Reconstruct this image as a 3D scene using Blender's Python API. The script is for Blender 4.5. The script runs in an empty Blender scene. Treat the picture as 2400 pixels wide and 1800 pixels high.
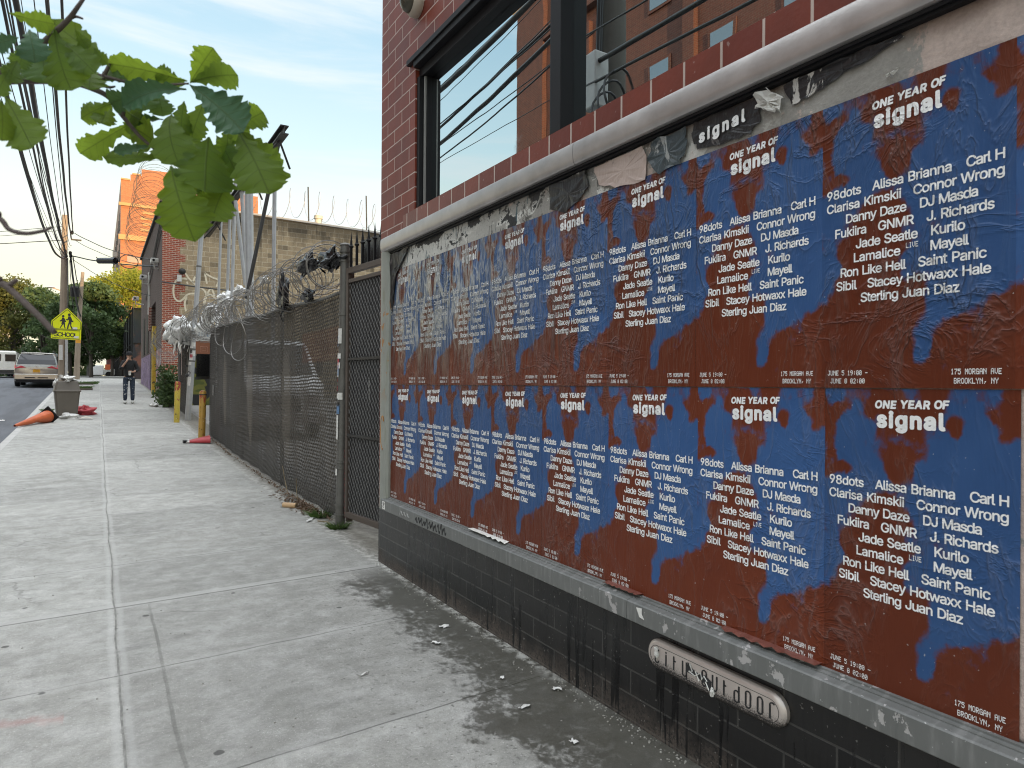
import bpy, math, random
import numpy as np
from mathutils import Vector, Matrix, Euler
R = math.radians; PI = math.pi
sc = bpy.context.scene; COL = sc.collection

# ---------------------------------------------------------------- camera
FPX, YAW, PIT, ROLL, EYE = 1610.0, math.atan(971/1610.0), R(0.1), 0.007, 1.5
cd = bpy.data.cameras.new('camera'); cam = bpy.data.objects.new('camera', cd); COL.objects.link(cam)
cd.sensor_width = 36; cd.lens = FPX/2400*36; cd.clip_start = .05; cd.clip_end = 2000
cam.matrix_world = Matrix.Translation((0, 0, EYE)) @ Matrix.Rotation(-YAW, 4, 'Z') @ Matrix.Rotation(PI/2+PIT, 4, 'X') @ Matrix.Rotation(ROLL, 4, 'Z')
cd.dof.use_dof = True; cd.dof.focus_distance = 7.0; cd.dof.aperture_fstop = 9.0
sc.camera = cam
# ---------------------------------------------------------------- world, sun, exposure
SUN_EL, SUN_AZ = R(4.0), R(12.0)               # low evening sun behind the camera, a little to the wall's side
sun_dir = Vector((math.sin(SUN_AZ)*math.cos(SUN_EL), -math.cos(SUN_AZ)*math.cos(SUN_EL), math.sin(SUN_EL)))
w = bpy.data.worlds.new("World"); sc.world = w; w.use_nodes = True
wn = w.node_tree.nodes; wl = w.node_tree.links
bg = wn['Background']
sky = wn.new('ShaderNodeTexSky'); sky.sky_type = 'NISHITA'; sky.sun_disc = False
sky.sun_elevation = SUN_EL; sky.sun_rotation = PI - SUN_AZ
sky.air_density = 1.0; sky.dust_density = 1.5; sky.ozone_density = 1.0
wtc = wn.new('ShaderNodeTexCoord'); wsep = wn.new('ShaderNodeSeparateXYZ'); wl.new(wtc.outputs['Generated'], wsep.inputs[0])
def wmath(op, a, b):
    n = wn.new('ShaderNodeMath'); n.operation = op
    for i, v in enumerate((a, b)):
        if isinstance(v, (int, float)): n.inputs[i].default_value = v
        else: wl.new(v, n.inputs[i])
    return n.outputs[0]
# thin high cloud: the clear sky shows through wind-drawn veils, whiter and warmer towards the horizon
hz = wn.new('ShaderNodeValToRGB'); wl.new(wsep.outputs[2], hz.inputs[0])
cr = hz.color_ramp
cr.elements[0].position = 0.0; cr.elements[0].color = (9.8, 8.7, 5.6, 1)
cr.elements[1].position = 1.0; cr.elements[1].color = (29, 30, 31.5, 1)
for p, c in ((.10, (9.6, 9.1, 6.5)), (.20, (8.7, 8.9, 7.7)), (.32, (6.3, 8.0, 8.6)), (.45, (4.5, 6.5, 7.8)), (.53, (4.8, 6.8, 8.2)), (.72, (22, 23, 24))):
    e = cr.elements.new(p); e.color = (*c, 1)
mp = wn.new('ShaderNodeMapping'); wl.new(wtc.outputs['Generated'], mp.inputs[0])
mp.inputs['Rotation'].default_value = (R(8), R(-14), R(20)); mp.inputs['Scale'].default_value = (1.1, 1.1, 7.5)
nz = wn.new('ShaderNodeTexNoise'); nz.inputs['Scale'].default_value = 1.9; nz.inputs['Detail'].default_value = 8; nz.inputs['Roughness'].default_value = .58; nz.inputs['Distortion'].default_value = .35
wl.new(mp.outputs[0], nz.inputs[0])
cl = wn.new('ShaderNodeMapRange'); cl.interpolation_type = 'SMOOTHSTEP'; cl.inputs[1].default_value = .44; cl.inputs[2].default_value = .68; wl.new(nz.outputs[0], cl.inputs[0])
mixc = wn.new('ShaderNodeMix'); mixc.data_type = 'RGBA'; wl.new(wmath('MULTIPLY', cl.outputs[0], .85), mixc.inputs[0]); wl.new(hz.outputs[0], mixc.inputs[6]); mixc.inputs[7].default_value = (7.9, 8.3, 8.5, 1)
mixs = wn.new('ShaderNodeMix'); mixs.data_type = 'RGBA'; mixs.inputs[0].default_value = .78; wl.new(sky.outputs[0], mixs.inputs[6]); wl.new(mixc.outputs[2], mixs.inputs[7])
wl.new(mixs.outputs[2], bg.inputs[0]); bg.inputs[1].default_value = .055
sl = bpy.data.lights.new('sun', 'SUN'); sl.energy = 2.4; sl.angle = R(.5); sl.color = (1.0, .68, .36)
so = bpy.data.objects.new('sun', sl); COL.objects.link(so); so.rotation_euler = (-sun_dir).to_track_quat('-Z', 'Y').to_euler()
sc.view_settings.view_transform = 'Standard'; sc.view_settings.look = 'None'; sc.view_settings.gamma = 1
sc.view_settings.exposure = 1.45
sc.cycles.filter_width = 1.1; sc.cycles.max_bounces = 8; sc.cycles.transparent_max_bounces = 24; sc.cycles.caustics_reflective = False

# ---------------------------------------------------------------- where a point of the street lies (same survey for every object)
def ray(u, v):
    x, y = u-1200, v-900
    x, y = x+ROLL*y, y-ROLL*x
    dx, df, dz = x/FPX, 1.0, -y/FPX
    f = df*math.cos(PIT)-dz*math.sin(PIT); z = df*math.sin(PIT)+dz*math.cos(PIT)
    c, s = math.cos(YAW), math.sin(YAW)
    return Vector((dx*c+f*s, -dx*s+f*c, z))
E0 = Vector((0, 0, EYE))
def onX(u, v, X): r = ray(u, v); return E0+r*(X/r.x)
def onY(u, v, Y): r = ray(u, v); return E0+r*(Y/r.y)
def far(u, v, d): return E0+ray(u, v)*d
GP = [(-200, 0), (0, 0), (8, 0), (12, .06), (17, .22), (24, .50), (28, .70), (34, .98), (42, 1.32), (55, 1.72), (70, 2.05), (85, 2.12), (900, 2.12)]
GX = [a for a, b in GP]; GZ = [b for a, b in GP]
def g(Y): return float(np.mean([np.interp(Y+d, GX, GZ) for d in (-1.2, -.6, 0, .6, 1.2)]))

# ---------------------------------------------------------------- materials
def S(r, gg, b):
    f = lambda c: (c/255/12.92 if c/255 <= .04045 else ((c/255+.055)/1.055)**2.4)
    return (f(r), f(gg), f(b))
class Mt:
    def __init__(s, name, col=(.5, .5, .5), rough=.6, metal=0., spec=.5):
        s.m = bpy.data.materials.new(name); s.m.use_nodes = True; s.t = s.m.node_tree
        s.b = s.t.nodes['Principled BSDF']; s.set('Base Color', col); s.set('Roughness', rough); s.set('Metallic', metal); s.set('Specular IOR Level', spec)
    def link(s, v, inp):
        if isinstance(v, bpy.types.NodeSocket): s.t.links.new(v, inp)
        elif isinstance(v, (tuple, list)): inp.default_value = (*v, 1) if inp.type == 'RGBA' and len(v) == 3 else v
        else: inp.default_value = v
    def set(s, k, v): s.link(v, s.b.inputs[k]); return s
    def pos(s): return s.t.nodes.new('ShaderNodeNewGeometry').outputs['Position']
    def obj(s): return s.t.nodes.new('ShaderNodeTexCoord').outputs['Object']
    def uv(s): return s.t.nodes.new('ShaderNodeTexCoord').outputs['UV']
    def attr(s, n): a = s.t.nodes.new('ShaderNodeAttribute'); a.attribute_name = n; return a.outputs
    def rnd(s): return s.t.nodes.new('ShaderNodeObjectInfo').outputs['Random']
    def xyz(s, v): n = s.t.nodes.new('ShaderNodeSeparateXYZ'); s.link(v, n.inputs[0]); return n.outputs[0], n.outputs[1], n.outputs[2]
    def comb(s, x=0., y=0., z=0.):
        n = s.t.nodes.new('ShaderNodeCombineXYZ'); [s.link(v, n.inputs[i]) for i, v in enumerate((x, y, z))]; return n.outputs[0]
    def scale(s, v, k): n = s.t.nodes.new('ShaderNodeVectorMath'); n.operation = 'MULTIPLY'; s.link(v, n.inputs[0]); n.inputs[1].default_value = k; return n.outputs[0]
    def ma(s, op, a, b=0., c=0., clamp=False):
        n = s.t.nodes.new('ShaderNodeMath'); n.operation = op; n.use_clamp = clamp
        for i, v in enumerate((a, b, c)): s.link(v, n.inputs[i])
        return n.outputs[0]
    def noise(s, v, sc_=5., det=4., ro=.55, dist=0.):
        n = s.t.nodes.new('ShaderNodeTexNoise'); s.link(v, n.inputs['Vector'])
        for k, q in (('Scale', sc_), ('Detail', det), ('Roughness', ro), ('Distortion', dist)): s.link(q, n.inputs[k])
        return n.outputs[0]
    def vor(s, v, sc_=5., feat='F1', out='Distance', rnd=1.):
        n = s.t.nodes.new('ShaderNodeTexVoronoi'); n.feature = feat; s.link(v, n.inputs['Vector']); n.inputs['Scale'].default_value = sc_
        if 'Randomness' in n.inputs: n.inputs['Randomness'].default_value = rnd
        return n.outputs[out]
    def white(s, v): n = s.t.nodes.new('ShaderNodeTexWhiteNoise'); n.noise_dimensions = '3D'; s.link(v, n.inputs['Vector']); return n.outputs['Value']
    def ss(s, x, a, b, o0=0., o1=1.):
        n = s.t.nodes.new('ShaderNodeMapRange'); n.interpolation_type = 'SMOOTHSTEP'
        for i, q in enumerate((x, a, b, o0, o1)): s.link(q, n.inputs[i])
        return n.outputs[0]
    def mix(s, f, a, b, mode='MIX'):
        n = s.t.nodes.new('ShaderNodeMix'); n.data_type = 'RGBA'; n.blend_type = mode; s.link(f, n.inputs[0]); s.link(a, n.inputs[6]); s.link(b, n.inputs[7]); return n.outputs[2]
    def mul(s, c, f):   # colour times a scalar
        n = s.t.nodes.new('ShaderNodeVectorMath'); n.operation = 'SCALE'; s.link(c, n.inputs[0]); s.link(f, n.inputs[3]); return n.outputs[0]
    def bump(s, h, st=.5, d=.01, nrm=None):
        n = s.t.nodes.new('ShaderNodeBump'); s.link(h, n.inputs['Height']); n.inputs['Strength'].default_value = st; n.inputs['Distance'].default_value = d
        if nrm is not None: s.link(nrm, n.inputs['Normal'])
        s.link(n.outputs[0], s.b.inputs['Normal']); return n.outputs[0]
    def brick(s, v, c1, c2, mo, bw, rh, ms, off=.5, bias=0.):
        n = s.t.nodes.new('ShaderNodeTexBrick'); s.link(v, n.inputs['Vector']); n.offset = off
        s.link(c1, n.inputs['Color1']); s.link(c2, n.inputs['Color2']); s.link(mo, n.inputs['Mortar'])
        for k, q in (('Scale', 1.), ('Mortar Size', ms), ('Mortar Smooth', .15), ('Bias', bias), ('Brick Width', bw), ('Row Height', rh)): n.inputs[k].default_value = q
        return n.outputs[0], n.outputs[1]
def simple(name, col, rough=.6, metal=0., var=.25, sc_=6., bump=0., spec=.5):
    """plain material with a blotchy wear so that nothing is perfectly even"""
    m = Mt(name, col, rough, metal, spec); p = m.obj()
    n = m.noise(p, sc_, 5, .6); m.set('Base Color', m.mul(col, m.ma('MULTIPLY_ADD', n, var*2, 1-var)))
    m.set('Roughness', m.ma('MULTIPLY_ADD', n, .2, rough-.1, clamp=True))
    if bump: m.bump(m.noise(p, sc_*6, 4), bump, .01)
    return m.m

# ---------------------------------------------------------------- mesh builder
class MB:
    def __init__(s): s.v = []; s.f = []; s.uv = None; s.col = None
    def add(s, vs, fs):
        o = len(s.v); s.v += [tuple(q) for q in vs]; s.f += [tuple(o+i for i in f) for f in fs]; return s
    def box(s, a, b):
        (x0, y0, z0), (x1, y1, z1) = a, b
        return s.add([(x0, y0, z0), (x1, y0, z0), (x1, y1, z0), (x0, y1, z0), (x0, y0, z1), (x1, y0, z1), (x1, y1, z1), (x0, y1, z1)],
                     [(0, 3, 2, 1), (4, 5, 6, 7), (0, 1, 5, 4), (1, 2, 6, 5), (2, 3, 7, 6), (3, 0, 4, 7)])
    def obox(s, c, size, M):
        q = MB().box(tuple(-k/2 for k in size), tuple(k/2 for k in size)); M = M.to_3x3() if len(M) > 3 else M
        return s.add([Vector(c)+M @ Vector(v) for v in q.v], q.f)
    def poly(s, pts): return s.add(pts, [tuple(range(len(pts)))])
    def prism(s, pts, off):
        n = len(pts); off = Vector(off); a = [Vector(p) for p in pts]
        return s.add(a+[p+off for p in a], [tuple(range(n))[::-1], tuple(range(n, 2*n))]+[(i, (i+1) % n, n+(i+1) % n, n+i) for i in range(n)])
    def tube(s, pts, r, n=6, closed=False, caps=True):
        P = [Vector(p) for p in pts]; m = len(P); rr = r if isinstance(r, (list, tuple)) else [r]*m
        up = None; rings = []
        for i in range(m):
            t = (P[(i+1) % m]-P[i-1]) if closed or 0 < i < m-1 else (P[1]-P[0] if i == 0 else P[-1]-P[-2])
            if t.length < 1e-9: t = Vector((0, 0, 1))
            t.normalize()
            if up is None: up = t.orthogonal().normalized()
            up = up-t*up.dot(t)
            if up.length < 1e-6: up = t.orthogonal()
            up.normalize(); bi = t.cross(up)
            rings.append([P[i]+(up*math.cos(2*PI*k/n)+bi*math.sin(2*PI*k/n))*rr[i] for k in range(n)])
        fs = []
        for i in range(m if closed else m-1):
            a, b = i*n, ((i+1) % m)*n
            fs += [(a+k, a+(k+1) % n, b+(k+1) % n, b+k) for k in range(n)]
        if caps and not closed: fs += [tuple(range(n))[::-1], tuple(range((m-1)*n, m*n))]
        return s.add([v for q in rings for v in q], fs)
    def cyl(s, a, b, r0, r1=None, n=14): return s.tube([a, b], [r0, r0 if r1 is None else r1], n)
    def lathe(s, prof, c=(0, 0, 0), n=16, M=None):
        c = Vector(c); vs = []
        for r, z in prof:
            for k in range(n):
                q = Vector((r*math.cos(2*PI*k/n), r*math.sin(2*PI*k/n), z)); vs.append(c+(M @ q if M else q))
        m = len(prof); fs = [(i*n+k, i*n+(k+1) % n, (i+1)*n+(k+1) % n, (i+1)*n+k) for i in range(m-1) for k in range(n)]
        fs += [tuple(range(n))[::-1], tuple(range((m-1)*n, m*n))]
        return s.add(vs, fs)
    def sph(s, c, r, n=12, k=8, M=None):
        r = (r, r, r) if isinstance(r, (int, float)) else r; c = Vector(c); vs = []
        for i in range(k+1):
            a = PI*i/k
            for j in range(n):
                q = Vector((r[0]*math.sin(a)*math.cos(2*PI*j/n), r[1]*math.sin(a)*math.sin(2*PI*j/n), -r[2]*math.cos(a))); vs.append(c+(M @ q if M else q))
        return s.add(vs, [(i*n+j, i*n+(j+1) % n, (i+1)*n+(j+1) % n, (i+1)*n+j) for i in range(k) for j in range(n)])
    def grid(s, fn, us, vs):
        nu, nv = len(us), len(vs)
        return s.add([fn(u, v) for u in us for v in vs], [(i*nv+j, (i+1)*nv+j, (i+1)*nv+j+1, i*nv+j+1) for i in range(nu-1) for j in range(nv-1)])
    def build(s, name, m=None, parent=None, smooth=False, local=False):
        v = s.v
        if parent is not None and not local:
            L = parent['_o']; v = [(x-L[0], y-L[1], z-L[2]) for x, y, z in v]
        me = bpy.data.meshes.new(name); me.from_pydata([tuple(q) for q in v], [], s.f); me.update()
        if m: me.materials.append(m)
        if smooth:
            me.polygons.foreach_set('use_smooth', [True]*len(me.polygons))
        o = bpy.data.objects.new(name, me); COL.objects.link(o)
        if parent is not None: o.parent = parent
        o['_o'] = parent['_o'] if parent is not None else (0., 0., 0.)
        return o
def sharp(o, ang=40):
    me = o.data; me.polygons.foreach_set('use_smooth', [True]*len(me.polygons))
    try: me.set_sharp_from_angle(angle=R(ang))
    except Exception: pass
    return o
def bevel(o, w_=.004, seg=2):
    b = o.modifiers.new('bevel', 'BEVEL'); b.width = w_; b.segments = seg; b.limit_method = 'ANGLE'; b.angle_limit = R(40); return o
def thing(name, label, cat, loc=(0, 0, 0), rotz=0., group=None):
    o = bpy.data.objects.new(name, None); COL.objects.link(o); o.location = loc; o.rotation_euler = (0, 0, rotz)
    o['_o'] = tuple(map(float, loc)); o['label'] = label or ''; o['category'] = cat or ''; o.empty_display_size = .1
    if group: o['group'] = group
    return o
def tag(o, label, cat, group=None, kind=None):
    if label: o['label'] = label
    if cat: o['category'] = cat
    if group: o['group'] = group
    if kind: o['kind'] = kind
    return o
def struct(o): o['kind'] = 'structure'; return o
def dup(root, loc, rotz=None, label=None):
    r = root.copy(); COL.objects.link(r); r.location = loc
    if rotz is not None: r.rotation_euler = (0, 0, rotz)
    if label: r['label'] = label
    for ch in list(root.children):
        c = ch.copy(); COL.objects.link(c); c.parent = r
        for q in ch.children:
            d = q.copy(); COL.objects.link(d); d.parent = c
    return r
def crom(pts, k=8):
    P = [Vector(p) for p in pts]; P = [2*P[0]-P[1]]+P+[2*P[-1]-P[-2]]; out = []
    for i in range(1, len(P)-2):
        for j in range(k):
            t = j/k; a, b, c, d = P[i-1:i+3]
            out.append(.5*((2*b)+(c-a)*t+(2*a-5*b+4*c-d)*t*t+(3*b-a-3*c+d)*t**3))
    return out+[P[-2]]
def lin(a, b, n): return [a+(b-a)*i/(n-1) for i in range(n)]

# ---------------------------------------------------------------- lettering (outlines of a grotesque alphabet, one token per letter)
B64 = "0123456789ABCDEFGHIJKLMNOPQRSTUVWXYZabcdefghijklmnopqrstuvwxyz-_"
GLYPHS = """.4J3Z333i303s323_37453G463P443Z3_3g3v3k3l3n3c3l3S3f3O3Z3M3P3N3G3S38 85z4B324Z2_4t315A375R3I5b3V5j3l5k3_5j4B5f4O5X4b5H4o5T4_5a5F5d5V5b5o5V5_5J6C546L4p6Q4W6S4G6Q406L3n6B3f623V5l3U5V3W5F3e4_3p4r3q4o3a4b3S4O3O4B3N3_3P3h3W3U3j3F3w38|4J3a473g3-3u3z3_3-48434I4D4Q4Q4V4j4V4z4N544F583_563r503h4t3c4j3Z|4Q544G57475H435V475h4B5o4J5s4Z5v4p5s4z5j515b525V4z5F4p564Z53 95z3s353-324N324U355C485Z4o5e525g5L5d5e5X5u5L685A6I4t6Q4X6S4H6Q3-6J3l683b5x3U5e3R5L3T523Z4o3i4b3x4P4B4I4b4E3s3B|4R4n4B4v4552415B415U495k4H5q4R5v4h5v4v5o505e545U545B4y4x4q4r4a4m A683A353F323f323l34413u453x5C3x5Y3362326635673B4y6L4v6P4P6P4J6L393B|4F4U4b5Y4f5c504U B5-3R353W324g3250345M3A5Z3J5j3V5p3k5r3-5q4E5l4R5c4e5O4o5g585j5R5i5h5c5x5T685G6H4z6O4g6P3W6P3Q6L|433b403e403h404R434U4s4T564L5B4E5E485F3-5E3r563i4w3d|435041524055415r435t4c5t4s5q515k565b575L535E4w554c50 C6K4P324o2_52305Y3A5k3J603e6B456A4B654E5e4E5U3w5K3l553d4o3a4Y3d4L3j483u40453w4O3u4h3w55405O495b4L5m4b5s4r5t555r5I5l5U5Y5e5D655D685D6B5I675b5u5_5Y6H5I6O4o6S4O6P426F3h5x3U5e3L5F3I4l3K4I3U3p3l3R423C D6H3R353W324W324z355Q3G5h3U5w3o644I674k645B5w5e5k5x5Q6C506M4Z6P3W6P3Q6L|433b403e415r435t4W5t4p5q535k5I5Y5Q5L5V555X4h5W4O5R485G3u533j4p3d F5i3R353W323w323_35414O434Q5J4Q5O4U5O4u5J4z414-415r435t5T5t5Y5x5Y6I5W6O5Q6P3W6P3Q6L G6O4P324r2_5B325Y3A5q3O613e6A3_6D4O6D4l684q4u4q4q4o4p4O4r4J4u4I5b4H5c4F5X3_5P3o5E3g553c4o3a4b3c4O3h4B3r40453w4O3u4h3w55405O495b4L5m4Y5r4o5u555q5I5k5T5Y5e5D685D6C5I685a625o5t5_5Y6H556R4o6S4O6P416F3h5z3U5e3L5F3I4l3K4I3U3p3k3R423C H6N3R353W323w323_35404R434V5T4U5V4R5V355c3260326435656I636O606P5c6P5X6O5V6L5V555T5343524055406L3z6P3w6P3S6O3Q6I J5d3-324I2_4h33523G5G3b5L425L6I5I6P4r6P4l6L4k424i3r4b3g4V3b4I3Y483a3_3g3t3r3r4F3o4J3L4J3F4F3F423J3b3Y3G3u33 K633R353W323w323_3541484M4V5Q335w3260346138603C4o4x5_6E616L5_6O5w6P5L6O434-4052406L3z6P3w6P3S6O3Q6I L5b3R353W325M325T345U385U3U5T3Z5Q3b433b403e406I3-6O3w6P3W6P3Q6L M733R353W323w323z333_38405B4p384s334w325G325N356A586C526C356J326j326m346n386n6I6m6N6g6P666P616L563x4A6N436P3S6O3Q6I N6P3R353W323w323z324036405I435J5T355Z3260326635676I656O5c6P5Y6L5Y485W45436N3z6P3S6O3Q6I O6T4P324o2_5B315b3D5u3S673o6G4F6J4l6G5F685e5u5_5b6E5E6P4o6S4R6Q426F3h5x3U5e3L5F3I4l3K4I3U3p3l3R423C|4e3b4L3i483u40453w4O3u4h3w55405O485a4L5l4b5s4o5t525s5I5l5R5d5b5O5i525k4l5i4O5b445R3r5I3i523b P5w3R353W323w323_35424B4c4C4_4E5J4O5V4Y5f4k5m525m5b5f5u5V655G6H4z6N4c6P3W6P3Q6L|434l404o415r435t4c5s4w5o535h5A5U5B5I5852514u4w4p4m4m R5y3R353W323w323_35404E434H4c4G5F355J325p325u355v3B5F4O5W4a5f4o5m525o5L5m5e5g5u5W665G6H4z6N4c6P3W6P3Q6L|434q404u415r435t4m5s4z5o535j5B5U5C5L5B5B534z4p4s S5x48314a2-4t305A365T3H5e3U5l3k5n3-5m4E5h4Q5T4g574t4D5A425H3-5N3z5a445l4D5r4X5u4n5t4z5n555g595U5D5P5d5P5i5Q5k5U5j5k5a5_5N6D576L4t6Q4X6S4D6Q3z6L3h6A3W5-3P5k3N5U3P5A3c4t3w4f4w4L574C5B475A3t513h4n3a4X3Z4D3b443g3z3n3u413q453J443H3-3K3k3U3Q3g3E W7Q413549324b324g355F5F5I5K5u355_326S326X357Q6I7P6N7L6P6v6P6p6L6F486C455c6L5a6O5V6P4-6O4y6L4L3_3l6L3i6P3f6P3B6O396I a5a3o32472_4U314k3B4q324t325H325L355L4h5J4_5E5B575L4-5T4g5c4N5e3w5a3X5L3P5B3I4_3I4x3K4t3n4m3r4o3y4x47534N554a534j4x4m4l4k4i3t4Y3U4N3K4B3F423E3r3G3Y3L3O3U3D3g35|473X3-3a3t3f3q3o3s3x41414E444k4A4l484l3u4d3h4W3b4N3X b5o3S323t323x353z3D4A344N304Z2_4w325A3A5N3M5Y3e5e3x5g4L5e4h5Y4_5N5H5A5S4w5a4Z5e4N5d4D5a3z5P3x5R3x6I3w6N3t6P3T6P3N6L3N383N35|4W3Y4J3a4D3d463l403u3y453x4L3z4b454u4D504W554p504x4u544Y554L54454x3l4p3d c5c44324S2_4p32563C5J3O5V3l5V3o5S3s503z4t3l4m3d4c3Z4P3Y4G3Z463d3_3l3w3u3s453t4Y3z4r464_4G544S554c544p4y4y4j504h5P4m5V4r5U4x5J5F565R4p5b4P5e465b3p5T3Z5F3P503I4h3G4I3I3x3O3e3b3L3p3A d5o40324M2_4Z304m344y3D4_3553325S325Z355Z6I5W6P536P4-6L4y5P4m5Z4Z5d4M5e435b3p5U3a5I3O4_3I4h3G4L3I3x3O3e3a3L3o38|4P3Y4G3Z463d3_3l3v3x3r4L3v4h3-4u46504G544P554c534i504r4u4w4l4-4L4w3u4q3l4i3d4c3a e5g44324W2_4i304y35593B5J3K5R3V5W3h5S3o503u4p3e4f3Z4S3X4J3Y463e3w3r3s455S465X485X4e5S4y5C5L505U4p5a4P5e465b3p5T3Y5F3O4_3I4h3G4I3I3x3O3e3b3L3p3A|3v4c3t4e3u4h404w4C534P554c544l4_4r4u4y4e4v4c g5o41294P264i27502D5G2M5P2W5X2l5Z365Z5V5W5c535c4_5Y4_5S4y5P4m5Z4Z5d4M5e435b3p5U3a5I3O4_3H4f3G4I3H3_3O3f3Z3P3r3C43364J344c354m384y3I4_3F4y2v4r2l4f2f4S2e492h3-2o3p2-3i2z3N2l3M2f3c2M|4C3e463h403n3v3y3r4M3u4i46504G544P554c534p4x4w4l4-4Y4z464s3q4i3h4Z3d h5i3O353T323t323x353x4Y3-4k424u4A504T554d534l4-4s4o4v354z325N325S355T385T4e5R4x5L5B5D5N535V4m5d4Z5e4G5c3z5Q3x5U3x6L3t6P3T6P3N6L i4B3O353S323s323v333x383x5U3v5b3s5c3S5c3N5Y|3V5r3f5p3l5p3y5x41683_6I3v6R3m6U3c6V3S6R3M6L3J6B3K62 k5W5Q325W335Y355Y3B4X4U5S5R5U5U5T5a5N5c4t5b3z4h3x4k3x6L3t6P3Q6P3N6I3O353T323t323x353x3x434547434w334z32 l4K3i3440314G334K344M3A4I3X4D3a403a3z3d3x3n3x6K3t6P3T6P3O6N3N6K3N3g3Q3N3W3D m6y3O353T323t323x353x4b3-4o404v49524Q554W544f4-4k4u4l4o4m354t325D325J355L4h5O4u5W515d545m556050664u69356D326g326j386j4k6g526V5O6G5Z5w5e5T5a575K4z5U4m5c4W5e4D5b3z5Q3x5Y3t5c3Q5c3N5U n5i3O353T323t323x353x4Y3-4k424u4A504T554d534l4-4s4o4v3550325N325S355T4e5R4x5L5B5D5N535V4p5c4Z5e4G5c3z5Q3x5Y3t5c3T5c3P5b3N5U o5k44324P2_4i30533A5H3L5S3b5a3x5c4I5a4e5U4_5J5F555R4m5b4P5e465b3p5T3Z5F3P503I4h3G4I3I3x3O3e3b3L3p3A|4P3Y4G3Z463d3_3l3v3x3s4L3v4h3_4u464_4G544S554f534t4u4z4h514I4z3x4t3l4m3d4f3a r4m3O353T323t323x353x4b3z4k414u4A504J534g534k554l584l5Y4j5c4Z5e4G5d435X3z5S3w5a3t5c3T5c3N5Y s5Q3u324J2_4Z304p35503D583L5H3b5I3o5G42564I4t4R4c4Y4G4d404k3x4o3w4u40514J564Z524l4o4p4n5C4s5F4u5G4_545L4o5Y4Z5d4J5e435c3p5Y3U5I3M523L4r3N4b3Y4L3m4C4Z3-4i3r4h3h4c3c4S3Y4J3X463Y3y3d3u3h3p3t3m3v3M3r3H3o3G3h3K3V3S3J3c3A t4Z4B304U334Z364Z394U3X4R3Z483Z433c413f405345554R554U564W594W5W4U5b4R5c415d40663-693X6A3S663R5d3B5c355Z355938553S533S3i3W3P3f3C3r35 u5i3-334G304W314o394t3E4v364z325N325T365T5W5Q5c4z5c4u5Z4s3v4n3m4g3e4Q3Z4D3b463f3-3s3x433x5Z3p5c3T5c3N5Z3N403P3i3U3S3d3G3p36 w6h3w3541324N324S354t4X4x4b5M355R325t335x386e5U6c5b6X5c675c645b5d425D5Y5B5b4k5c4d5Z4E474B463n5Y3h5c3H5c3D5b3B5U x5V3B353G323m324J3v4s344w325M325T355T3B4f4L5Q5R5R5Y5P5b5J5c4s5c4M4r4J4q3p5c3J5c3F5b3D5Y3F5R3-4L3A3B y5a3P2B3i28422C4L2R4X2n5Z5U5Y5a5V5c525c4z5a4L3u3l5a3f5c3F5c3A5a395U42383s2k3l2h3Y2i3S2f3L2H3L2E z5W3K353P325F325K355L3U5J3a4C3b483e5I585J5U5H5b5C5c3S5c3M5Z3L583P534X523K3U3J3O"""
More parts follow.
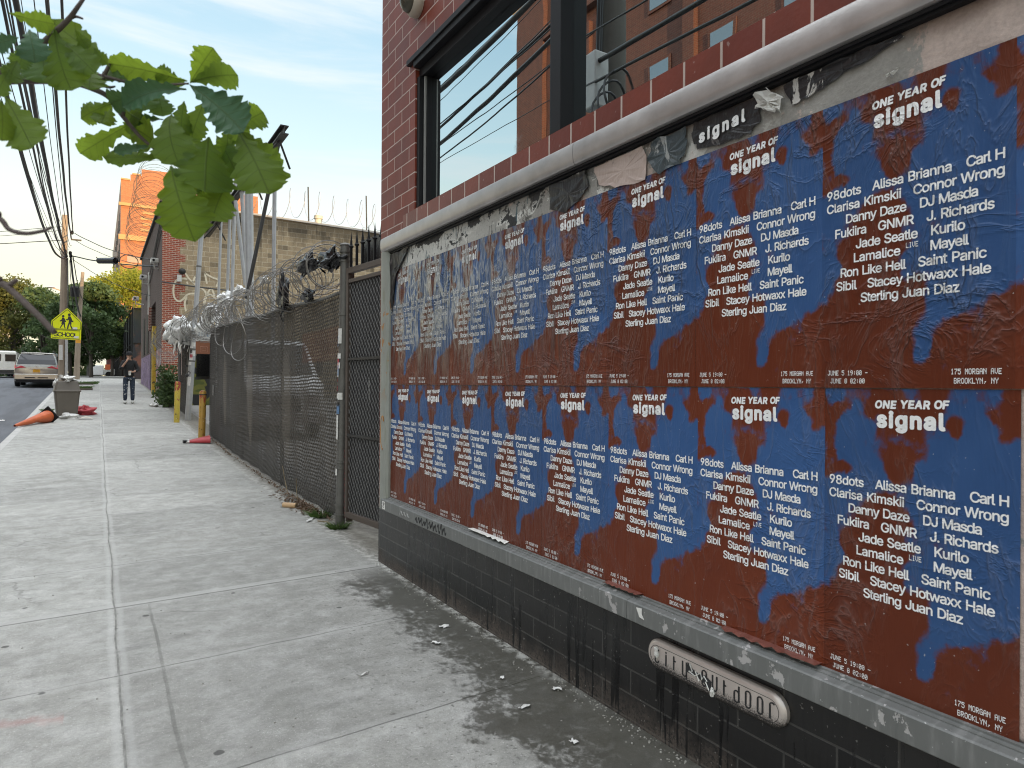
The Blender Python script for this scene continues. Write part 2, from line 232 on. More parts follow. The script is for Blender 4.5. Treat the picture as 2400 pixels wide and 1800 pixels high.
HEAVY = """A68342x3I2t3g2t3r2x3w33493l4E3m563l5M325U2v622t6A2w6F2_6I376G3F566N4-6Y4s6a4M6a4A6R303F2_33|4Y4e4U4h4c524g4-4n4h4k4e E5l3L2x3V2t5V2t5d2w5i2_5l375l3V5j3d5d3j5V3m4F3m4B3p4B4F4F4I5N4I5V4L5b4R5d4x5W575N5B4B5B4B5h5V5i5c5l5j5t5k5_5j6N5d6W5R6a3V6a3N6X3H6R3F6J3F37 F5i3L2x3V2t3x2t432w482_4B374B4F5J4F5R4I5W4N5Z4V5Z4t5T535J584F584B5A4B5h5R5i5b5l5j5x5j6J5h6R5Z6Y3V6a3N6X3H6R3F6J3F37 N6P3L2x3V2t3x2t432w482_4B374B4n5O2x5Z2t632t6F2_6I376I6J6G6R6B6W636a5d6a5V6X5P6R5N6J5N4d5N4h5J4j496V3_6a3V6a3J6U3F6J3F37 O6T4L2u4p2q5F2u5g345_3L6F3i6Q4C6U4m6Q5G6H5i5z685e6O5F6Z4p6d4N6a3x6N3Z623L5i3B5G374i3B4C3K3m3d3K3x34|4d3l4N3u4A48424i44504A5K4O5a4d5i4_5i5J5W5T5G5Y505Z4m5X4O5R485B3r4_3l R5y3L2x3V2t3x2t472-4B374B434F464V464Y435B2w5J2t5p2t5x2v612_6437623F5T4J5o4h5w4_5z5J5x5d5q5x5f6B5N6O4_6X4d6a3V6a3N6X3H6R3F6J3F37|4B4_4B5i4l5h4x5c515R515J4x544l50 Y654E2x4M2t4s2u512_5437544N6D6B6E6N666Y5-6a5Y6a5M6X4c5M3s6W3k6a3E6a366X306R2-6J306B484N4837 a5a3k2u472q4Z2u4h2y4p2u5F2t5R2y5V345W4i5T505O5G5E5S535c4l5l4J5p3p5i3R5U3G5G3850384u3C4m3Y4e3W4a3G4O3544333q363W3D3G3N35|473i3_3m3_3r4F3w4a3y4Z3t4R3k4J3h|434l414m434q4B4v4J4x4V4v4a4q g5o3y1_4T1x4j1y51225L2D5Y2R5g2h5k335k5V5i5d5a5l555n4r5i4b5o4P5p415l3j5d3V5R3E53374h354J373x3G3Z3Q3J3f373G2t3C2l3C2d3U2F|4P2o492t4D2w4n2x4b2p|4H3o493t433_404J414Z434h4D4u4P4x4X4w4f4s4m4h4p4V4p474k3x4c3p i4B3I2x3S2t3u2u402y4637465V445d3-5l485x4C6B486N406Y3i6g3W6f3K6Z3B6N386B3B5x3L5l3E5d3C5V3C37 l4K3e2w402s4K2v4S2z4X364R3c4K3j483k463o456M406V3q6a3M6Y3E6Q3C6I3D3c3H3I3O36 n5i3I2x3S2t3u2u432_4637474d494l4F4t4S4x4d4t4i4l4j374m2_4u2u502t5S2u5b2_5e3B5e4d5c4x5T5J5K5U585e4q5m4a5p4G5n445h3u5m3S5n3G5h3C5V3C37 s5Q3p2u4H2q4b2s4r2x59375I3G5R3W5T3q5P485D4P4z4a4-4e5F4i5M4m5Q4u5Q505D5Q4r5i4b5n4H5p3n5i3X5Z3L5O3D583A4q3E4W3P4F3e443D3y363q363e3C3O3L3B3X31|493i413n3-3u413x4T3q4X3m4P3i|4P4m464u4H4y4T4v4a4m4X4k"""
def _dec(s): return B64.index(s[0])*64+B64.index(s[1])-200
def _load(src):
    out = {}
    for tok in src.split(' '):
        out[tok[0]] = (_dec(tok[1:3])/400, [[(_dec(c[i:i+2])/400, _dec(c[i+2:i+4])/400) for i in range(0, len(c), 4)] for c in tok[3:].split('|')])
    return out
FONT = _load(GLYPHS); BOLD = _load(HEAVY)
_GC = {}
def glyph_mesh(font, c):
    """one letter's outline filled to triangles (cached)"""
    k = (id(font), c)
    if k not in _GC:
        cu = bpy.data.curves.new('lettering', 'CURVE'); cu.dimensions = '2D'; cu.fill_mode = 'BOTH'
        for con in font[c][1]:
            sp = cu.splines.new('POLY'); sp.points.add(len(con)-1); sp.use_cyclic_u = True
            for q, (a, b) in zip(sp.points, con): q.co = (a, b, 0, 1)
        o = bpy.data.objects.new('lettering', cu); me = bpy.data.meshes.new_from_object(o); bpy.data.objects.remove(o); bpy.data.curves.remove(cu)
        _GC[k] = ([(v.co.x, v.co.y) for v in me.vertices], [tuple(p.vertices) for p in me.polygons]); bpy.data.meshes.remove(me)
    return _GC[k]
def letters(items):
    """items: (text, x0, x1, baseline, size, font, shear) -> flat mesh in x,y; each run is fitted to its width; neighbours that touch lie a hair apart"""
    vs = []; fs = []
    for text, x0, x1, y0, size, font, shear in items:
        wid = sum((font[c][0] if c != ' ' else .25) for c in text)*size
        gap = ((x1-x0)-wid)/max(1, len(text)-1) if x1 is not None else 0.
        x = x0
        for i, c in enumerate(text):
            if c == ' ': x += .25*size+gap; continue
            gv, gf = glyph_mesh(font, c); o = len(vs)
            vs += [(x+(a+shear*b)*size, y0+b*size, .0002*(i % 2)) for a, b in gv]; fs += [tuple(o+k for k in f) for f in gf]
            x += font[c][0]*size+gap
    return vs, fs
PIX = {'J': '00111000100001000010000101001001100', 'U': '10001100011000110001100011000101110', 'N': '10001110011010110011100011000110001', 'E': '11111100001000011110100001000011111',
       '5': '11111100001111000001000011000101110', '1': '00100011000010000100001000010001110', '9': '01110100011000101111000010001001100', ':': '00000001000010000000001000010000000',
       '0': '01110100011001110101110011000101110', '-': '00000000000000011111000000000000000', '8': '01110100011000101110100011000101110', '2': '01110100010000100010001000100011111',
       '7': '11111000010001000100010000100001000', 'M': '10001110111010110101100011000110001', 'O': '01110100011000110001100011000101110', 'R': '11110100011000111110101001001010001',
       'G': '01110100011000010111100011000101111', 'A': '01110100011000111111100011000110001', 'V': '10001100011000110001100010101000100', 'B': '11110100011000111110100011000111110',
       'K': '10001100101010011000101001001010001', 'L': '10000100001000010000100001000011111', 'Y': '10001100010101000100001000010000100', ',': '00000000000000000000001100010001000', 'I': '01110001000010000100001000010001110'}
def pixels(text, x0, x1, y0, h):
    """dot-matrix lettering: rows of dots joined into bars"""
    pw = (x1-x0)/(len(text)*6-1); ph = h/7; vs = []; fs = []
    for k, c in enumerate(text):
        if c not in PIX: continue
        for r in range(7):
            row = PIX[c][r*5:r*5+5]; i = 0
            while i < 5:
                if row[i] == '1':
                    j = i
                    while j < 5 and row[j] == '1': j += 1
                    a, b = x0+(k*6+i)*pw, x0+(k*6+j)*pw; t = y0+(7-r)*ph; o = len(vs)
                    vs += [(a, t-ph*1.12, 0), (b+pw*.1, t-ph*1.12, 0), (b+pw*.1, t, 0), (a, t, 0)]; fs.append((o, o+1, o+2, o+3)); i = j
                else: i += 1
    return vs, fs
# ---------------------------------------------------------------- the setting: ground, sidewalk, curb, road
def concrete():
    m = Mt('concrete', rough=.85); p = m.pos(); x, y, z = m.xyz(p)
    ys = m.ma('MULTIPLY_ADD', x, -.075, y)                         # the cross joints run a little askew
    wob = m.ma('MULTIPLY_ADD', m.noise(p, 3.2, 3), .03, -.015)
    cellf = m.ma('DIVIDE', m.ma('ADD', m.ma('SUBTRACT', ys, .36), wob), 1.225)
    cy = m.ma('FLOOR', cellf); fy = m.ma('ABSOLUTE', m.ma('SUBTRACT', m.ma('FRACT', m.ma('ADD', cellf, .5)), .5))
    dj = m.ma('MULTIPLY', fy, 1.225)
    xw = m.ma('ADD', m.ma('SUBTRACT', x, .105), m.ma('MULTIPLY_ADD', m.noise(m.scale(p, (1, .6, 1)), 1.4, 3), .06, -.03)); dx = m.ma('ABSOLUTE', xw)
    side = m.ma('GREATER_THAN', xw, 0.)
    tint = m.ma('MULTIPLY_ADD', m.white(m.comb(side, cy, 0.)), .24, .86)
    big = m.noise(p, .7, 4, .55); mid = m.noise(p, 4.5, 5, .65); fine = m.noise(p, 60, 3, .7); grit = m.noise(p, 240, 2, .7)
    base = m.mix(m.ss(big, .3, .7), (.280, .276, .252), (.345, .339, .312))
    base = m.mix(m.ss(mid, .35, .75), base, (.42, .415, .39)); base = m.mul(base, m.ma('MULTIPLY_ADD', m.noise(p, 13, 5, .7), .75, .62)); base = m.mix(m.ss(m.noise(p, 120, 2, .6), .66, .72), base, (.58, .57, .55))
    base = m.mul(base, tint)
    base = m.mul(base, m.ma('MULTIPLY_ADD', fine, .7, .65))
    base = m.mul(base, m.ma('MULTIPLY_ADD', grit, 1.1, .45))
    rub = m.noise(m.scale(p, (1.2, 8, 1)), 1.6, 4, .6)               # dark scuffs trodden along the street
    base = m.mul(base, m.ss(rub, .3, .62, .93, 1.0))
    pale = m.ma('MULTIPLY', m.ss(dx, .055, .03), m.ss(dx, .006, .02))  # trowelled margins along the joints are smoother and paler
    pale2 = m.ma('MULTIPLY', m.ss(dj, .06, .03), .55)
    base = m.mix(m.ma('MULTIPLY', m.ma('MAXIMUM', pale, pale2), .38), base, (.47, .467, .445))
    brk = m.ss(m.noise(p, 2.1, 3), .25, .5, .25, 1.)
    line = m.ma('MULTIPLY', m.ma('MAXIMUM', m.ma('MULTIPLY', m.ss(dj, .007, .002), brk), m.ma('MULTIPLY', m.ss(dx, .007, .002), m.ss(m.noise(p, 9, 4), .35, .6, .25, 1.))), .62)
    dm = m.ma('SUBTRACT', m.ma('ADD', ys, m.ma('MULTIPLY', wob, -1.2)), 5.26); near_ = m.ma('LESS_THAN', dm, 0.)
    base = m.mul(base, m.ma('MULTIPLY_ADD', m.ma('MULTIPLY', near_, m.ma('SUBTRACT', 1., side)), .13, 1.)); base = m.mix(m.ma('MULTIPLY', m.ma('MULTIPLY', m.ss(dm, .10, .085), m.ss(dm, .004, .014)), .45), base, (.47, .465, .44))
    l2 = m.ma('MULTIPLY', m.ma('MULTIPLY', m.ss(m.ma('ABSOLUTE', m.ma('SUBTRACT', xw, .20)), .012, .004), near_), m.ss(m.noise(p, 1.7, 3), .35, .6, .1, .4)); line = m.ma('MAXIMUM', m.ma('MAXIMUM', line, l2), m.ma('MULTIPLY', m.ss(m.ma('ABSOLUTE', dm), .014, .004), .6))
    base = m.mix(line, base, (.06, .058, .05))
    v = m.vor(p, 3.1); gum = m.ma('MULTIPLY', m.ss(m.ma('ADD', v, m.ma('MULTIPLY_ADD', m.noise(p, 40, 2), .03, -.015)), .075, .052), m.ss(m.white(m.scale(p, (0, 0, 0))), 0, .01, 1., 1.))
    cellr = m.vor(p, 3.1, 'F1', 'Color'); gum = m.ma('MULTIPLY', gum, m.ss(m.xyz(cellr)[0], .25, .33))
    base = m.mix(m.ma('MULTIPLY', gum, .78), base, (.05, .048, .045))
    v2 = m.vor(p, 9.); spk = m.ma('MULTIPLY', m.ss(v2, .075, .05), m.ss(m.xyz(m.vor(p, 9., 'F1', 'Color'))[1], .6, .65)); base = m.mix(m.ma('MULTIPLY', spk, .6), base, (.09, .085, .08))
    stain = m.ss(m.noise(m.scale(p, (1, 1.6, 1)), 1.1, 5, .7), .58, .72); base = m.mul(base, m.ma('MULTIPLY_ADD', stain, -.2, 1.))
    ck = m.ma('MULTIPLY', m.ss(m.vor(m.comb(m.ma('ADD', x, m.ma('MULTIPLY', mid, .25)), m.ma('ADD', y, m.ma('MULTIPLY', big, .4)), 0.), .55, 'DISTANCE_TO_EDGE'), .006, .002), m.ss(m.noise(p, .6, 3), .52, .58)); base = m.mix(m.ma('MULTIPLY', ck, .35), base, (.09, .085, .08))
    # rust stains / faded paint marks seen on the slabs
    red = m.ma('MULTIPLY', m.ss(m.ma('ADD', m.ma('ABSOLUTE', m.ma('ADD', m.ma('SUBTRACT', y, 3.62), m.ma('MULTIPLY', x, .3))), m.ma('MULTIPLY', m.noise(p, 14, 4), .12)), .13, .05), m.ma('LESS_THAN', x, -.12))
    base = m.mix(m.ma('MULTIPLY', red, .3), base, (.42, .12, .10))
    # water spilled along the foot of the wall
    d = m.ma('SUBTRACT', 2.05, x); up = m.ss(y, 5.6, 4.9); reach = m.ss(y, 3.4, 2.6, .44, .58)
    wn_ = m.ma('MULTIPLY_ADD', m.noise(m.scale(p, (1, .8, 1)), 3.3, 7, .62), 1.15, -.57)
    spl = m.ma('MULTIPLY_ADD', m.noise(m.scale(p, (1, 1.0, 1)), 30, 4, .75), .5, -.25)
    wnA = m.ma('MULTIPLY_ADD', m.noise(m.scale(p, (1.3, .9, 1)), 2.4, 9, .72, .3), 2.6, -1.3)
    wet = m.ma('MULTIPLY', m.ss(m.ma('ADD', m.ma('ADD', m.ma('MULTIPLY', m.ma('SUBTRACT', reach, d), 1.5), wnA), m.ma('MULTIPLY', spl, 1.3)), -.08, .22), up)
    wet = m.ma('MULTIPLY', wet, m.ss(d, 1.3, .9)); core = m.ss(m.ma('SUBTRACT', reach, d), .02, .40); isl = m.ma('MULTIPLY', m.ma('MULTIPLY', m.ss(m.noise(p, 19, 6, .75, .4), .50, .60), m.ss(m.noise(p, 4.2, 3), .38, .55)), m.ma('MULTIPLY_ADD', core, -.8, 1.)); wet = m.ma('MULTIPLY', wet, m.ma('MULTIPLY_ADD', isl, -.85, 1.))
    drops = m.ma('MULTIPLY', m.ma('MULTIPLY', m.ss(m.noise(p, 34, 3, .7), .60, .66), m.ss(d, 1.6, .5)), m.ma('MULTIPLY', up, .75))
    wet = m.ma('MAXIMUM', wet, drops)
    rim = m.ma('MULTIPLY', m.ss(d, .09, .02), m.ma('MULTIPLY', m.ss(m.noise(p, 16, 4), .42, .6), m.ss(y, 2.4, 3.4)))
    base = m.mix(wet, base, m.mul(base, .30)); base = m.mix(m.ma('MULTIPLY', wet, .40), base, m.mix(m.noise(p, 5, 4), (.05, .045, .03), (.085, .075, .045)))
    base = m.mix(m.ma('MULTIPLY', rim, .75), base, (.62, .61, .57))
    # grime and leaf dust, doubling as painted contact shade, at wall and fence
    gr = m.ma('MULTIPLY', m.ss(m.ma('ADD', x, m.ma('MULTIPLY', mid, .3)), 2.05, 2.4), m.ss(y, 5.3, 5.9)); base = m.mix(m.ma('MULTIPLY', gr, .8), base, (.11, .095, .07))
    m.set('Base Color', base); m.set('Roughness', m.ma('MULTIPLY_ADD', wet, -.42, .84))
    h = m.ma('ADD', m.ma('MULTIPLY', fine, .35), m.ma('MULTIPLY', grit, .3)); h = m.ma('SUBTRACT', h, m.ma('MULTIPLY', line, 1.6)); h = m.ma('MULTIPLY', h, m.ma('MULTIPLY_ADD', wet, -.55, 1.))
    m.bump(h, .55, .006); return m.m
def asphalt():
    m = Mt('asphalt', rough=.8); p = m.pos()
    n = m.noise(p, .5, 5); f = m.noise(p, 90, 2, .7); c = m.mix(n, (.075, .08, .092), (.13, .135, .15)); c = m.mul(c, m.ma('MULTIPLY_ADD', f, .9, .55))
    st = m.ss(m.noise(m.scale(p, (2.5, .25, 1)), 1., 4), .45, .62); c = m.mix(m.ma('MULTIPLY', st, .5), c, (.055, .055, .06))
    m.set('Base Color', c); m.bump(f, .4, .01); return m.m
MAT = {}
MAT['concrete'] = concrete(); MAT['asphalt'] = asphalt()
MAT['earth'] = simple('earth', (.12, .105, .085), .9, 0, .4, 1.5)
MAT['curb'] = simple('curb_stone', (.42, .41, .39), .8, 0, .3, 3, .3)
MAT['yard'] = simple('yard_concrete', (.27, .26, .245), .85, 0, .35, 1.2, .3)
YS = sorted(set([-60, -30, -12]+[round(-8+.5*i, 2) for i in range(200)]+[100, 130, 180, 260, 400, 700]))
struct(MB().grid(lambda x, y: (x, y, g(y)-.32), [-500, -100, -30, 30, 100, 500], [-300]+YS).build('ground', MAT['earth']))
YW = [y for y in YS if -30 <= y <= 92]
struct(MB().grid(lambda x, y: (x, y, g(y)), lin(-1.565, 2.62, 8), YW).build('sidewalk', MAT['concrete'], smooth=True))
struct(MB().grid(lambda x, y: (x, y, g(y)-.125-.012*abs(x+6.3)), lin(-10.9, -1.70, 6), [y for y in YS if -60 <= y <= 180]).build('road', MAT['asphalt'], smooth=True))
cb = MB()
cb.grid(lambda q, y: ((-1.565, y, g(y)-.002), (-1.69, y, g(y)-.004), (-1.715, y, g(y)-.022), (-1.725, y, g(y)-.3))[q], [0, 1, 2, 3], YW)
struct(cb.build('curb', MAT['curb']))
struct(MB().grid(lambda x, y: (x, y, g(y)-.0), [-10.9, -11.2, -14.0], [y for y in YS if -60 <= y <= 180]).build('pavement', MAT['curb']))
struct(MB().grid(lambda x, y: (x, y, g(y)+(.01 if x > 2.7 else -.03)), [2.6, 2.72, 6, 12, 24], [5.57]+[y for y in YS if 5.6 <= y <= 31.1]).build('path', MAT['yard']))

# ---------------------------------------------------------------- shop building behind the poster wall
def red_brick(name, bw, rh, c1, c2, mo, ms, gloss=.45, zoff=0., axis='xy', drip=.3):
    m = Mt(name, rough=gloss); p = m.pos(); x, y, z = m.xyz(p); u = m.ma('ADD', x, y)
    wv = m.ma('MULTIPLY_ADD', m.noise(p, 9, 2), .006, -.003)
    v = m.comb(u, m.ma('ADD', m.ma('ADD', z, zoff), wv), 0.)
    c, f = m.brick(v, c1, c2, mo, bw, rh, ms)
    n = m.noise(p, 2.2, 5, .6); s2 = m.noise(m.scale(p, (1, 1, .12)), 7, 4, .6)
    c = m.mul(c, m.ma('MULTIPLY_ADD', n, .5, .75)); c = m.mul(c, m.ma('MULTIPLY_ADD', s2, drip*2, 1-drip))
    c = m.mul(c, m.ma('MULTIPLY_ADD', m.noise(p, 70, 3), .3, .85))
    m.set('Base Color', c); m.set('Roughness', m.ma('MULTIPLY_ADD', f, .4, m.ma('MULTIPLY_ADD', n, .2, gloss-.1)))
    m.bump(m.ma('SUBTRACT', m.ma('MULTIPLY', m.noise(p, 45, 3), .2), f), .6, .006); return m.m
MAT['brick'] = red_brick('glazed_red_brick', .305, .1115, (.140, .021, .010), (.190, .032, .014), (.47, .37, .33), .0046, .52, .008)
def black_block():
    m = Mt('black_glazed_block', rough=.4); p = m.pos(); x, y, z = m.xyz(p)
    c, f = m.brick(m.comb(m.ma('ADD', x, y), m.ma('SUBTRACT', z, .012), 0.), (.010, .010, .011), (.020, .019, .019), (.06, .058, .055), .40, .1105, .0042)
    low = m.ss(m.ma('ADD', z, m.ma('MULTIPLY', m.noise(p, 7, 4), .22)), .26, .10); dust = m.ma('MULTIPLY', low, m.ss(m.noise(p, 75, 3, .8), .32, .58))
    c = m.mix(m.ma('MULTIPLY', dust, .6), c, (.15, .12, .10))
    dr = m.noise(m.comb(m.ma('MULTIPLY', y, 26.), m.ma('MULTIPLY', z, 1.6), x), 1., 3, .6); drips = m.ma('MULTIPLY', m.ss(dr, .54, .60), m.ss(m.noise(m.scale(p, (1, 1, .4)), 1.7, 3), .40, .52))
    c = m.mix(drips, c, (.004, .004, .005))
    streak = m.ss(m.noise(m.comb(m.ma('MULTIPLY', y, 12.), m.ma('MULTIPLY', z, 2.), 3.), 1., 4), .5, .75); c = m.mix(m.ma('MULTIPLY', streak, .18), c, (.07, .068, .065))
    sp = m.ss(m.noise(p, 55, 2, .7), .69, .72); c = m.mix(m.ma('MULTIPLY', sp, .5), c, (.35, .34, .32))
    m.set('Base Color', c); m.set('Roughness', m.ma('ADD', m.ma('MULTIPLY', low, .4), m.ma('MULTIPLY_ADD', drips, -.12, .33)))
    m.bump(m.ma('SUBTRACT', m.ma('MULTIPLY', m.noise(p, 40, 3), .25), f), .5, .006); return m.m
MAT['block'] = black_block()
MAT['black_metal'] = simple('black_metal', (.012, .012, .014), .5, 0, .3, 4, 0, .22)
MAT['dark_metal'] = simple('dark_metal', (.035, .034, .033), .5, .3, .35, 5)
MAT['alu'] = simple('worn_aluminium', (.50, .48, .465), .44, .8, .42, 4.5, .10)
MAT['roof'] = simple('roof_felt', (.07, .07, .07), .9)
WX = 2.05; WN = 5.57; BH = 10.6; YB = -45.0
W0, W1, WZ0, WZ1, RV = 4.85, -4.2, 2.832, 3.965, .16
shop = thing('shop_building', 'dark red brick building with the black framed window above the poster wall', 'building', (WX, WN, 0))
b = MB()
def q4(y0, y1, z0, z1): b.poly([(WX, y0, z0), (WX, y1, z0), (WX, y1, z1), (WX, y0, z1)])
q4(WN, W0, .462, BH); q4(W0, W1, .462, WZ0); q4(W0, W1, WZ1, BH); q4(W1, YB, .462, BH)
b.poly([(WX, W0, WZ0), (WX+RV, W0, WZ0), (WX+RV, W0, WZ1), (WX, W0, WZ1)])
b.poly([(WX, W1, WZ0), (WX, W1, WZ1), (WX+RV, W1, WZ1), (WX+RV, W1, WZ0)])
b.poly([(WX, W0, WZ1), (WX+RV, W0, WZ1), (WX+RV, W1, WZ1), (WX, W1, WZ1)])
b.poly([(24, WN, .462), (WX, WN, .462), (WX, WN, BH), (24, WN, BH)])
b.poly([(24, YB, 0), (24, WN, 0), (24, WN, BH), (24, YB, BH)]); b.poly([(WX, YB, .462), (24, YB, .462), (24, YB, BH), (WX, YB, BH)])
b.build('wall', MAT['brick'], shop)
b = MB(); b.poly([(WX, YB, BH), (WX, WN, BH), (24, WN, BH), (24, YB, BH)]); b.build('roof', MAT['roof'], shop)
b = MB(); b.poly([(WX-.002, WN, -.03), (WX-.002, YB, -.03), (WX-.002, YB, .46), (WX-.002, WN, .46)]); b.poly([(24, WN+.002, -.03), (WX-.002, WN+.002, -.03), (WX-.002, WN+.002, .46), (24, WN+.002, .46)])
b.poly([(WX-.002, WN, .46), (WX-.002, YB, .46), (WX+.02, YB, .462), (WX+.02, WN, .462)])
b.build('plinth', MAT['block'], shop)
def rowlock():
    m = Mt('rowlock_brick', rough=.42); p = m.pos(); x, y, z = m.xyz(p)
    c, f = m.brick(m.comb(m.ma('ADD', y, 5.), m.ma('ADD', z, -2.60), 0.), (.136, .021, .010), (.185, .032, .014), (.50, .40, .35), .1955, .4, .0065, 0.)
    c = m.mul(c, m.ma('MULTIPLY_ADD', m.noise(p, 5, 5), .7, .62)); ef = m.ss(m.noise(p, 28, 4), .66, .72); c = m.mix(m.ma('MULTIPLY', ef, .35), c, (.45, .36, .33))
    m.set('Base Color', c); m.bump(m.ma('SUBTRACT', m.ma('MULTIPLY', m.noise(p, 45, 3), .25), f), .6, .006); return m.m
b = MB(); b.prism([(WX-.012, 5.05, 2.692), (WX-.012, 5.05, 2.822), (WX+.17, 5.05, 2.846), (WX+.17, 5.05, 2.692)], (0, -10.0, 0)); b.build('sill_course', rowlock(), shop)
# window: black frame, mullions, panes that mirror the street
def mirror_glass():
    m = Mt('coated_glass', (.64, .71, .72), .012, 1.0); p = m.pos()
    n = m.noise(m.scale(p, (1, .5, .7)), 1.3, 3); m.bump(n, .05, .02)
    dirt = m.ss(m.noise(p, 3.5, 6, .65), .5, .8); hz_ = m.ss(m.xyz(p)[2], 3.35, 2.84); m.set('Roughness', m.ma('MULTIPLY', m.ma('MULTIPLY', dirt, hz_), .08))
    return m.m
MAT['glass'] = mirror_glass()
win = MB()
win.box((WX-.035, W1, 3.945), (WX+.15, W0+.10, 3.985)); win.box((WX-.022, W1, 3.90), (WX+.15, W0-.004, 3.944)); win.box((WX+.03, W1, 3.83), (WX+.15, W0-.004, 3.899))
win.box((WX+.012, W0-.05, 2.84), (WX+.15, W0-.003, 3.829)); win.box((WX+.06, W0-.085, 2.84), (WX+.15, W0-.0505, 3.829))
for yc in (3.03, 1.15, -.75, -2.6):
    win.box((WX+.015, yc-.075, 2.84), (WX+.15, yc+.02, 3.829)); win.box((WX+.05, yc+.0205, 2.84), (WX+.15, yc+.075, 3.829))
MAT['gasket'] = simple('grey_gasket', (.30, .30, .29), .5)
fr = win.build('window', MAT['black_metal'], shop); bevel(fr, .003, 2)
for yc in (W0-.066, 3.047, 1.167): MB().box((WX+.045, yc-.006, 2.85), (WX+.0595 if yc > 4 else WX+.0495, yc+.006, 3.826)).build('window_trim', MAT['gasket'], fr)
ys = [W0-.0855, 3.1055, 2.9545, 1.2255, 1.0745, -.6745, -.8255, -2.5245, -2.6755, W1]
for i in range(0, 10, 2):
    pn = MB(); pn.poly([(WX+.10, ys[i], 2.842), (WX+.10, ys[i+1], 2.842), (WX+.10, ys[i+1], 3.828), (WX+.10, ys[i], 3.828)]); pn.build('pane', MAT['glass'], fr)
b = MB(); b.box((WX+.155, W1, 2.832), (WX+.3, W0, 3.965)); b.build('window_back', MAT['black_metal'], fr)
# dome lamp on the wall
lampd = thing('wall_dome_lamp', 'bronze and cream domed security light high on the brick corner', 'lamp', (WX, 4.79, 4.36))
Mx = Matrix.Rotation(-PI/2, 3, 'Y')
sharp(MB().lathe([(.0, 0), (.10, .0), (.105, .02), (.10, .055), (.085, .075)], (WX-.001, 4.79, 4.36), 24, Mx).build('rim', simple('cream_casting', (.45, .40, .33), .45), lampd))
MB().sph((WX-.07, 4.79, 4.36), (.08, .085, .085), 20, 12).build('lamp_shade', simple('bronze_shell', (.085, .08, .06), .28, .3), lampd, True)
for k in (.25, .55, .8): MB().tube([(WX-.06, 4.79+.1*math.cos(a), 4.36+.1*math.sin(a)) for a in lin(PI*k-.08, PI*k+.08, 3)], .006, 5).build('screw', MAT['dark_metal'], lampd)

# ---------------------------------------------------------------- billboard frame
def peeled_board():
    """old layers of paper and grey paint left on the backing above the posters"""
    m = Mt('board_layers', rough=.6); p = m.pos(); x, y, z = m.xyz(p)
    v = m.comb(y, z, 0.)
    n1 = m.noise(v, 3.2, 8, .68, .4); n2 = m.noise(m.scale(v, (1, 1.3, 1)), 5.5, 7, .66, .3); n3 = m.noise(v, 11, 6, .7); nf = m.noise(v, 70, 3, .7)
    grey = m.mul((.34, .325, .30), m.ma('MULTIPLY_ADD', n3, .5, .75))
    pink = m.mul((.56, .45, .40), m.ma('MULTIPLY_ADD', n3, .8, .6)); blk = m.mul((.02, .02, .022), m.ma('MULTIPLY_ADD', n3, 1.2, .5)); wht = m.mul((.74, .73, .69), m.ma('MULTIPLY_ADD', n2, .6, .65)); teal = (.05, .10, .12)
    c = m.mix(m.ss(m.ma('ADD', n1, m.ss(y, 1.15, .9, 0, .22)), .56, .585), grey, pink)
    c = m.mix(m.ma('MULTIPLY', m.ss(n2, .53, .55), m.ss(y, 1.2, 2.4)), c, wht)
    leftn = m.ss(y, 3.0, 4.6)
    vs = m.noise(m.comb(m.ma('MULTIPLY', y, 16.), m.ma('MULTIPLY', z, 4.5), 0.), 1., 6, .7, .5)
    c = m.mix(m.ma('MULTIPLY', leftn, m.ss(vs, .34, .40)), c, wht)
    c = m.mix(m.ma('MULTIPLY', m.ss(m.ma('ADD', n2, m.ma('MULTIPLY', m.ss(z, 2.45, 2.57), .10)), .585, .60), m.ss(y, 2.2, 2.9)), c, blk)
    c = m.mix(m.ma('MULTIPLY', m.ss(vs, .60, .63), m.ss(y, 2.6, 3.4)), c, teal)
    rust = m.ma('MULTIPLY', m.ss(m.ma('ADD', z, m.ma('MULTIPLY', n1, .12)), 2.55, 2.63), m.ss(y, 2.6, 1.8)); c = m.mix(m.ma('MULTIPLY', rust, .7), c, (.15, .09, .06))
    low = m.ss(m.ma('ADD', z, m.ma('MULTIPLY', n2, .03)), .625, .60); c = m.mix(low, c, m.mix(m.ss(n3, .45, .55), (.03, .033, .036), (.20, .22, .23)))
    cr1 = m.noise(m.comb(m.ma('MULTIPLY', y, 14.), m.ma('MULTIPLY', z, 9.), 4.), 1., 7, .7, .8); c = m.mix(m.ma('MULTIPLY', m.ma('MULTIPLY', m.ss(cr1, .555, .60), .85), m.ss(y, 1.9, 2.6)), c, (.045, .04, .036)); c = m.mul(c, m.ma('MULTIPLY_ADD', nf, .5, .62))
    m.set('Base Color', c); m.bump(m.ma('ADD', m.ma('MULTIPLY', n2, 1.), m.ma('ADD', m.ma('MULTIPLY', vs, .5), m.ma('MULTIPLY', nf, .15))), .9, .012); return m.m
bill = thing('billboard', 'long wall billboard frame of grey metal that holds the posters', 'billboard', (WX, 2.0, .485))
YE = -1.6
MB().box((WX-.008, YE, .575), (WX-.0005, 5.275, 2.578)).build('backing_board', peeled_board(), bill)
prof = [(WX-.001, 2.578), (WX-.050, 2.578), (WX-.061, 2.582), (WX-.068, 2.592), (WX-.072, 2.610), (WX-.0735, 2.640), (WX-.072, 2.672), (WX-.069, 2.684), (WX-.062, 2.690), (WX-.001, 2.6905)]
t_ = MB()
for ya, yb in ((5.385, 2.722), (2.719, YE)): t_.prism([(x, ya, z) for x, z in prof], (0, yb-ya, 0))
sharp(t_.build('top_trim', MAT['alu'], bill), 25)
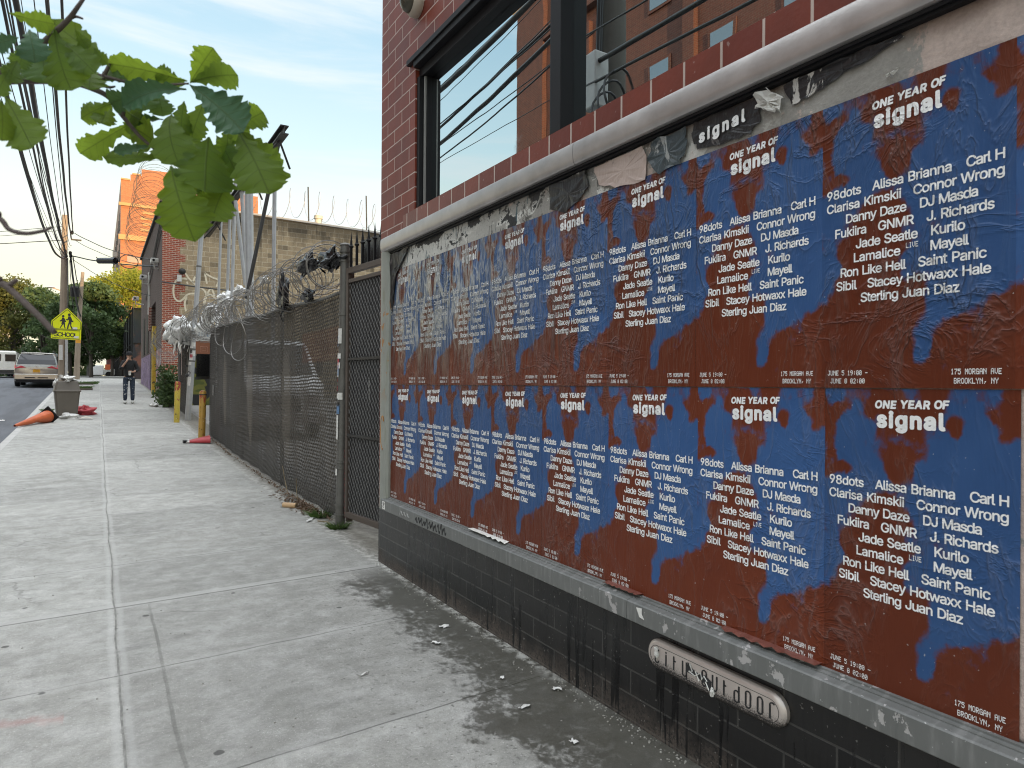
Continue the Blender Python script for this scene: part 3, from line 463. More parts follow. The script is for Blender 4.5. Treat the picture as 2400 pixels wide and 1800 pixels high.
b = MB(); b.box((WX-.034, YE, 2.556), (WX-.009, 5.272, 2.5775)); b.box((WX-.046, YE, 2.566), (WX-.0345, 5.272, 2.5775)); b.build('shadow_strip', MAT['black_metal'], bill)  # black strips stand in for the dark shadow gap under the trim
def grey_paint():
    m = Mt('peeling_grey_paint', rough=.5); p = m.pos(); x, y, z = m.xyz(p)
    n = m.noise(p, 3, 5); dr = m.noise(m.comb(m.ma('MULTIPLY', y, 30.), m.ma('MULTIPLY', z, 4.), 0.), 1., 4, .6)
    c = m.mul((.155, .16, .155), m.ma('MULTIPLY_ADD', n, .45, .75)); c = m.mix(m.ma('MULTIPLY', m.ss(dr, .48, .70), .5), c, (.27, .27, .265)); c = m.mix(m.ma('MULTIPLY', m.ss(dr, .44, .30), .45), c, (.10, .105, .10))
    pe = m.ma('MULTIPLY', m.ss(m.noise(m.scale(p, (1, 1, .8)), 13, 6, .62), .615, .63), m.ss(y, 3.2, 2.2)); c = m.mix(pe, c, (.42, .405, .40))
    ch = m.ss(m.noise(p, 60, 3), .70, .72); c = m.mix(m.ma('MULTIPLY', ch, .6), c, (.55, .55, .54))
    m.set('Base Color', c); m.bump(m.ma('ADD', m.ma('MULTIPLY', pe, -.5), m.ma('MULTIPLY', dr, .3)), .5, .006); return m.m
MAT['grey_paint'] = grey_paint()
b = MB()
for ya, yb in ((5.335, 2.50), (2.497, 2.30), (2.297, YE)):
    b.prism([(WX-.001, ya, .486), (WX-.070, ya, .486), (WX-.073, ya, .489), (WX-.073, ya, .566), (WX-.068, ya, .571), (WX-.040, ya, .576), (WX-.040, ya, .580), (WX-.024, ya, .582), (WX-.024, ya, .588), (WX-.0085, ya, .589), (WX-.0085, ya, .55), (WX-.001, ya, .55)], (0, yb-ya, 0))
b.build('sill', MAT['grey_paint'], bill)
def side_paint():
    m = Mt('side_trim_paint', rough=.5); p = m.pos(); x, y, z = m.xyz(p)
    c = m.mul((.29, .30, .27), m.ma('MULTIPLY_ADD', m.noise(p, 4, 5), .5, .72)); c = m.mix(m.ma('MULTIPLY', m.ss(m.noise(m.scale(p, (1, 1, .15)), 22, 4), .55, .68), .5), c, (.20, .205, .14))
    o = m.ma('MULTIPLY', m.ss(m.noise(m.scale(p, (1, 1, .6)), 14, 3, .5, 1.), .585, .61), m.ma('MULTIPLY', m.ss(z, 1.3, 1.7), m.ss(z, 2.25, 2.1))); c = m.mix(m.ma('MULTIPLY', o, .8), c, (.36, .15, .03))
    m.set('Base Color', c); m.bump(m.noise(p, 30, 4), .25, .004); return m.m
sd = MB(); sd.prism([(WX-.001, 5.385, .4865), (WX-.058, 5.385, .4865), (WX-.068, 5.375, .4865), (WX-.068, 5.325, .4865), (WX-.052, 5.290, .4865), (WX-.030, 5.276, .4865), (WX-.001, 5.276, .4865)], (0, 0, 2.091)); sharp(sd.build('side_trim', side_paint(), bill), 30)
sq = MB()
for pts in ([(5.30, 1.20), (5.318, 1.24), (5.345, 1.22), (5.36, 1.12), (5.35, 1.02), (5.318, .97)],): sq.tube([(WX-.0655, y, z) for y, z in crom([(y, z, 0) for y, z in pts], 4) for y, z in [(y, z)]] if False else [(WX-.067, q[0], q[1]) for q in crom([(y, z, 0) for y, z in pts], 4)], .005, 5)
sq.build('orange_scrawl', simple('orange_marker', (.38, .16, .03), .6), bill)
def scrawl(name, strokes, x, mat_, parent, r=.0025):
    q = MB()
    for st in strokes: q.tube([(x, a, c) for a, c in [(s_[0], s_[1]) for s_ in crom([(y, z, 0) for y, z in st], 4)]], r, 4)
    return q.build(name, mat_, parent)
MAT['ink'] = simple('black_marker', (.025, .025, .027), .6); MAT['white_paint'] = simple('white_paint', (.72, .71, .68), .6)
tg = []; random.seed(4); yy = 4.62
for k in range(11):
    h = random.uniform(.03, .06); tg.append([(yy, .525+random.uniform(-.01, .012)), (yy-.018, .525+h*random.uniform(.2, .8)), (yy-.028, .525-h*.5), (yy-.042, .525+h*.4*random.uniform(-1, 1))]); yy -= .047
scrawl('black_tag', tg, WX-.0735, MAT['ink'], bill, .0035)
scrawl('chalk_tag', [[(4.92-.03*k, .51+.03*(k % 2)), (4.90-.03*k, .54-.02*(k % 2)), (4.885-.03*k, .515)] for k in range(6)], WX-.0735, simple('chalk', (.45, .45, .44), .7), bill, .0018)
st = thing('sticker', 'small white sticker with black scribble on the corner of the grey frame', 'sticker', (WX-.076, 5.27, .525))
MB().box((WX-.0745, 5.235, .496), (WX-.0735, 5.295, .558)).build('paper', MAT['white_paint'], st)
scrawl('mark', [[(5.28, .545), (5.262, .53), (5.275, .515), (5.25, .51)], [(5.262, .552), (5.25, .535), (5.245, .548)]], WX-.0752, MAT['ink'], st, .0022)

# ---------------------------------------------------------------- posters
def paper_bump(m):
    """pasted paper: tight upright wrinkles that thin out towards the near end, a few long creases"""
    p = m.pos(); x, y, z = m.xyz(p); farness = m.ss(y, 1.6, 4.4)
    wy = m.ma('ADD', y, m.ma('MULTIPLY_ADD', m.noise(m.comb(y, z, 0.), 2.4, 3), .10, -.05))
    a = m.noise(m.comb(m.ma('MULTIPLY', wy, 26.), m.ma('MULTIPLY', z, 1.9), 0.), 1., 4, .6, .6)
    r1 = m.ma('POWER', m.ma('SUBTRACT', 1., m.ma('ABSOLUTE', m.ma('MULTIPLY_ADD', a, 2.6, -1.3))), 5.)
    b_ = m.noise(m.comb(m.ma('MULTIPLY', wy, 7.), m.ma('MULTIPLY', z, 2.2), 7.), 1., 4, .6, .8)
    r2 = m.ma('POWER', m.ma('SUBTRACT', 1., m.ma('ABSOLUTE', m.ma('MULTIPLY_ADD', b_, 2.4, -1.2))), 18.)
    c = m.noise(m.comb(m.ma('MULTIPLY', y, 4.), m.ma('MULTIPLY', z, 6.), 3.), 1., 4, .6, 1.2)
    r3 = m.ma('POWER', m.ma('SUBTRACT', 1., m.ma('ABSOLUTE', m.ma('MULTIPLY_ADD', c, 2.4, -1.2))), 14.)
    gate = m.ss(m.noise(m.comb(y, z, 5.), 1.6, 2), .42, .62)
    upper = m.ss(z, 1.35, 1.75, .45, 1.)
    h = m.ma('ADD', m.ma('MULTIPLY', r1, m.ma('MULTIPLY_ADD', farness, .8, .12)), m.ma('MULTIPLY', r2, m.ma('MULTIPLY_ADD', gate, .7, .35)))
    h = m.ma('MULTIPLY', m.ma('ADD', h, m.ma('MULTIPLY', r3, m.ma('MULTIPLY', gate, .8))), m.ma('MULTIPLY', upper, m.ma('MULTIPLY_ADD', m.ma('MULTIPLY', farness, m.ss(z, 1.5, 1.9)), 2.2, 1.)))
    h = m.ma('ADD', h, m.ma('MULTIPLY', m.noise(m.comb(m.ma('MULTIPLY', y, 8.), m.ma('MULTIPLY', z, 3.), 1.), 1., 3), .5))
    m.bump(h, 1.0, .0075); return r1, r2, r3, gate
def poster_mat():
    m = Mt('poster_paper', rough=.40, spec=.22); ink = m.attr('ink')[2]; uvn = m.obj()
    k = m.ss(m.ma('ADD', ink, m.ma('ADD', m.ma('MULTIPLY_ADD', m.noise(m.scale(uvn, (1, 1, .85)), 24, 6, .68, .3), .85, -.425), m.ma('MULTIPLY_ADD', m.noise(m.scale(uvn, (1, 1, .8)), 8, 4), .75, -.375))), .30, .68)
    n = m.noise(uvn, 6, 3)
    blue = m.mix(n, (.026, .074, .200), (.044, .108, .265)); red = m.mix(n, (.106, .022, .010), (.148, .034, .014))
    c = m.mix(k, red, blue); c = m.mul(c, m.ma('MULTIPLY_ADD', m.rnd(), .28, .88))
    r1, r2, r3, gate = paper_bump(m); p = m.pos(); y, z = m.xyz(p)[1:]
    wear = m.ma('MULTIPLY', m.ma('MULTIPLY', r2, gate), .09); c = m.mix(wear, c, (.42, .40, .40))
    fl = m.ss(m.noise(p, 85, 2), .735, .75); c = m.mix(m.ma('MULTIPLY', fl, .5), c, (.5, .5, .5))
    m.set('Base Color', c); m.set('Roughness', m.ma('MULTIPLY_ADD', n, .16, .30)); fu = m.ma('MULTIPLY', m.ss(y, 2.2, 4.6), m.ss(z, 1.48, 2.15)); rid = m.ss(m.ma('ADD', m.ma('MULTIPLY', r1, .75), m.ma('MULTIPLY', r2, .6)), .30, .85); m.set('Coat Weight', m.ma('MULTIPLY_ADD', m.ma('MULTIPLY', fu, rid), 1.0, m.ma('MULTIPLY', r2, .25), True)); m.set('Coat Roughness', .14); m.set('Base Color', m.mix(m.ma('MULTIPLY', m.ma('MULTIPLY', fu, rid), .52), c, (.62, .64, .67))); return m.m  # far upper ridges are paled in base colour to imitate sky glare
def print_mat():
    m = Mt('poster_white_ink', (.70, .69, .69), .42); paper_bump(m); p = m.pos(); m.set('Base Color', m.mul((.88, .88, .88), m.ss(m.noise(p, 60, 3), .25, .5, .85, 1.))); return m.m
MAT['poster'] = poster_mat(); MAT['print'] = print_mat()
PW, PH = .5563, .912
def ink_field(u, v):
    """where the blue colour lies on the sheet: airbrushed clouds over rust red"""
    f = .06+.82/(1+math.exp(-(v-.43)/.06))-.22*max(0., min(1., (v-.80)/.12))
    for cu, cv, ru, rv, s_ in ((.05, .93, .10, .045, -1), (.02, .80, .055, .10, -1), (.37, .945, .13, .055, -1), (.45, .83, .11, .08, -1), (.47, .745, .07, .06, -1), (.47, .80, .05, .045, .9), (.96, .93, .08, .08, -1), (.74, .88, .045, .022, -1), (.10, .715, .055, .014, -.9),
                               (.30, .52, .15, .05, -1), (.36, .60, .10, .06, -1), (.28, .45, .22, .05, -1), (.06, .955, .02, .05, .8), (.63, .97, .06, .05, -.7), (.04, .36, .06, .12, 1), (.70, .36, .23, .09, 1), (.92, .42, .12, .10, 1), (.74, .255, .12, .05, 1), (.57, .20, .065, .07, 1), (.60, .13, .04, .05, .6), (.30, .27, .30, .10, -1), (.20, .60, .06, .03, -.5),
                               (.17, .86, .07, .06, .6), (.85, .80, .12, .12, .5), (.60, .09, .03, .03, .3)):
        d = ((u-cu)/ru)**2+((v-cv)/rv)**2
        f += s_*.85/(1+math.exp(min(30., (d-1)*1.9)))
    return max(0., min(1., f))
def poster_mesh():
    us, vs = lin(0, PW, 45), lin(0, PH, 73); me_ = MB().grid(lambda x, z: (0, -x, z), us, vs)
    me = bpy.data.meshes.new('poster'); me.from_pydata(me_.v, [], me_.f); me.update()
    rng = np.random.default_rng(3); ca = me.color_attributes.new('ink', 'FLOAT_COLOR', 'POINT')
    for i, (x, y, z) in enumerate(me_.v):
        u, v = -y/PW, z/PH; u2 = u+.022*math.sin(v*21+u*9+1)+.013*math.sin(v*47+u*31); v2 = v+.014*math.sin(u*15+v*18+2)+.009*math.sin(u*33-v*41)
        k = max(0., min(1., ink_field(u2, v2)+.13*math.sin(u*19+v*7+1)*math.sin(v*27-u*8)+.10*math.sin(u*41-v*17)*math.sin(v*58+u*21+2)+.07*math.sin(u*83+v*31)*math.sin(v*97-u*45))); ca.data[i].color = (k, k, k, 1)
    me.materials.append(MAT['poster']); return me
LINES = [[('98dots', .027, .243), ('Alissa Brianna', .305, .721), ('Carl H', .782, .959)], [('Clarisa Kimskii', .028, .468), ('Connor Wrong', .526, .957)], [('Danny Daze', .146, .496), ('DJ Masda', .558, .843)],
         [('Fukiira', .080, .276), ('GNMR', .337, .534), ('J. Richards', .595, .913)], [('Jade Seatle', .209, .555), ('Kurilo', .615, .784)], [('Lamalice', .195, .465), ('Mayell', .612, .799)], [('Ron Like Hell', .115, .494), ('Saint Panic', .553, .880)],
         [('Sibil', .091, .218), ('Stacey Hotwaxx Hale', .278, .900)], [('Sterling Juan Diaz', .239, .760)]]
def flat_text(name, pieces, parent_o, m):
    q = MB()
    for vs, fs in pieces: q.add([(-.0014-z, -x, y) for x, y, z in vs], fs)
    return q.build(name, m, parent_o, local=True)
it = []
for k, row in enumerate(LINES):
    for t, a, c in row: it.append((t, a*PW, c*PW, (.665-.0465*k)*PH, .0545, FONT, 0.))
P_LINE = letters(it); P_TITLE = letters([('ONE', .300*PW, .418*PW, .936*PH, .043, BOLD, .12), ('YEAR', .440*PW, .592*PW, .938*PH, .043, BOLD, .12), ('OF', .612*PW, .684*PW, .940*PH, .043, BOLD, .12), ('signal', .312*PW, .665*PW, .874*PH, .088, BOLD, .0)])
P_DATE = [pixels('JUNE 5 19:00 -', .043*PW, .285*PW, .043*PH, .0155), pixels('JUNE 8 02:00', .060*PW, .268*PW, .015*PH, .0155)]
P_ADDR = [pixels('175 MORGAN AVE', .719*PW, .945*PW, .043*PH, .0155), pixels('BROOKLYN, NY', .733*PW, .931*PW, .015*PH, .0155)]
P_LIVE = [pixels('LIVE', .492*PW, .555*PW, (.665-.0465*5+.019)*PH, .0155)]
ORD = ['far', 'second', 'third', 'fourth', 'fifth', 'sixth', 'seventh', 'near']
proto = None
for row, zb in (('lower', .585), ('upper', 1.4995)):
    for i in range(9 if row == 'upper' else 8):
        yl = .838+PW*(i+1) if i < 8 else 0
        k = 7-i                                                       # counted from the far end
        if i == 8: k = 8
        loc = (WX-.0115-.0003*((i*5+(row == 'upper')) % 3)-(.004 if row == 'upper' else 0), .838+PW*(i+1)+(-.0 if row == 'lower' else .012) if i < 8 else .850, zb)
        if k == 8: lab = 'blue and rust poster of the upper row cut off by the right edge'
        elif k == 0: lab = f'blue and rust gig poster in the {row} row, at the far end beside the frame'
        elif k == 7: lab = f'largest looking blue and rust gig poster of the {row} row, at its near end'
        else: lab = f'blue and rust gig poster, {ORD[k]} of the {row} row counted from its far end'
        if proto is None:
            proto = bpy.data.objects.new('poster', poster_mesh()); COL.objects.link(proto); proto['_o'] = (0., 0., 0.); tag(proto, lab, 'poster', 'gig posters pasted on the billboard'); proto.location = loc
            flat_text('line_up_lettering', [P_LINE]+P_LIVE, proto, MAT['print']); flat_text('title_lettering', [P_TITLE], proto, MAT['print']); flat_text('date_lettering', P_DATE, proto, MAT['print']); flat_text('address_lettering', P_ADDR, proto, MAT['print'])
        else: dup(proto, loc, None, lab)
# remnants of older posters above the rows
def remnant(name, lab, pts, mat_, x=WX-.0165, thick=.0012, crumple=.006, seed=1, flip=0.):
    """a torn sheet: ragged outline given in (y, z), crumpled away from the board"""
    rnd_ = random.Random(seed); out = []
    n = len(pts)
    for i in range(n):
        a, c = pts[i], pts[(i+1) % n]
        for t in (0, .25, .5, .75): out.append((a[0]+(c[0]-a[0])*t+rnd_.uniform(-1, 1)*.006, a[1]+(c[1]-a[1])*t+rnd_.uniform(-1, 1)*.006))
    cy_, cz_ = sum(p[0] for p in out)/len(out), sum(p[1] for p in out)/len(out); q = MB(); vs = [(x-crumple*.6, cy_, cz_)]; fs = []
    rings = [(.45, .6), (.8, .6), (1, 1)]
    for s_, k in rings:
        for p in out: vs.append((x-rnd_.uniform(0, crumple)*k-flip*s_*max(0, (p[1]-cz_)), cy_+(p[0]-cy_)*s_, cz_+(p[1]-cz_)*s_))
    m_ = len(out); fs += [(0, 1+i, 1+(i+1) % m_) for i in range(m_)]
    for r_ in (0, 1): fs += [(1+r_*m_+i, 1+(r_+1)*m_+i, 1+(r_+1)*m_+(i+1) % m_, 1+r_*m_+(i+1) % m_) for i in range(m_)]
    o = q.add(vs, fs).build(name, mat_); so_ = o.modifiers.new('solid', 'SOLIDIFY'); so_.thickness = thick; return tag(o, lab, 'paper scrap', 'torn scraps of older posters')
def scrap(name, c1, c2, thr=.55, sc_=9.):
    m = Mt(name, rough=.38); p = m.pos(); n = m.noise(m.scale(p, (1, 1, .5)), sc_, 6, .65, .5); c = m.mix(m.ss(n, thr, thr+.03), c1, c2); c = m.mul(c, m.ma('MULTIPLY_ADD', m.noise(p, 4, 4), .5, .75)); m.set('Base Color', c); m.bump(m.noise(m.scale(p, (1, 1, .35)), 30, 4, .6, .6), .8, .008); return m.m
sk = scrap('black_print', (.016, .016, .018), (.12, .11, .11), .60); skw = scrap('black_white_print', (.02, .02, .022), (.55, .53, .50), .60, 13); wh = scrap('white_print', (.58, .57, .54), (.25, .24, .23), .66); pk = scrap('pinkish_paper', (.46, .36, .32), (.25, .2, .18), .62); dk = scrap('teal_print', (.045, .06, .068), (.32, .33, .33), .58, 12)
rb = remnant('poster_scrap', 'black poster scrap that still reads signal in white above the posters', [(1.99, 2.50), (1.96, 2.445), (1.80, 2.425), (1.70, 2.43), (1.655, 2.45), (1.66, 2.55), (1.80, 2.548), (1.97, 2.55)], sk, crumple=.004, seed=3)
vs, fs = letters([('signal', 0, .225, 0, .085, BOLD, 0.)]); q = MB(); q.add([(WX-.0225-z, 1.945-x, 2.462+y*1.0+x*.07) for x, y, z in vs], fs); q.build('signal_lettering', MAT['print'], rb)
remnant('poster_scrap', 'white torn paper flap curling off the board above the black scrap', [(1.665, 2.545), (1.60, 2.55), (1.55, 2.50), (1.56, 2.455), (1.62, 2.475), (1.66, 2.50)], wh, x=WX-.024, crumple=.02, seed=5, flip=.15)
remnant('poster_scrap', 'long black and white scrap torn to a point along the top of the board', [(1.56, 2.55), (1.53, 2.47), (1.44, 2.475), (1.36, 2.50), (1.27, 2.515), (1.14, 2.54), (1.16, 2.552), (1.35, 2.553)], skw, crumple=.006, seed=7)
remnant('poster_scrap', 'greenish black crumpled scrap left of the signal scrap', [(2.22, 2.55), (2.24, 2.47), (2.17, 2.40), (2.05, 2.41), (2.01, 2.47), (2.02, 2.551)], dk, x=WX-.0185, crumple=.010, seed=9)
remnant('poster_scrap', 'pinkish white scrap with a black letter beside the greenish black scrap', [(2.62, 2.545), (2.58, 2.45), (2.42, 2.405), (2.26, 2.40), (2.25, 2.50), (2.28, 2.552)], pk, x=WX-.0175, crumple=.006, seed=11)
remnant('poster_scrap', 'black poster scrap with white flecks hanging below the metal trim mid board', [(3.0, 2.552), (2.99, 2.43), (2.86, 2.38), (2.74, 2.41), (2.66, 2.47), (2.68, 2.55)], skw, x=WX-.0182, crumple=.010, seed=13)
remnant('poster_scrap', 'black glossy scrap hanging in the far top corner of the board', [(5.272, 2.552), (5.27, 2.30), (5.245, 2.05), (5.215, 2.25), (5.16, 2.42), (5.0, 2.47), (4.9, 2.552)], sk, x=WX-.019, crumple=.018, seed=15)
remnant('poster_scrap', 'small pale shred stuck on the grey part of the board near the right edge', [(1.20, 2.44), (1.17, 2.452), (1.155, 2.445), (1.18, 2.436)], wh, crumple=.01, seed=17)
# crumpled lower edges of the paper lying on the sill
for j, (yc, lw) in enumerate(((3.62, .22), (2.38, .12), (1.60, .20))):
    rnd_ = random.Random(20+j); q = MB(); us = lin(0, 1, 15)
    q.grid(lambda u, v: (WX-.012-.03*v-.010*abs(math.sin(u*17+j))*v, yc+lw*(u-.5)*2, .598-.010*v+.012*abs(math.sin(u*23+j*2))*v), us, lin(0, 1, 4))
    o = q.build('paper_edge', (simple('rust_paper', (.17, .06, .045), .4, 0, .5, 20) if j else MAT['white_paint'])); tag(o, ['white curled paper edge lying on the grey sill at its far part', 'crumpled rust red paper edge on the sill, in the middle of the board', 'crumpled rust red paper edge on the sill above the metal plate'][j], 'paper scrap', 'torn scraps of older posters')
    o.modifiers.new('solid', 'SOLIDIFY').thickness = .001

# ---------------------------------------------------------------- maker's plate under the board
plate = thing('name_plate', 'long rounded metal plate reading city outdoor below the billboard', 'sign', (WX, 1.87, .37))
PY0, PY1, PZ, PR = 2.215, 1.525, .372, .064
def caps_outline(r, n=12, dx=0.): return [(PY0-PR+r*math.cos(a)-dx, PZ+r*math.sin(a)) for a in lin(PI/2, -PI/2, n) for a in [a]][::1] if False else [(PY0-PR+r*math.sin(a), PZ+r*math.cos(a)) for a in lin(0, PI, n)]+[(PY1+PR-r*math.sin(a), PZ-r*math.cos(a)) for a in lin(0, PI, n)]
q = MB(); rings = [(PR, 0.), (PR, .016), (PR-.006, .024), (PR-.014, .0285), (PR-.018, .029)]; vs = []
for r, h in rings: vs += [(WX-.004-h, y, z) for y, z in caps_outline(r)]
n_ = 24; fs = [(i*n_+k, i*n_+(k+1) % n_, (i+1)*n_+(k+1) % n_, (i+1)*n_+k) for i in range(4) for k in range(n_)]+[tuple(range(4*n_, 5*n_))]
def plate_mat():
    m = Mt('spray_dusted_metal', rough=.42, metal=.55); p = m.pos(); x, y, z = m.xyz(p)
    c = m.mul((.66, .59, .55), m.ma('MULTIPLY_ADD', m.noise(p, 8, 5), .5, .75))
    sp = m.ss(m.ma('ADD', m.ma('ADD', z, m.ma('MULTIPLY', m.noise(p, 220, 2, .8), .09)), m.ma('MULTIPLY', m.noise(p, 6, 3), .04)), .425, .385); c = m.mix(m.ma('MULTIPLY', sp, .93), c, (.016, .015, .015))
    m.set('Base Color', c); m.bump(m.noise(p, 30, 3), .1, .003); return m.m
sharp(q.add(vs, fs).build('plate', plate_mat(), plate), 35)
pts = [(WX-.0332, y, z) for y, z in caps_outline(PR-.024)]
MB().tube(pts, .0012, 4, True).build('groove', MAT['ink'], plate)
# condensed letters made of straight strokes, as stamped
def stroke_letters(word, y0, dy, zc, h, wd, t, x):
    q = MB(); hh = h/2
    def bar(y, z0, z1, ww=t): q.box((x-.001, y-ww/2, z0), (x, y+ww/2, z1))
    for i, c in enumerate(word):
        if c == ' ': continue
        y = y0-dy*i; l, r_ = y+wd/2, y-wd/2; b0, t0 = zc-hh*.72, zc+hh*.72
        def arc(top): q.tube([(x-.0005, y+math.cos(a)*wd/2, (t0 if top else b0)+(math.sin(a) if top else -math.sin(a))*wd*.45) for a in lin(0, PI, 7)], t*.42, 4)
        if c == 'c': bar(l, b0, t0); arc(1); arc(0)
        if c == 'i': bar(y, zc-hh, zc+hh*.7); bar(y, zc+hh*.85, zc+hh*1.1)
        if c == 't': bar(l-.003, zc-hh, zc+hh); q.box((x-.001, y-.004, zc+hh*.25), (x, l-.004, zc+hh*.45))
        if c == 'y': bar(l, b0, zc+hh); bar(r_, zc-hh*1.35, zc+hh); arc(0)
        if c in 'o': bar(l, b0, t0); bar(r_, b0, t0); arc(1); arc(0)
        if c == 'u': bar(l, b0, zc+hh); bar(r_, b0, zc+hh); arc(0)
        if c == 'd': bar(l, b0, zc+hh*.1); bar(r_, zc-hh, zc+hh*1.1); arc(0); q.tube([(x-.0005, y+math.cos(a)*wd/2, zc+hh*.1+math.sin(a)*wd*.45) for a in lin(0, PI, 7)], t*.42, 4)
        if c == 'r': bar(l, zc-hh, t0); q.tube([(x-.0005, y+math.cos(a)*wd/2, t0+math.sin(a)*wd*.45) for a in lin(0, PI*.8, 6)], t*.42, 4)
    return q
ly = [(onX(u, v, WX-.033).y) for u, v in ((1547, 1540), (1845, 1690))]
for i, c in enumerate('city outdoor'):
    if c != ' ': stroke_letters(c, 2.150-i*(2.150-1.575)/11, 0, PZ, .056, .021, .0078, WX-.0331).build('letter', MAT['ink'], plate)
bow = thing('sticker', 'black bow shaped sticker with white zigzag lines stuck on the metal plate', 'sticker', (WX-.036, 1.915, .375))
q = MB(); xb = WX-.0352
q.prism([(xb, 1.975, .405), (xb, 1.945, .385), (xb, 1.915, .378), (xb, 1.885, .385), (xb, 1.852, .372), (xb, 1.856, .328), (xb, 1.885, .352), (xb, 1.915, .362), (xb, 1.945, .362), (xb, 1.980, .365)], (.0012, 0, 0)); q.build('bow', MAT['ink'], bow)
q = MB(); q.tube([(xb-.001, y, z) for y, z in ((1.962, .402), (1.948, .378), (1.968, .372), (1.935, .364), (1.905, .387), (1.898, .362), (1.888, .381), (1.872, .366), (1.880, .362), (1.862, .335))], .0028, 4); q.tube([(xb-.001, y, z) for y, z in ((1.932, .384), (1.912, .352))], .0028, 4); q.build('zigzag', MAT['white_paint'], bow)
for lab, y, z, s_ in (('chewed white paper blob stuck over the first letter of the metal plate', 2.150, .385, .016), ('white sticker rest stuck on the middle of the metal plate beside the bow', 1.845, .335, .012)):
    o = MB().sph((WX-.037, y, z), (.006, s_*.7, s_*1.3), 9, 6).build('paper_blob', MAT['white_paint']); tag(o, lab, 'paper scrap')
    for v in o.data.vertices: v.co += Vector((random.uniform(-.002, .002), random.uniform(-.005, .005), random.uniform(-.006, .006)))
o = MB().prism([(WX-.076, 2.235, .556), (WX-.076, 2.215, .520), (WX-.076, 2.185, .516), (WX-.076, 2.200, .535), (WX-.076, 2.20, .56)], (.0012, 0, 0)).build('paper_scrap', MAT['white_paint']); tag(o, 'white paper triangle stuck on the front of the grey sill', 'paper scrap')
# ---------------------------------------------------------------- steel gate beside the shop
MAT['galv'] = simple('galvanised_pipe', (.40, .41, .42), .42, .35, .25, 7, .05)
MAT['galv_dark'] = simple('weathered_pipe', (.135, .13, .12), .5, .3, .4, 8, .1)
MAT['rust_brown'] = simple('brown_painted_steel', (.085, .066, .055), .55, 0, .4, 6, .1)
MAT['wire'] = simple('galvanised_wire', (.21, .20, .185), .42, .5, .3, 9)
MAT['wire_dark'] = simple('dark_wire', (.05, .048, .045), .55, .2, .3, 9)
MAT['white_plastic'] = simple('white_plastic_film', (.80, .80, .78), .35, 0, .25, 14, .2)
MAT['black_plastic'] = simple('black_plastic_film', (.012, .012, .013), .22, 0, .4, 14, .4)
MAT['red'] = simple('faded_red', (.42, .045, .055), .55, 0, .25, 9)
MAT['white_painted'] = simple('white_painted_pipe', (.60, .60, .57), .5, 0, .3, 9, .1)
def stick_on(parent, base, axis_dir, r, items, name='sticker', mats=None):
    """paper stickers wrapped round a pipe: curved patches a millimetre proud of it"""
    ax = Vector(axis_dir).normalized(); u = Vector((-1, 0, 0)); u = (u-ax*u.dot(ax)).normalized(); v = ax.cross(u)
    for z, h, a0, a1, mk in items:
        q = MB(); q.grid(lambda a, t: Vector(base)+ax*(z+t*h)+(u*math.cos(a)+v*math.sin(a))*(r+.0015), lin(a0, a1, 6), [0, 1]); q.build(name, MAT[mk], parent)
MAT['st_white'] = simple('sticker_white', (.68, .67, .64), .5, 0, .3, 40); MAT['st_black'] = simple('sticker_black', (.03, .03, .03), .45); MAT['st_red'] = simple('sticker_red', (.45, .06, .08), .5); MAT['st_blue'] = simple('sticker_blue', (.12, .22, .38), .5, 0, .3, 30)
gp0, gp1 = Vector((2.285, 7.12, 0)), Vector((2.47, 5.62, 0)); gd = (gp1-gp0); GL = gd.length; gd.normalize(); gn = Vector((gd.y, -gd.x, 0))  # gn points to the street
if gn.x > 0: gn = -gn
gate = thing('steel_gate', 'dark mesh gate with spiked pickets squeezed between the fence post and the shop', 'gate', (2.37, 6.4, 0))
def GP_(s_, z, n=0.): p = gp0+gd*s_+gn*n; return (p.x, p.y, z)
def gbar(q, s0, s1, z0, z1, n0, n1): q.add([GP_(s0, z0, n0), GP_(s1, z0, n0), GP_(s1, z0, n1), GP_(s0, z0, n1), GP_(s0, z1, n0), GP_(s1, z1, n0), GP_(s1, z1, n1), GP_(s0, z1, n1)], [(0, 3, 2, 1), (4, 5, 6, 7), (0, 1, 5, 4), (1, 2, 6, 5), (2, 3, 7, 6), (3, 0, 4, 7)])
q = MB(); gbar(q, 0, .05, .10, 2.72, 0, .05); gbar(q, GL-.05, GL, .10, 2.72, 0, .05); gbar(q, .0505, GL-.0505, .10, .16, 0, .05); gbar(q, .0505, GL-.0505, 2.66, 2.72, 0, .05); gbar(q, .0505, GL-.0505, 2.56, 2.60, .004, .046); bevel(q.build('frame', MAT['rust_brown'], gate), .004)
for zc in (1.76, .965):
    q = MB(); gbar(q, .0505, GL-.0505, zc-.012, zc+.012, .018, .048); q.build('rail', MAT['dark_metal'], gate)
def mesh_cloth(name, c, c2=None):
    m = Mt(name, rough=.7); p = m.pos(); n = m.noise(p, 3, 5); x, y, z = m.xyz(p)
    st = m.ma('MULTIPLY', m.ss(m.noise(m.scale(p, (6, 6, .8)), 2.2, 5, .65), .60, .68), m.ma('MULTIPLY', m.ss(z, .5, .9), m.ss(z, 1.75, 1.5)))
    m.set('Base Color', m.mix(m.ma('MULTIPLY', st, .6), m.mul(c, m.ma('MULTIPLY_ADD', n, .9, .5)), (.42, .40, .37))); m.bump(m.noise(p, 25, 3), .3, .01); return m.m
q = MB(); q.poly([GP_(.05, .16, .012), GP_(GL-.05, .16, .012), GP_(GL-.05, 2.56, .012), GP_(.05, 2.56, .012)]); q.build('backing_sheet', mesh_cloth('black_sheet', (.016, .016, .017)), gate)
q = MB(); nz_ = int((GL-.1)/.032)
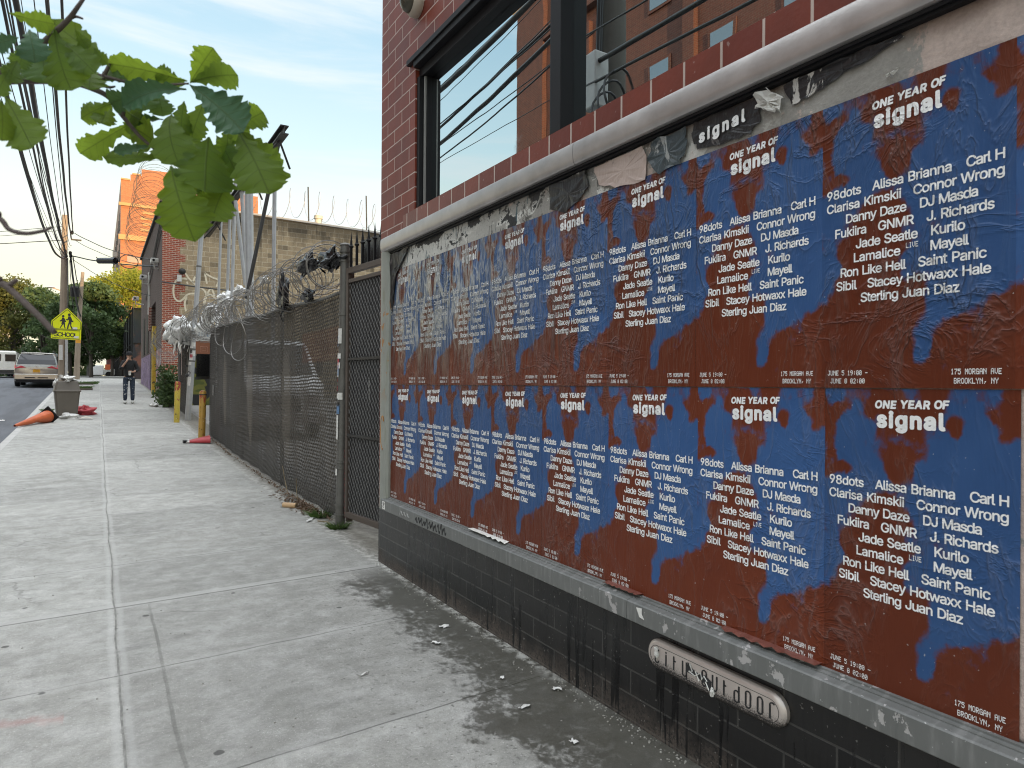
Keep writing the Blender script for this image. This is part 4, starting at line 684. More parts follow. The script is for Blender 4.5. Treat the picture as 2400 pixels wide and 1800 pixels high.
for i in range(nz_+1):                                                # expanded metal: steep diamonds
    pts = []; s0 = .05+.032*i; k = 0; z = .16
    while z < 2.56: pts.append(GP_(s0+(.013 if (k+i) % 2 else -.013), z, .030)); z += .042; k += 1
    q.tube(pts, .0028, 3, caps=False)
q.build('expanded_mesh', simple('expanded_metal', (.15, .145, .14), .5, .2, .4, 12), gate)
for i in range(11):
    s_ = .06+i*.135; q = MB(); zt = 3.07+.0*i; q.tube([GP_(s_, 2.722, .02), GP_(s_, zt-.12, .02)], .016, 4); q.tube([GP_(s_, zt-.12, .02), GP_(s_, zt-.10, .02), GP_(s_, zt+.03, .02)], [.019, .014, .001], 6); q.sph(GP_(s_, zt-.125, .02), (.027, .027, .016), 8, 5); q.build('picket', MAT['black_metal'], gate)
q = MB(); gbar(q, .05, GL, 2.73, 3.02, -.10, -.095); q.build('screen_board', MAT['black_plastic'], gate)
post = thing('gate_post', 'grey round gate post plastered with stickers beside the dark mesh gate', 'post', (2.235, 7.22, 0))
pb, pt = Vector((2.225, 7.22, -.02)), Vector((2.262, 7.22, 2.985)); pax = pt-pb
q = MB(); q.cyl(pb, pt, .052, n=20); q.sph(pt, (.06, .06, .025), 16, 6); sharp(q.build('pole', MAT['galv_dark'], post))
for z in (.12, .22, .62, .68, 2.25, 2.82, 2.88, 2.92): q = MB(); c = pb+pax*(z/3.0); q.cyl(c, c+Vector((0, 0, .018)), .063, n=20); q.build('band', MAT['galv_dark'], post)
random.seed(7)
stick_on(post, pb, pax, .0585, [(random.uniform(.95, 2.1), random.uniform(.03, .12), a, a+random.uniform(.5, 1.1), random.choice(['st_white', 'st_white', 'st_black', 'st_red', 'st_white', 'st_blue'])) for a in [random.uniform(-.9, .5) for _ in range(16)]]+[(.93, .26, -.6, .5, 'st_white'), (.55, .07, -.2, .5, 'st_white'), (1.20, .1, -.6, .7, 'st_blue'), (1.95, .16, .0, .9, 'st_white')])
jamb = MB().box((2.275, 7.125, .04), (2.33, 7.185, 2.74)).build('gate_jamb', MAT['rust_brown']); tag(jamb, 'brown steel jamb standing between the sticker covered grey post and the gate', 'post')
ch = MB()
for k in range(24):
    z = .10+k*.03; ch.tube([(2.262+.010*math.cos(a)*(1 if k % 2 else .4), 7.165+.010*math.cos(a)*(.4 if k % 2 else 1), z+.02*math.sin(a)) for a in lin(0, 2*PI, 9)[:-1]], .0035, 4, True)
tag(ch.build('chain', MAT['red']), 'red chain hanging down beside the grey gate post', 'chain')

# ---------------------------------------------------------------- chain-link fence with dark screen cloth
def screen_mat(name, seed):
    m = Mt(name, rough=.75); p = m.pos(); x, y, z = m.xyz(p)
    warp = m.ma('MULTIPLY_ADD', m.noise(m.scale(p, (1, .8, .8)), 1.1, 3), .10, m.ma('MULTIPLY', y, .018))
    row = m.ma('FRACT', m.ma('MULTIPLY', m.ma('ADD', z, warp), 24.))
    dash = m.ma('FRACT', m.ma('ADD', m.ma('MULTIPLY', y, 17.), m.ma('MULTIPLY', m.ma('FLOOR', m.ma('MULTIPLY', m.ma('ADD', z, warp), 24.)), .5)))
    gap = m.ma('MULTIPLY', m.ss(m.ma('ABSOLUTE', m.ma('SUBTRACT', row, .5)), .30, .20), m.ss(m.ma('ABSOLUTE', m.ma('SUBTRACT', dash, .5)), .46, .36))
    n = m.noise(m.scale(p, (1, 2.2, .25)), 1.5 + seed*.3, 5, .6); n2 = m.noise(p, 5., 5, .6)
    c = m.mix(n, (.052, .043, .033), (.125, .105, .082)); c = m.mul(c, m.ma('MULTIPLY_ADD', n2, .7, .65))
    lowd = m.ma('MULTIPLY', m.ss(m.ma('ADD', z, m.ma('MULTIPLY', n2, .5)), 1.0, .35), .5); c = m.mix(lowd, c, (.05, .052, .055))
    brown = m.ma('MULTIPLY', m.ma('MULTIPLY', m.ss(y, 9.05, 9.0), m.ss(z, 1.75, 1.78)), m.ss(z, 2.16, 2.12)); c = m.mix(m.ma('MULTIPLY', brown, .55), c, (.16, .07, .04))
    m.set('Base Color', c); m.bump(m.ma('ADD', m.ma('MULTIPLY', row, .5), m.ma('MULTIPLY', n2, .6)), .5, .012)
    tr = m.t.nodes.new('ShaderNodeBsdfTransparent'); mx = m.t.nodes.new('ShaderNodeMixShader'); out = m.t.nodes['Material Output']
    openn = m.ma('MULTIPLY', gap, m.ma('MULTIPLY_ADD', m.ss(n, .35, .6), -.14, .33))
    m.t.links.new(openn, mx.inputs[0]); m.t.links.new(m.b.outputs[0], mx.inputs[1]); m.t.links.new(tr.outputs[0], mx.inputs[2]); m.t.links.new(mx.outputs[0], out.inputs['Surface']); return m.m
def fence_x(y): return 2.235+.010*math.sin(y*1.7)+max(0, (y-15))*.012
def fence(name, label, y0, y1, top, posts, seed, mid=True):
    f = thing(name, label, 'fence', (fence_x(y0), (y0+y1)/2, g(y0)))
    ys = lin(y0, y1, int((y1-y0)/.25)+1)
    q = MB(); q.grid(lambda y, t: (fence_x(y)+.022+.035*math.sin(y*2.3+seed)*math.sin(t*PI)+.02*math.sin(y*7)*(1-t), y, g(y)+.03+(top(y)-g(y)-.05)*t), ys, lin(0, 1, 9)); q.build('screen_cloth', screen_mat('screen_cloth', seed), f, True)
    q = MB(); y = y0; i = 0
    while y <= y1:                                                    # woven zigzag wires
        H = top(y)-g(y); n = int(H/.042); q.tube([(fence_x(y)-.004+(.004 if (k+i) % 2 else -.004), y+(.0225 if (k+i) % 2 else -.0225), g(y)+.02+H*k/n) for k in range(n+1)], .0022, 3, caps=False); y += .045; i += 1
    q.build('chain_link', MAT['wire_dark'], f)
    q = MB(); q.tube([(fence_x(y)+.012, y, top(y)) for y in ys], .021, 8); q.build('top_rail', MAT['galv_dark'], f, True)
    for y in posts: q = MB(); q.cyl((fence_x(y)+.065, y, g(y)-.02), (fence_x(y)+.05, y, top(y)+.03), .026, n=10); q.build('post', MAT['galv_dark'], f, True)
    return f
T1 = lambda y: 2.485+max(0, y-7.3)*.027+.012*math.sin(y*2.1)
T2 = lambda y: 2.86+(y-21.9)*.055
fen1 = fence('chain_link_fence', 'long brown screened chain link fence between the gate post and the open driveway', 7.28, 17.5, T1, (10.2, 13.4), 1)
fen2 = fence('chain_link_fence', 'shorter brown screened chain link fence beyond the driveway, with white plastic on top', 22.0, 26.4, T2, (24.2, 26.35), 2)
fen2['group'] = fen1['group'] = 'screened chain link fences'
for k, (dz, dx) in enumerate(((.14, -.05), (.30, -.12), (.46, -.18))):    # barbed strands lean out to the street
    for (a, b_, T, nm) in ((7.25, 17.6, T1, 'long fence beside the gate post'),):
        pts = [(fence_x(y)+dx*.6, y, T(y)+dz+.02*math.sin(y*1.3+k)-.03*math.sin((y-a)/(b_-a)*PI)) for y in lin(a, b_, 30)]; q = MB(); q.tube(pts, .0028, 4)
        for y in lin(a+.1, b_-.1, 60):
            c = Vector((fence_x(y)+dx*.6, y, T(y)+dz+.02*math.sin(y*1.3+k)-.03*math.sin((y-a)/(b_-a)*PI))); q.tube([c+Vector((.012, .01, .018)), c-Vector((.012, .01, .018))], .002, 3); q.tube([c+Vector((-.012, .012, .014)), c-Vector((-.012, .012, .014))], .002, 3)
        tag(q.build('barbed_wire', MAT['wire_dark']), ['lowest barbed wire strand above the long screened fence', 'middle barbed wire strand above the long screened fence', 'topmost barbed wire strand above the long screened fence'][k], 'barbed wire', 'barbed wire strands')
def coil(pts, r, pitch, seed, jit=.25, wr=.006, n=26):
    rnd_ = random.Random(seed); P = crom(pts, 12); L = [0]
    for a, b_ in zip(P, P[1:]): L.append(L[-1]+(b_-a).length)
    turns = int(L[-1]/pitch); out = []; i = 0; jx = [(rnd_.uniform(1-jit, 1+jit), rnd_.uniform(-jit, jit)*r, rnd_.uniform(-jit, jit)*r) for _ in range(turns+2)]
    for k in range(turns*n):
        d = L[-1]*k/(turns*n)
        while i < len(L)-2 and L[i+1] < d: i += 1
        t = (d-L[i])/max(1e-6, L[i+1]-L[i]); c = P[i].lerp(P[i+1], t); ta = (P[i+1]-P[i]).normalized(); s_ = Vector((ta.y, -ta.x, 0)).normalized(); up = s_.cross(ta)
        f = k/n; j0 = int(f); w_ = f-j0; w_ = w_*w_*(3-2*w_); ra = jx[j0][0]*(1-w_)+jx[j0+1][0]*w_; ox = jx[j0][1]*(1-w_)+jx[j0+1][1]*w_; oz = jx[j0][2]*(1-w_)+jx[j0+1][2]*w_; a = 2*PI*f
        out.append(c+s_*(math.cos(a)*r*ra+ox)+up*(math.sin(a)*r*ra+oz))
    q = MB(); q.tube(out, wr, 4); return q
z1 = lambda y, h: (fence_x(y)-.02, y, T1(y)+h)
tag(coil([z1(7.6, .40), z1(8.6, .30), z1(9.6, .24), z1(11, .22)], .27, .15, 3, .22).build('razor_wire', MAT['wire']), 'big loose razor wire loops near the grey gate post, holding black plastic', 'razor wire', 'razor wire coils')
tag(coil([z1(10.8, .16), z1(13, .20), z1(15.5, .22), z1(17.4, .20)], .22, .16, 5, .35).build('razor_wire', MAT['wire']), 'flattened razor wire coil along the middle of the long fence', 'razor wire', 'razor wire coils')
tag(coil([z1(15.8, .24), z1(16.8, .26), (2.25, 18.0, 2.95), (2.3, 20, 3.02), (2.3, 21.8, 3.10)], .34, .17, 8, .3).build('razor_wire', MAT['wire']), 'tangled razor wire coil stretching over the driveway entrance', 'razor wire', 'razor wire coils')
tag(coil([(2.2, 22.0, 3.05), (2.22, 24, 3.10), (2.22, 26.3, 3.2)], .30, .17, 9, .2).build('razor_wire', MAT['wire_dark']), 'razor wire coil stuffed with white plastic over the far fence section', 'razor wire', 'razor wire coils')
tag(coil([(2.2, 26.3, 3.10), (2.2, 27.5, 2.95), (2.22, 29.2, 2.75)], .42, .16, 10, .3).build('razor_wire', MAT['wire']), 'sagging razor wire coil between the far fence section and the brick building', 'razor wire', 'razor wire coils')
q = MB()                                                              # the big loops that hang in front of the screen
for c, r in ((onX(628, 790, 2.19), .0), ):
    for (u, v, rr, el) in ((520, 760, 62, 1.0), (560, 800, 55, .9), (545, 775, 75, .85)):
        c = onX(u, v, 2.18-.01*rr/60); zc = 14.; R_ = rr*zc/1610*.8; q.tube([(c.x+.03*math.sin(a*2), c.y+R_*2.0*math.cos(a), c.z+R_*el*math.sin(a)) for a in lin(0, 2*PI, 40)[:-1]], .0065, 4, True)
tag(q.build('razor_wire', MAT['wire']), 'sprung wire loops hanging loose in front of the brown screened fence', 'razor wire', 'razor wire coils')
def rag(name, label, cat, c, size, mk, seed, droop=.6, grp=None, tails=5):
    """wind-torn plastic film snagged on the wire: a crumpled bag body with hanging strips"""
    rnd_ = random.Random(seed); q = MB(); sx, sy, sz = size; c = Vector(c); n = 14; ph = [rnd_.uniform(0, 6) for _ in range(8)]
    def fn(u, v):
        a = u*2*PI; b_ = v*PI
        w_ = 1+.28*math.sin(3*a+ph[0]+2*b_)+.22*math.sin(5*b_+ph[1]+a)+.18*math.sin(7*a+ph[2])+.12*math.sin(11*a+9*b_+ph[3])
        return c+Vector((sx*math.sin(b_)*math.cos(a)*w_, sy*math.sin(b_)*math.sin(a)*w_, sz*math.cos(b_)*w_-droop*sz*max(0, math.sin(2*a+ph[4]))*math.sin(b_)))
    q.grid(fn, lin(0, 1, 25), lin(0, 1, 15))
    for k in range(tails):
        y0 = rnd_.uniform(-sy, sy)*.9; x0 = rnd_.uniform(-.5, .5)*sx; L = sz*rnd_.uniform(1.0, 2.3); w_ = sy*rnd_.uniform(.08, .2); tw = rnd_.uniform(-1, 1); rows = []
        for i in range(6):
            t = i/5; ww = w_*(1-t*.85); cx = c+Vector((x0+.03*math.sin(t*5+k), y0+sy*.12*math.sin(t*4+tw*3), -sz*.3-L*t)); rows.append((cx+Vector((ww*.4*math.sin(t*3+k), -ww, 0)), cx+Vector((-ww*.4*math.sin(t*3+k), ww, .02))))
        o = len(q.v); q.v += [tuple(p) for r in rows for p in r]; q.f += [(o+2*i, o+2*i+1, o+2*i+3, o+2*i+2) for i in range(5)]
    o = q.build(name, MAT[mk], None, True); return tag(o, label, cat, grp)
def at_y(u, v, Y): return onY(u, v, Y)
rag('plastic_bag', 'black plastic bag rag caught highest on the razor wire near the gate post', 'plastic bag', onX(775, 607, 2.17), (.10, .28, .085), 'black_plastic', 31, .5, 'black plastic rags on the razor wire', 4)
rag('plastic_bag', 'grey black film stretched over the wire loops left of the highest black bag', 'plastic bag', onX(722, 618, 2.17), (.09, .38, .075), 'black_plastic', 32, .5, 'black plastic rags on the razor wire', 3)
rag('plastic_bag', 'black plastic twisted down along the left side of the big wire loops', 'plastic bag', onX(664, 685, 2.17), (.05, .20, .20), 'black_plastic', 33, .3, 'black plastic rags on the razor wire', 3)
rag('plastic_bag', 'small black rag under the big wire loops on the fence top', 'plastic bag', onX(722, 692, 2.20), (.05, .18, .06), 'black_plastic', 34, .5, 'black plastic rags on the razor wire', 2)
WG = 'white plastic rags on the razor wire'
for k, (u, v, Y, s_, lab) in enumerate(((618, 655, 12.6, (.05, .22, .05), 'white plastic rag caught on the middle of the long fence top'), (560, 680, 15.4, (.07, .34, .07), 'white plastic rag caught on the wire beside the thick steel pole'), (528, 702, 16.9, (.10, .55, .13), 'white plastic tangle at the far end of the long fence'), (494, 735, 18.8, (.16, .75, .18), 'largest white plastic shreds over the driveway entrance'), (478, 765, 20.6, (.16, .6, .24), 'torn white plastic fringe beside the tall sticker pole'))):
    rag('plastic_rag', lab, 'plastic bag', onY(u, v, Y), s_, 'white_plastic', 40+k, .5, WG, 6)
for k, (y, lab) in enumerate(((22.5, 'white plastic stuffed in the coil just behind the tall sticker pole'), (23.6, 'white plastic wound through the middle of the far coil'), (24.9, 'white plastic rag at the left end of the far coil'))):
    rag('plastic_rag', lab, 'plastic bag', (2.12, y, 3.04+.06*(y-22)), (.26, .85, .30), 'white_plastic', 50+k, .5, WG, 9)

# ---------------------------------------------------------------- driveway: posts, bollards, sliding gate
tall = thing('sticker_pole', 'tall leaning grey steel pole covered with stickers at the driveway entrance', 'pole', (2.245, 21.93, g(21.93)))
a, b_ = Vector((2.245, 21.93, .38)), Vector((2.585, 21.93, 6.15)); ax = b_-a
q = MB(); q.cyl(a, a+ax*.45, .085, n=16); q.cyl(a+ax*.45, b_, .068, n=16); sharp(q.build('pole', MAT['galv'], tall))
for t in (.30, .36, .43, .447, .78): q = MB(); c = a+ax*t; q.cyl(c, c+ax*.008, .093 if t < .46 else .073, n=16); q.build('band', MAT['galv_dark'], tall)
random.seed(11); stick_on(tall, a, ax, .0865, [(random.uniform(1.0, 2.4), random.uniform(.06, .2), s_, s_+random.uniform(.7, 1.3), random.choice(['st_white', 'st_white', 'st_black', 'st_white', 'st_red'])) for s_ in [random.uniform(-.3, 1.2) for _ in range(12)]])
q = MB(); q.box((2.17, 21.80, 1.95), (2.235, 21.86, 2.02)); q.sph((2.2, 21.8, 1.72), .05, 10, 6); q.tube([(2.2, 21.8, 1.72), (2.24, 21.78, 1.85), (2.3, 21.8, 1.78)], .012, 6); q.build('latch', MAT['dark_metal'], tall)
ep = thing('fence_end_post', 'slim off white pipe post at the far end of the long screened fence', 'post', (2.36, 17.62, g(17.62)))
MB().cyl((2.34, 17.62, .2), (2.42, 17.62, 3.05), .032, n=12).build('pole', MAT['white_painted'], ep, True)
for z, w_ in ((1.55, .05), (1.3, .04), (.95, .06), (1.75, .05)): MB().box((2.315+z*.028, 17.575, z), (2.325+z*.028, 17.585, z+w_*2)).build('sticker', MAT['st_white'], ep)
tg_ = MB().box((2.27, 17.0, 1.22), (2.274, 17.14, 1.46)).build('paper_tag', MAT['st_white']); tag(tg_, 'small white tag fixed on the fence screen beside the off white end post', 'tag')
tg2 = MB().box((2.20, 23.30, 1.75), (2.204, 23.40, 2.52)).build('paper_tag', simple('pinkish_strip', (.5, .38, .35), .6)); tag(tg2, 'tall narrow pinkish strip fixed on the far screened fence', 'tag')
def bollard_mat(name, c, seed):
    m = Mt(name, rough=.5); p = m.obj(); x, y, z = m.xyz(p); n = m.noise(p, 6, 5, .6)
    b_ = m.mul(c, m.ma('MULTIPLY_ADD', n, .7, .6)); r_ = m.ss(m.ma('ADD', m.noise(m.scale(p, (1, 1, .4)), 9+seed, 4, .65), m.ma('MULTIPLY', m.ss(z, .75, 1.0), .12)), .60, .64); b_ = m.mix(r_, b_, (.32, .05, .03))
    k = m.ma('MULTIPLY', m.ss(m.noise(m.scale(p, (1, 1, .5)), 14+seed, 3, .6, .8), .635, .655), m.ss(z, .9, .85)); b_ = m.mix(k, b_, (.03, .025, .02)); w_ = m.ma('MULTIPLY', m.ss(m.noise(p, 10+seed*2, 2), .68, .70), .8); b_ = m.mix(w_, b_, (.6, .58, .5)); m.set('Base Color', b_); return m.m
BG = 'yellow bollards at the driveway'
for nm, x, y, h, c, lab, sd in (('bollard', 2.03, 17.0, 1.10, (.42, .25, .045), 'orange yellow bollard with scribbles, standing over the flattened red cone', 1), ('bollard', 1.90, 21.33, 1.14, (.55, .42, .06), 'lemon yellow bollard with red chipped top in front of the far screened fence', 4)):
    bo = thing(nm, lab, 'bollard', (x, y, g(y)), 0, BG); mm = bollard_mat('bollard_paint', c, sd)
    q = MB(); q.lathe([(.075, -.05), (.074, h-.03), (.066, h-.008), (.03, h+.008)], (0, 0, 0), 18, Matrix.Rotation(.02, 3, 'Y')); o = q.build('pipe', mm, bo, local=True); sharp(o)
    q = MB(); q.lathe([(.0765, h-.10), (.0765, h-.075)], (.022, 0, 0), 18); q.build('band', MAT['ink'] if sd == 1 else mm, bo, local=True)
wb = thing('white_bollard', 'thick white concrete bollard just inside the driveway entrance', 'bollard', (2.94, 21.7, g(21.7)))
sharp(MB().lathe([(.095, -.05), (.095, 1.36), (.085, 1.40), (.04, 1.41)], (0, 0, 0), 18).build('pipe', MAT['white_painted'], wb, local=True))
sg = thing('sliding_gate', 'black picket sliding gate hung high inside the driveway entrance', 'gate', (3.0, 23.2, 1.6))
q = MB(); q.box((2.95, 21.95, 1.62), (3.02, 26.6, 1.72)); q.box((2.95, 21.95, 3.05), (3.02, 26.6, 3.12)); q.build('frame', MAT['black_metal'], sg)
for i in range(28): MB().box((2.972, 22.02+i*.165, 1.7205), (2.998, 22.045+i*.165, 3.0495)).build('picket', MAT['black_metal'], sg)
q = MB(); q.box((3.10, 21.95, 1.68), (3.12, 26.6, 3.3)); q.build('sheet', MAT['black_plastic'], sg)
sgn = thing('notice_board', 'notice board, white above and brown below, hung beside the tall sticker pole', 'sign', (2.55, 20.0, 2.3))
p0, p1 = onY(459, 762, 20.0), onY(492, 830, 20.0)
MB().box((p0.x, 19.99, p0.z-.42), (p1.x, 20.0, p0.z)).build('white_panel', MAT['white_painted'], sgn); MB().box((p0.x, 19.985, p1.z), (p1.x, 19.997, p0.z-.425)).build('brown_panel', simple('brown_board', (.26, .10, .05), .55), sgn)
q = MB(); zc = (p1.z+p0.z-.42)/2-.05
for rr, hh in ((.09, .07), (.05, .035)): q.tube([(p0.x+.20+sx_*rr, 19.983, zc+sz_*hh) for sx_, sz_ in ((-1, -1), (1, -1), (1, 1), (-1, 1))], .006, 4, True)
q.build('square_emblem', simple('faded_pink', (.45, .25, .18), .6), sgn)
q = MB()
for k in range(4): q.tube([(p0.x+.08+.07*k, 19.987, p0.z-.18), (p0.x+.08+.07*k, 19.987, p0.z-.30)], .010, 4)
q.tube([(p0.x+.30+.03*math.cos(a), 19.987, p0.z-.24+.05*math.sin(a)) for a in lin(0, 2*PI, 12)[:-1]], .009, 4, True); q.build('worn_lettering', simple('pale_blue_ink', (.25, .33, .42), .6), sgn)
q = MB(); q.tube([(p0.x+.05, 20.0, p0.z), (p0.x+.05, 20.02, 3.0)], .006, 4); q.tube([(p1.x-.05, 20.0, p0.z), (p1.x-.05, 20.02, 3.0)], .006, 4); q.build('hanger', MAT['wire_dark'], sgn)
yw = thing('graffiti_wall', 'low yard wall painted yellow and green with graffiti seen under the sliding gate', 'wall', (3.6, 27.5, g(27.5)))
def graffiti_mat(name, cols, sc_):
    m = Mt(name, rough=.6); p = m.pos(); n = m.noise(p, sc_, 2, .4, 1.2); c = cols[0]
    for i, cc in enumerate(cols[1:]): c = m.mix(m.ss(n, .40+.09*i, .43+.09*i), c, cc)
    m.set('Base Color', c); return m.m
MB().box((2.75, 27.5, .5), (6.5, 27.7, 2.5)).build('wall', graffiti_mat('yellow_graffiti', [(.02, .02, .02), (.16, .16, .03), (.08, .10, .02), (.02, .02, .025), (.16, .03, .02)], 1.1), yw)
# flattened red cone at the orange bollard
rc = thing('flattened_cone', 'squashed faded red traffic cone lying at the foot of the orange yellow bollard', 'traffic cone', (1.86, 16.35, g(16.35)))
q = MB(); q.grid(lambda t, a: (1.60+.52*t+.03*math.cos(a)*t, 16.35+(.06+.26*t)*math.cos(a), g(16.35)+.012+(.03+.12*t)*max(0, math.sin(a))*(1+.3*math.sin(a*3))), lin(0, 1, 9), lin(0, 2*PI, 17)); q.build('cone', MAT['red'], rc, True)
MB().box((1.585, 16.27, g(16.35)+.004), (1.72, 16.43, g(16.35)+.06)).build('base', MAT['black_metal'], rc)
q = MB(); q.grid(lambda t, a: (1.60+.10*t, 16.34+(.055+.05*t)*math.cos(a), g(16.35)+.016+(.03+.03*t)*max(0, math.sin(a))), lin(0, 1, 3), lin(0, 2*PI, 13)); q.build('reflective_band', MAT['st_white'], rc, True)

# ---------------------------------------------------------------- steel billboard frame standing in the yard
sf = thing('billboard_gantry', 'tall frame of galvanised poles carrying a long dark steel beam above the yard', 'frame', (3.5, 20, .2))
bz = 7.15
q = MB()
for (x0, x1, z0, z1) in ((-.09, .09, -.10, -.075), (-.09, .09, .075, .10), (-.012, .012, -.0745, .0745)): q.box((3.52+x0, 15.7, bz+z0), (3.52+x1, 28.4, bz+z1))
o = q.build('beam', MAT['dark_metal'], sf); 
def pole(p0, p1, r, mk='galv', nm='pole'): q = MB(); q.cyl(p0, p1, r, n=14); return sharp(q.build(nm, MAT[mk], sf))
pole(onY(589, 700, 19.4)+Vector((.02, 0, -3.5)), onY(582.5, 408, 19.4), .112)
pole((3.78, 18, .2), onY(645, 318, 18), .05); pole((3.66, 24, .4), onY(552, 420, 24), .055); pole((3.60, 24.6, .4), onY(541, 440, 24.6), .05); pole((3.52, 26, .5), onY(520, 470, 26), .045); pole((3.9, 21, .4), onY(566, 445, 21), .05)
pole(onY(552, 470, 20.6), onY(575, 668, 20.6), .05, 'galv', 'strut'); pole(onY(654, 332, 17.2), onY(577, 700, 17.2), .045, 'dark_metal', 'strut')
q = MB()
for y in (16.2, 19.4, 22.6, 25.8):
    for dx in (-.35, .35): q = MB(); q.cyl((3.52, y, bz-.1), (3.52+dx, y+.5, bz-.55), .025, n=8); q.build('brace', MAT['dark_metal'], sf)

# ---------------------------------------------------------------- white truck standing in the yard behind the screen
tk = thing('parked_truck', 'white truck seen dimly through the brown screened fence', 'truck', (3.7, 16.6, g(16.6)))
def panel_profile(q, prof, y0, y1): q.prism([(x, y0, z) for x, z in prof], (0, y1-y0, 0))
gz = g(16.6)
q = MB(); sec = [(16.2, [(2.86, .55), (4.56, .55), (4.56, 1.25), (2.86, 1.25)]), (16.35, [(2.80, .5), (4.62, .5), (4.62, 1.42), (2.80, 1.42)]), (16.75, [(2.80, .5), (4.62, .5), (4.62, 1.55), (2.80, 1.55)]), (17.45, [(2.86, .5), (4.56, .5), (4.50, 2.36), (2.92, 2.36)]), (17.75, [(2.84, .5), (4.58, .5), (4.50, 2.46), (2.92, 2.46)]), (20.8, [(2.84, .5), (4.58, .5), (4.50, 2.48), (2.92, 2.48)])]
vs = []; fs = []
for y, pr in sec: vs += [(x, y, z+gz-.1) for x, z in pr]
for i in range(len(sec)-1): fs += [(4*i+k, 4*i+(k+1) % 4, 4*i+4+(k+1) % 4, 4*i+4+k) for k in range(4)]
fs += [(3, 2, 1, 0), tuple(4*(len(sec)-1)+k for k in range(4))]
bevel(q.add(vs, fs).build('body', simple('white_truck_paint', (.75, .75, .74), .35), tk), .06, 3)
q = MB(); q.poly([(2.96, 16.80, gz+1.50), (4.46, 16.80, gz+1.50), (4.40, 17.36, gz+2.22), (3.02, 17.36, gz+2.22)]); o = q.build('windscreen', MAT['black_plastic'], tk)
for v in o.data.vertices: v.co.y -= .02; v.co.z += .02
for x in (3.12, 4.30): MB().box((x-.17, 16.175, gz+.78), (x+.17, 16.20, gz+1.02)).build('headlight', MAT['alu'], tk)
q = MB()
for k in range(5): q.box((3.38, 16.17, gz+.66+.08*k), (4.04, 16.195, gz+.69+.08*k))
q.build('grille', MAT['black_metal'], tk); MB().box((2.82, 16.05, gz+.36), (4.60, 16.17, gz+.56)).build('bumper', MAT['alu'], tk)
for x in (2.90, 4.52):
    for y in (17.0, 19.9): MB().lathe([(.2, -.1), (.34, -.1), (.36, -.06), (.36, .06), (.34, .1), (.2, .1)], (x, y, gz+.36), 22, Matrix.Rotation(PI/2, 3, 'Y')).build('wheel', MAT['black_plastic'], tk)
for x in (2.72, 4.70): MB().box((x-.08, 17.0, gz+1.5), (x+.08, 17.06, gz+1.85)).build('mirror', MAT['black_metal'], tk)

# ---------------------------------------------------------------- weeds, litter on the sidewalk
def weed(name, label, c, n, h, spread, m, seed, wide=.006):
    rnd_ = random.Random(seed); q = MB(); c = Vector(c)
    for k in range(n):
        a = rnd_.uniform(0, 2*PI); r = spread*math.sqrt(rnd_.random()); p = c+Vector((r*math.cos(a), r*math.sin(a), 0)); d = Vector((math.cos(a), math.sin(a), 0))*rnd_.uniform(.2, .9)+Vector((0, 0, 1)); d.normalize(); L = h*rnd_.uniform(.4, 1); s_ = d.orthogonal().normalized()*wide*rnd_.uniform(.6, 1.5); pts = []
        for t in (0, .5, 1): pts.append((p+d*L*t+Vector((0, 0, -L*.35*t*t))+Vector((math.cos(a), math.sin(a), 0))*L*.3*t*t, s_*(1-t*.9)))
        o = len(q.v)
        for pc, ww in pts: q.v += [tuple(pc-ww), tuple(pc+ww)]
        q.f += [(o, o+1, o+3, o+2), (o+2, o+3, o+5, o+4)]
    return tag(q.build(name, m), label, 'weeds')
def leafm(name, c, c2, trans=.4):
    m = Mt(name, rough=.55); p = m.pos(); m.set('Base Color', m.mix(m.noise(p, 9, 3), c, c2)); tl = m.t.nodes.new('ShaderNodeBsdfTranslucent'); m.link(m.mix(m.noise(p, 9, 3), c, c2), tl.inputs[0]); mx = m.t.nodes.new('ShaderNodeMixShader'); mx.inputs[0].default_value = trans
    m.t.links.new(m.b.outputs[0], mx.inputs[1]); m.t.links.new(tl.outputs[0], mx.inputs[2]); m.t.links.new(mx.outputs[0], m.t.nodes['Material Output'].inputs['Surface']); return m.m
MAT['weed'] = leafm('weed_green', (.06, .11, .025), (.10, .17, .045)); MAT['straw'] = leafm('dry_straw', (.22, .16, .09), (.35, .27, .16), .2); MAT['dead_leaf'] = leafm('dead_leaf', (.10, .06, .035), (.20, .13, .08), .2)
weed('weed_tuft', 'green weed clump growing at the fence foot beside the dry leaves', (2.16, 7.72, 0), 220, .17, .10, MAT['weed'], 1)
weed('weed_tuft', 'green grass tuft at the foot of the grey gate post', (2.15, 7.02, 0), 160, .15, .08, MAT['weed'], 2)
rnd_ = random.Random(3); q = MB()
for k in range(420):
    y = 7.9+1.6*abs(rnd_.gauss(0, .45)); x = 2.20-abs(rnd_.gauss(0, .10)); z = g(y)+.006+rnd_.random()*.05*max(0, 1-abs(x-2.16)*6); M_ = Euler((rnd_.uniform(-.7, .7), rnd_.uniform(-.7, .7), rnd_.uniform(0, 6))).to_matrix(); L, W_ = rnd_.uniform(.018, .045), rnd_.uniform(.006, .014); o = len(q.v); q.v += [tuple(Vector((x, y, z))+M_ @ Vector(p)) for p in ((-L, 0, 0), (0, -W_, .004), (L, 0, 0), (0, W_, .004))]; q.f.append((o, o+1, o+2, o+3))
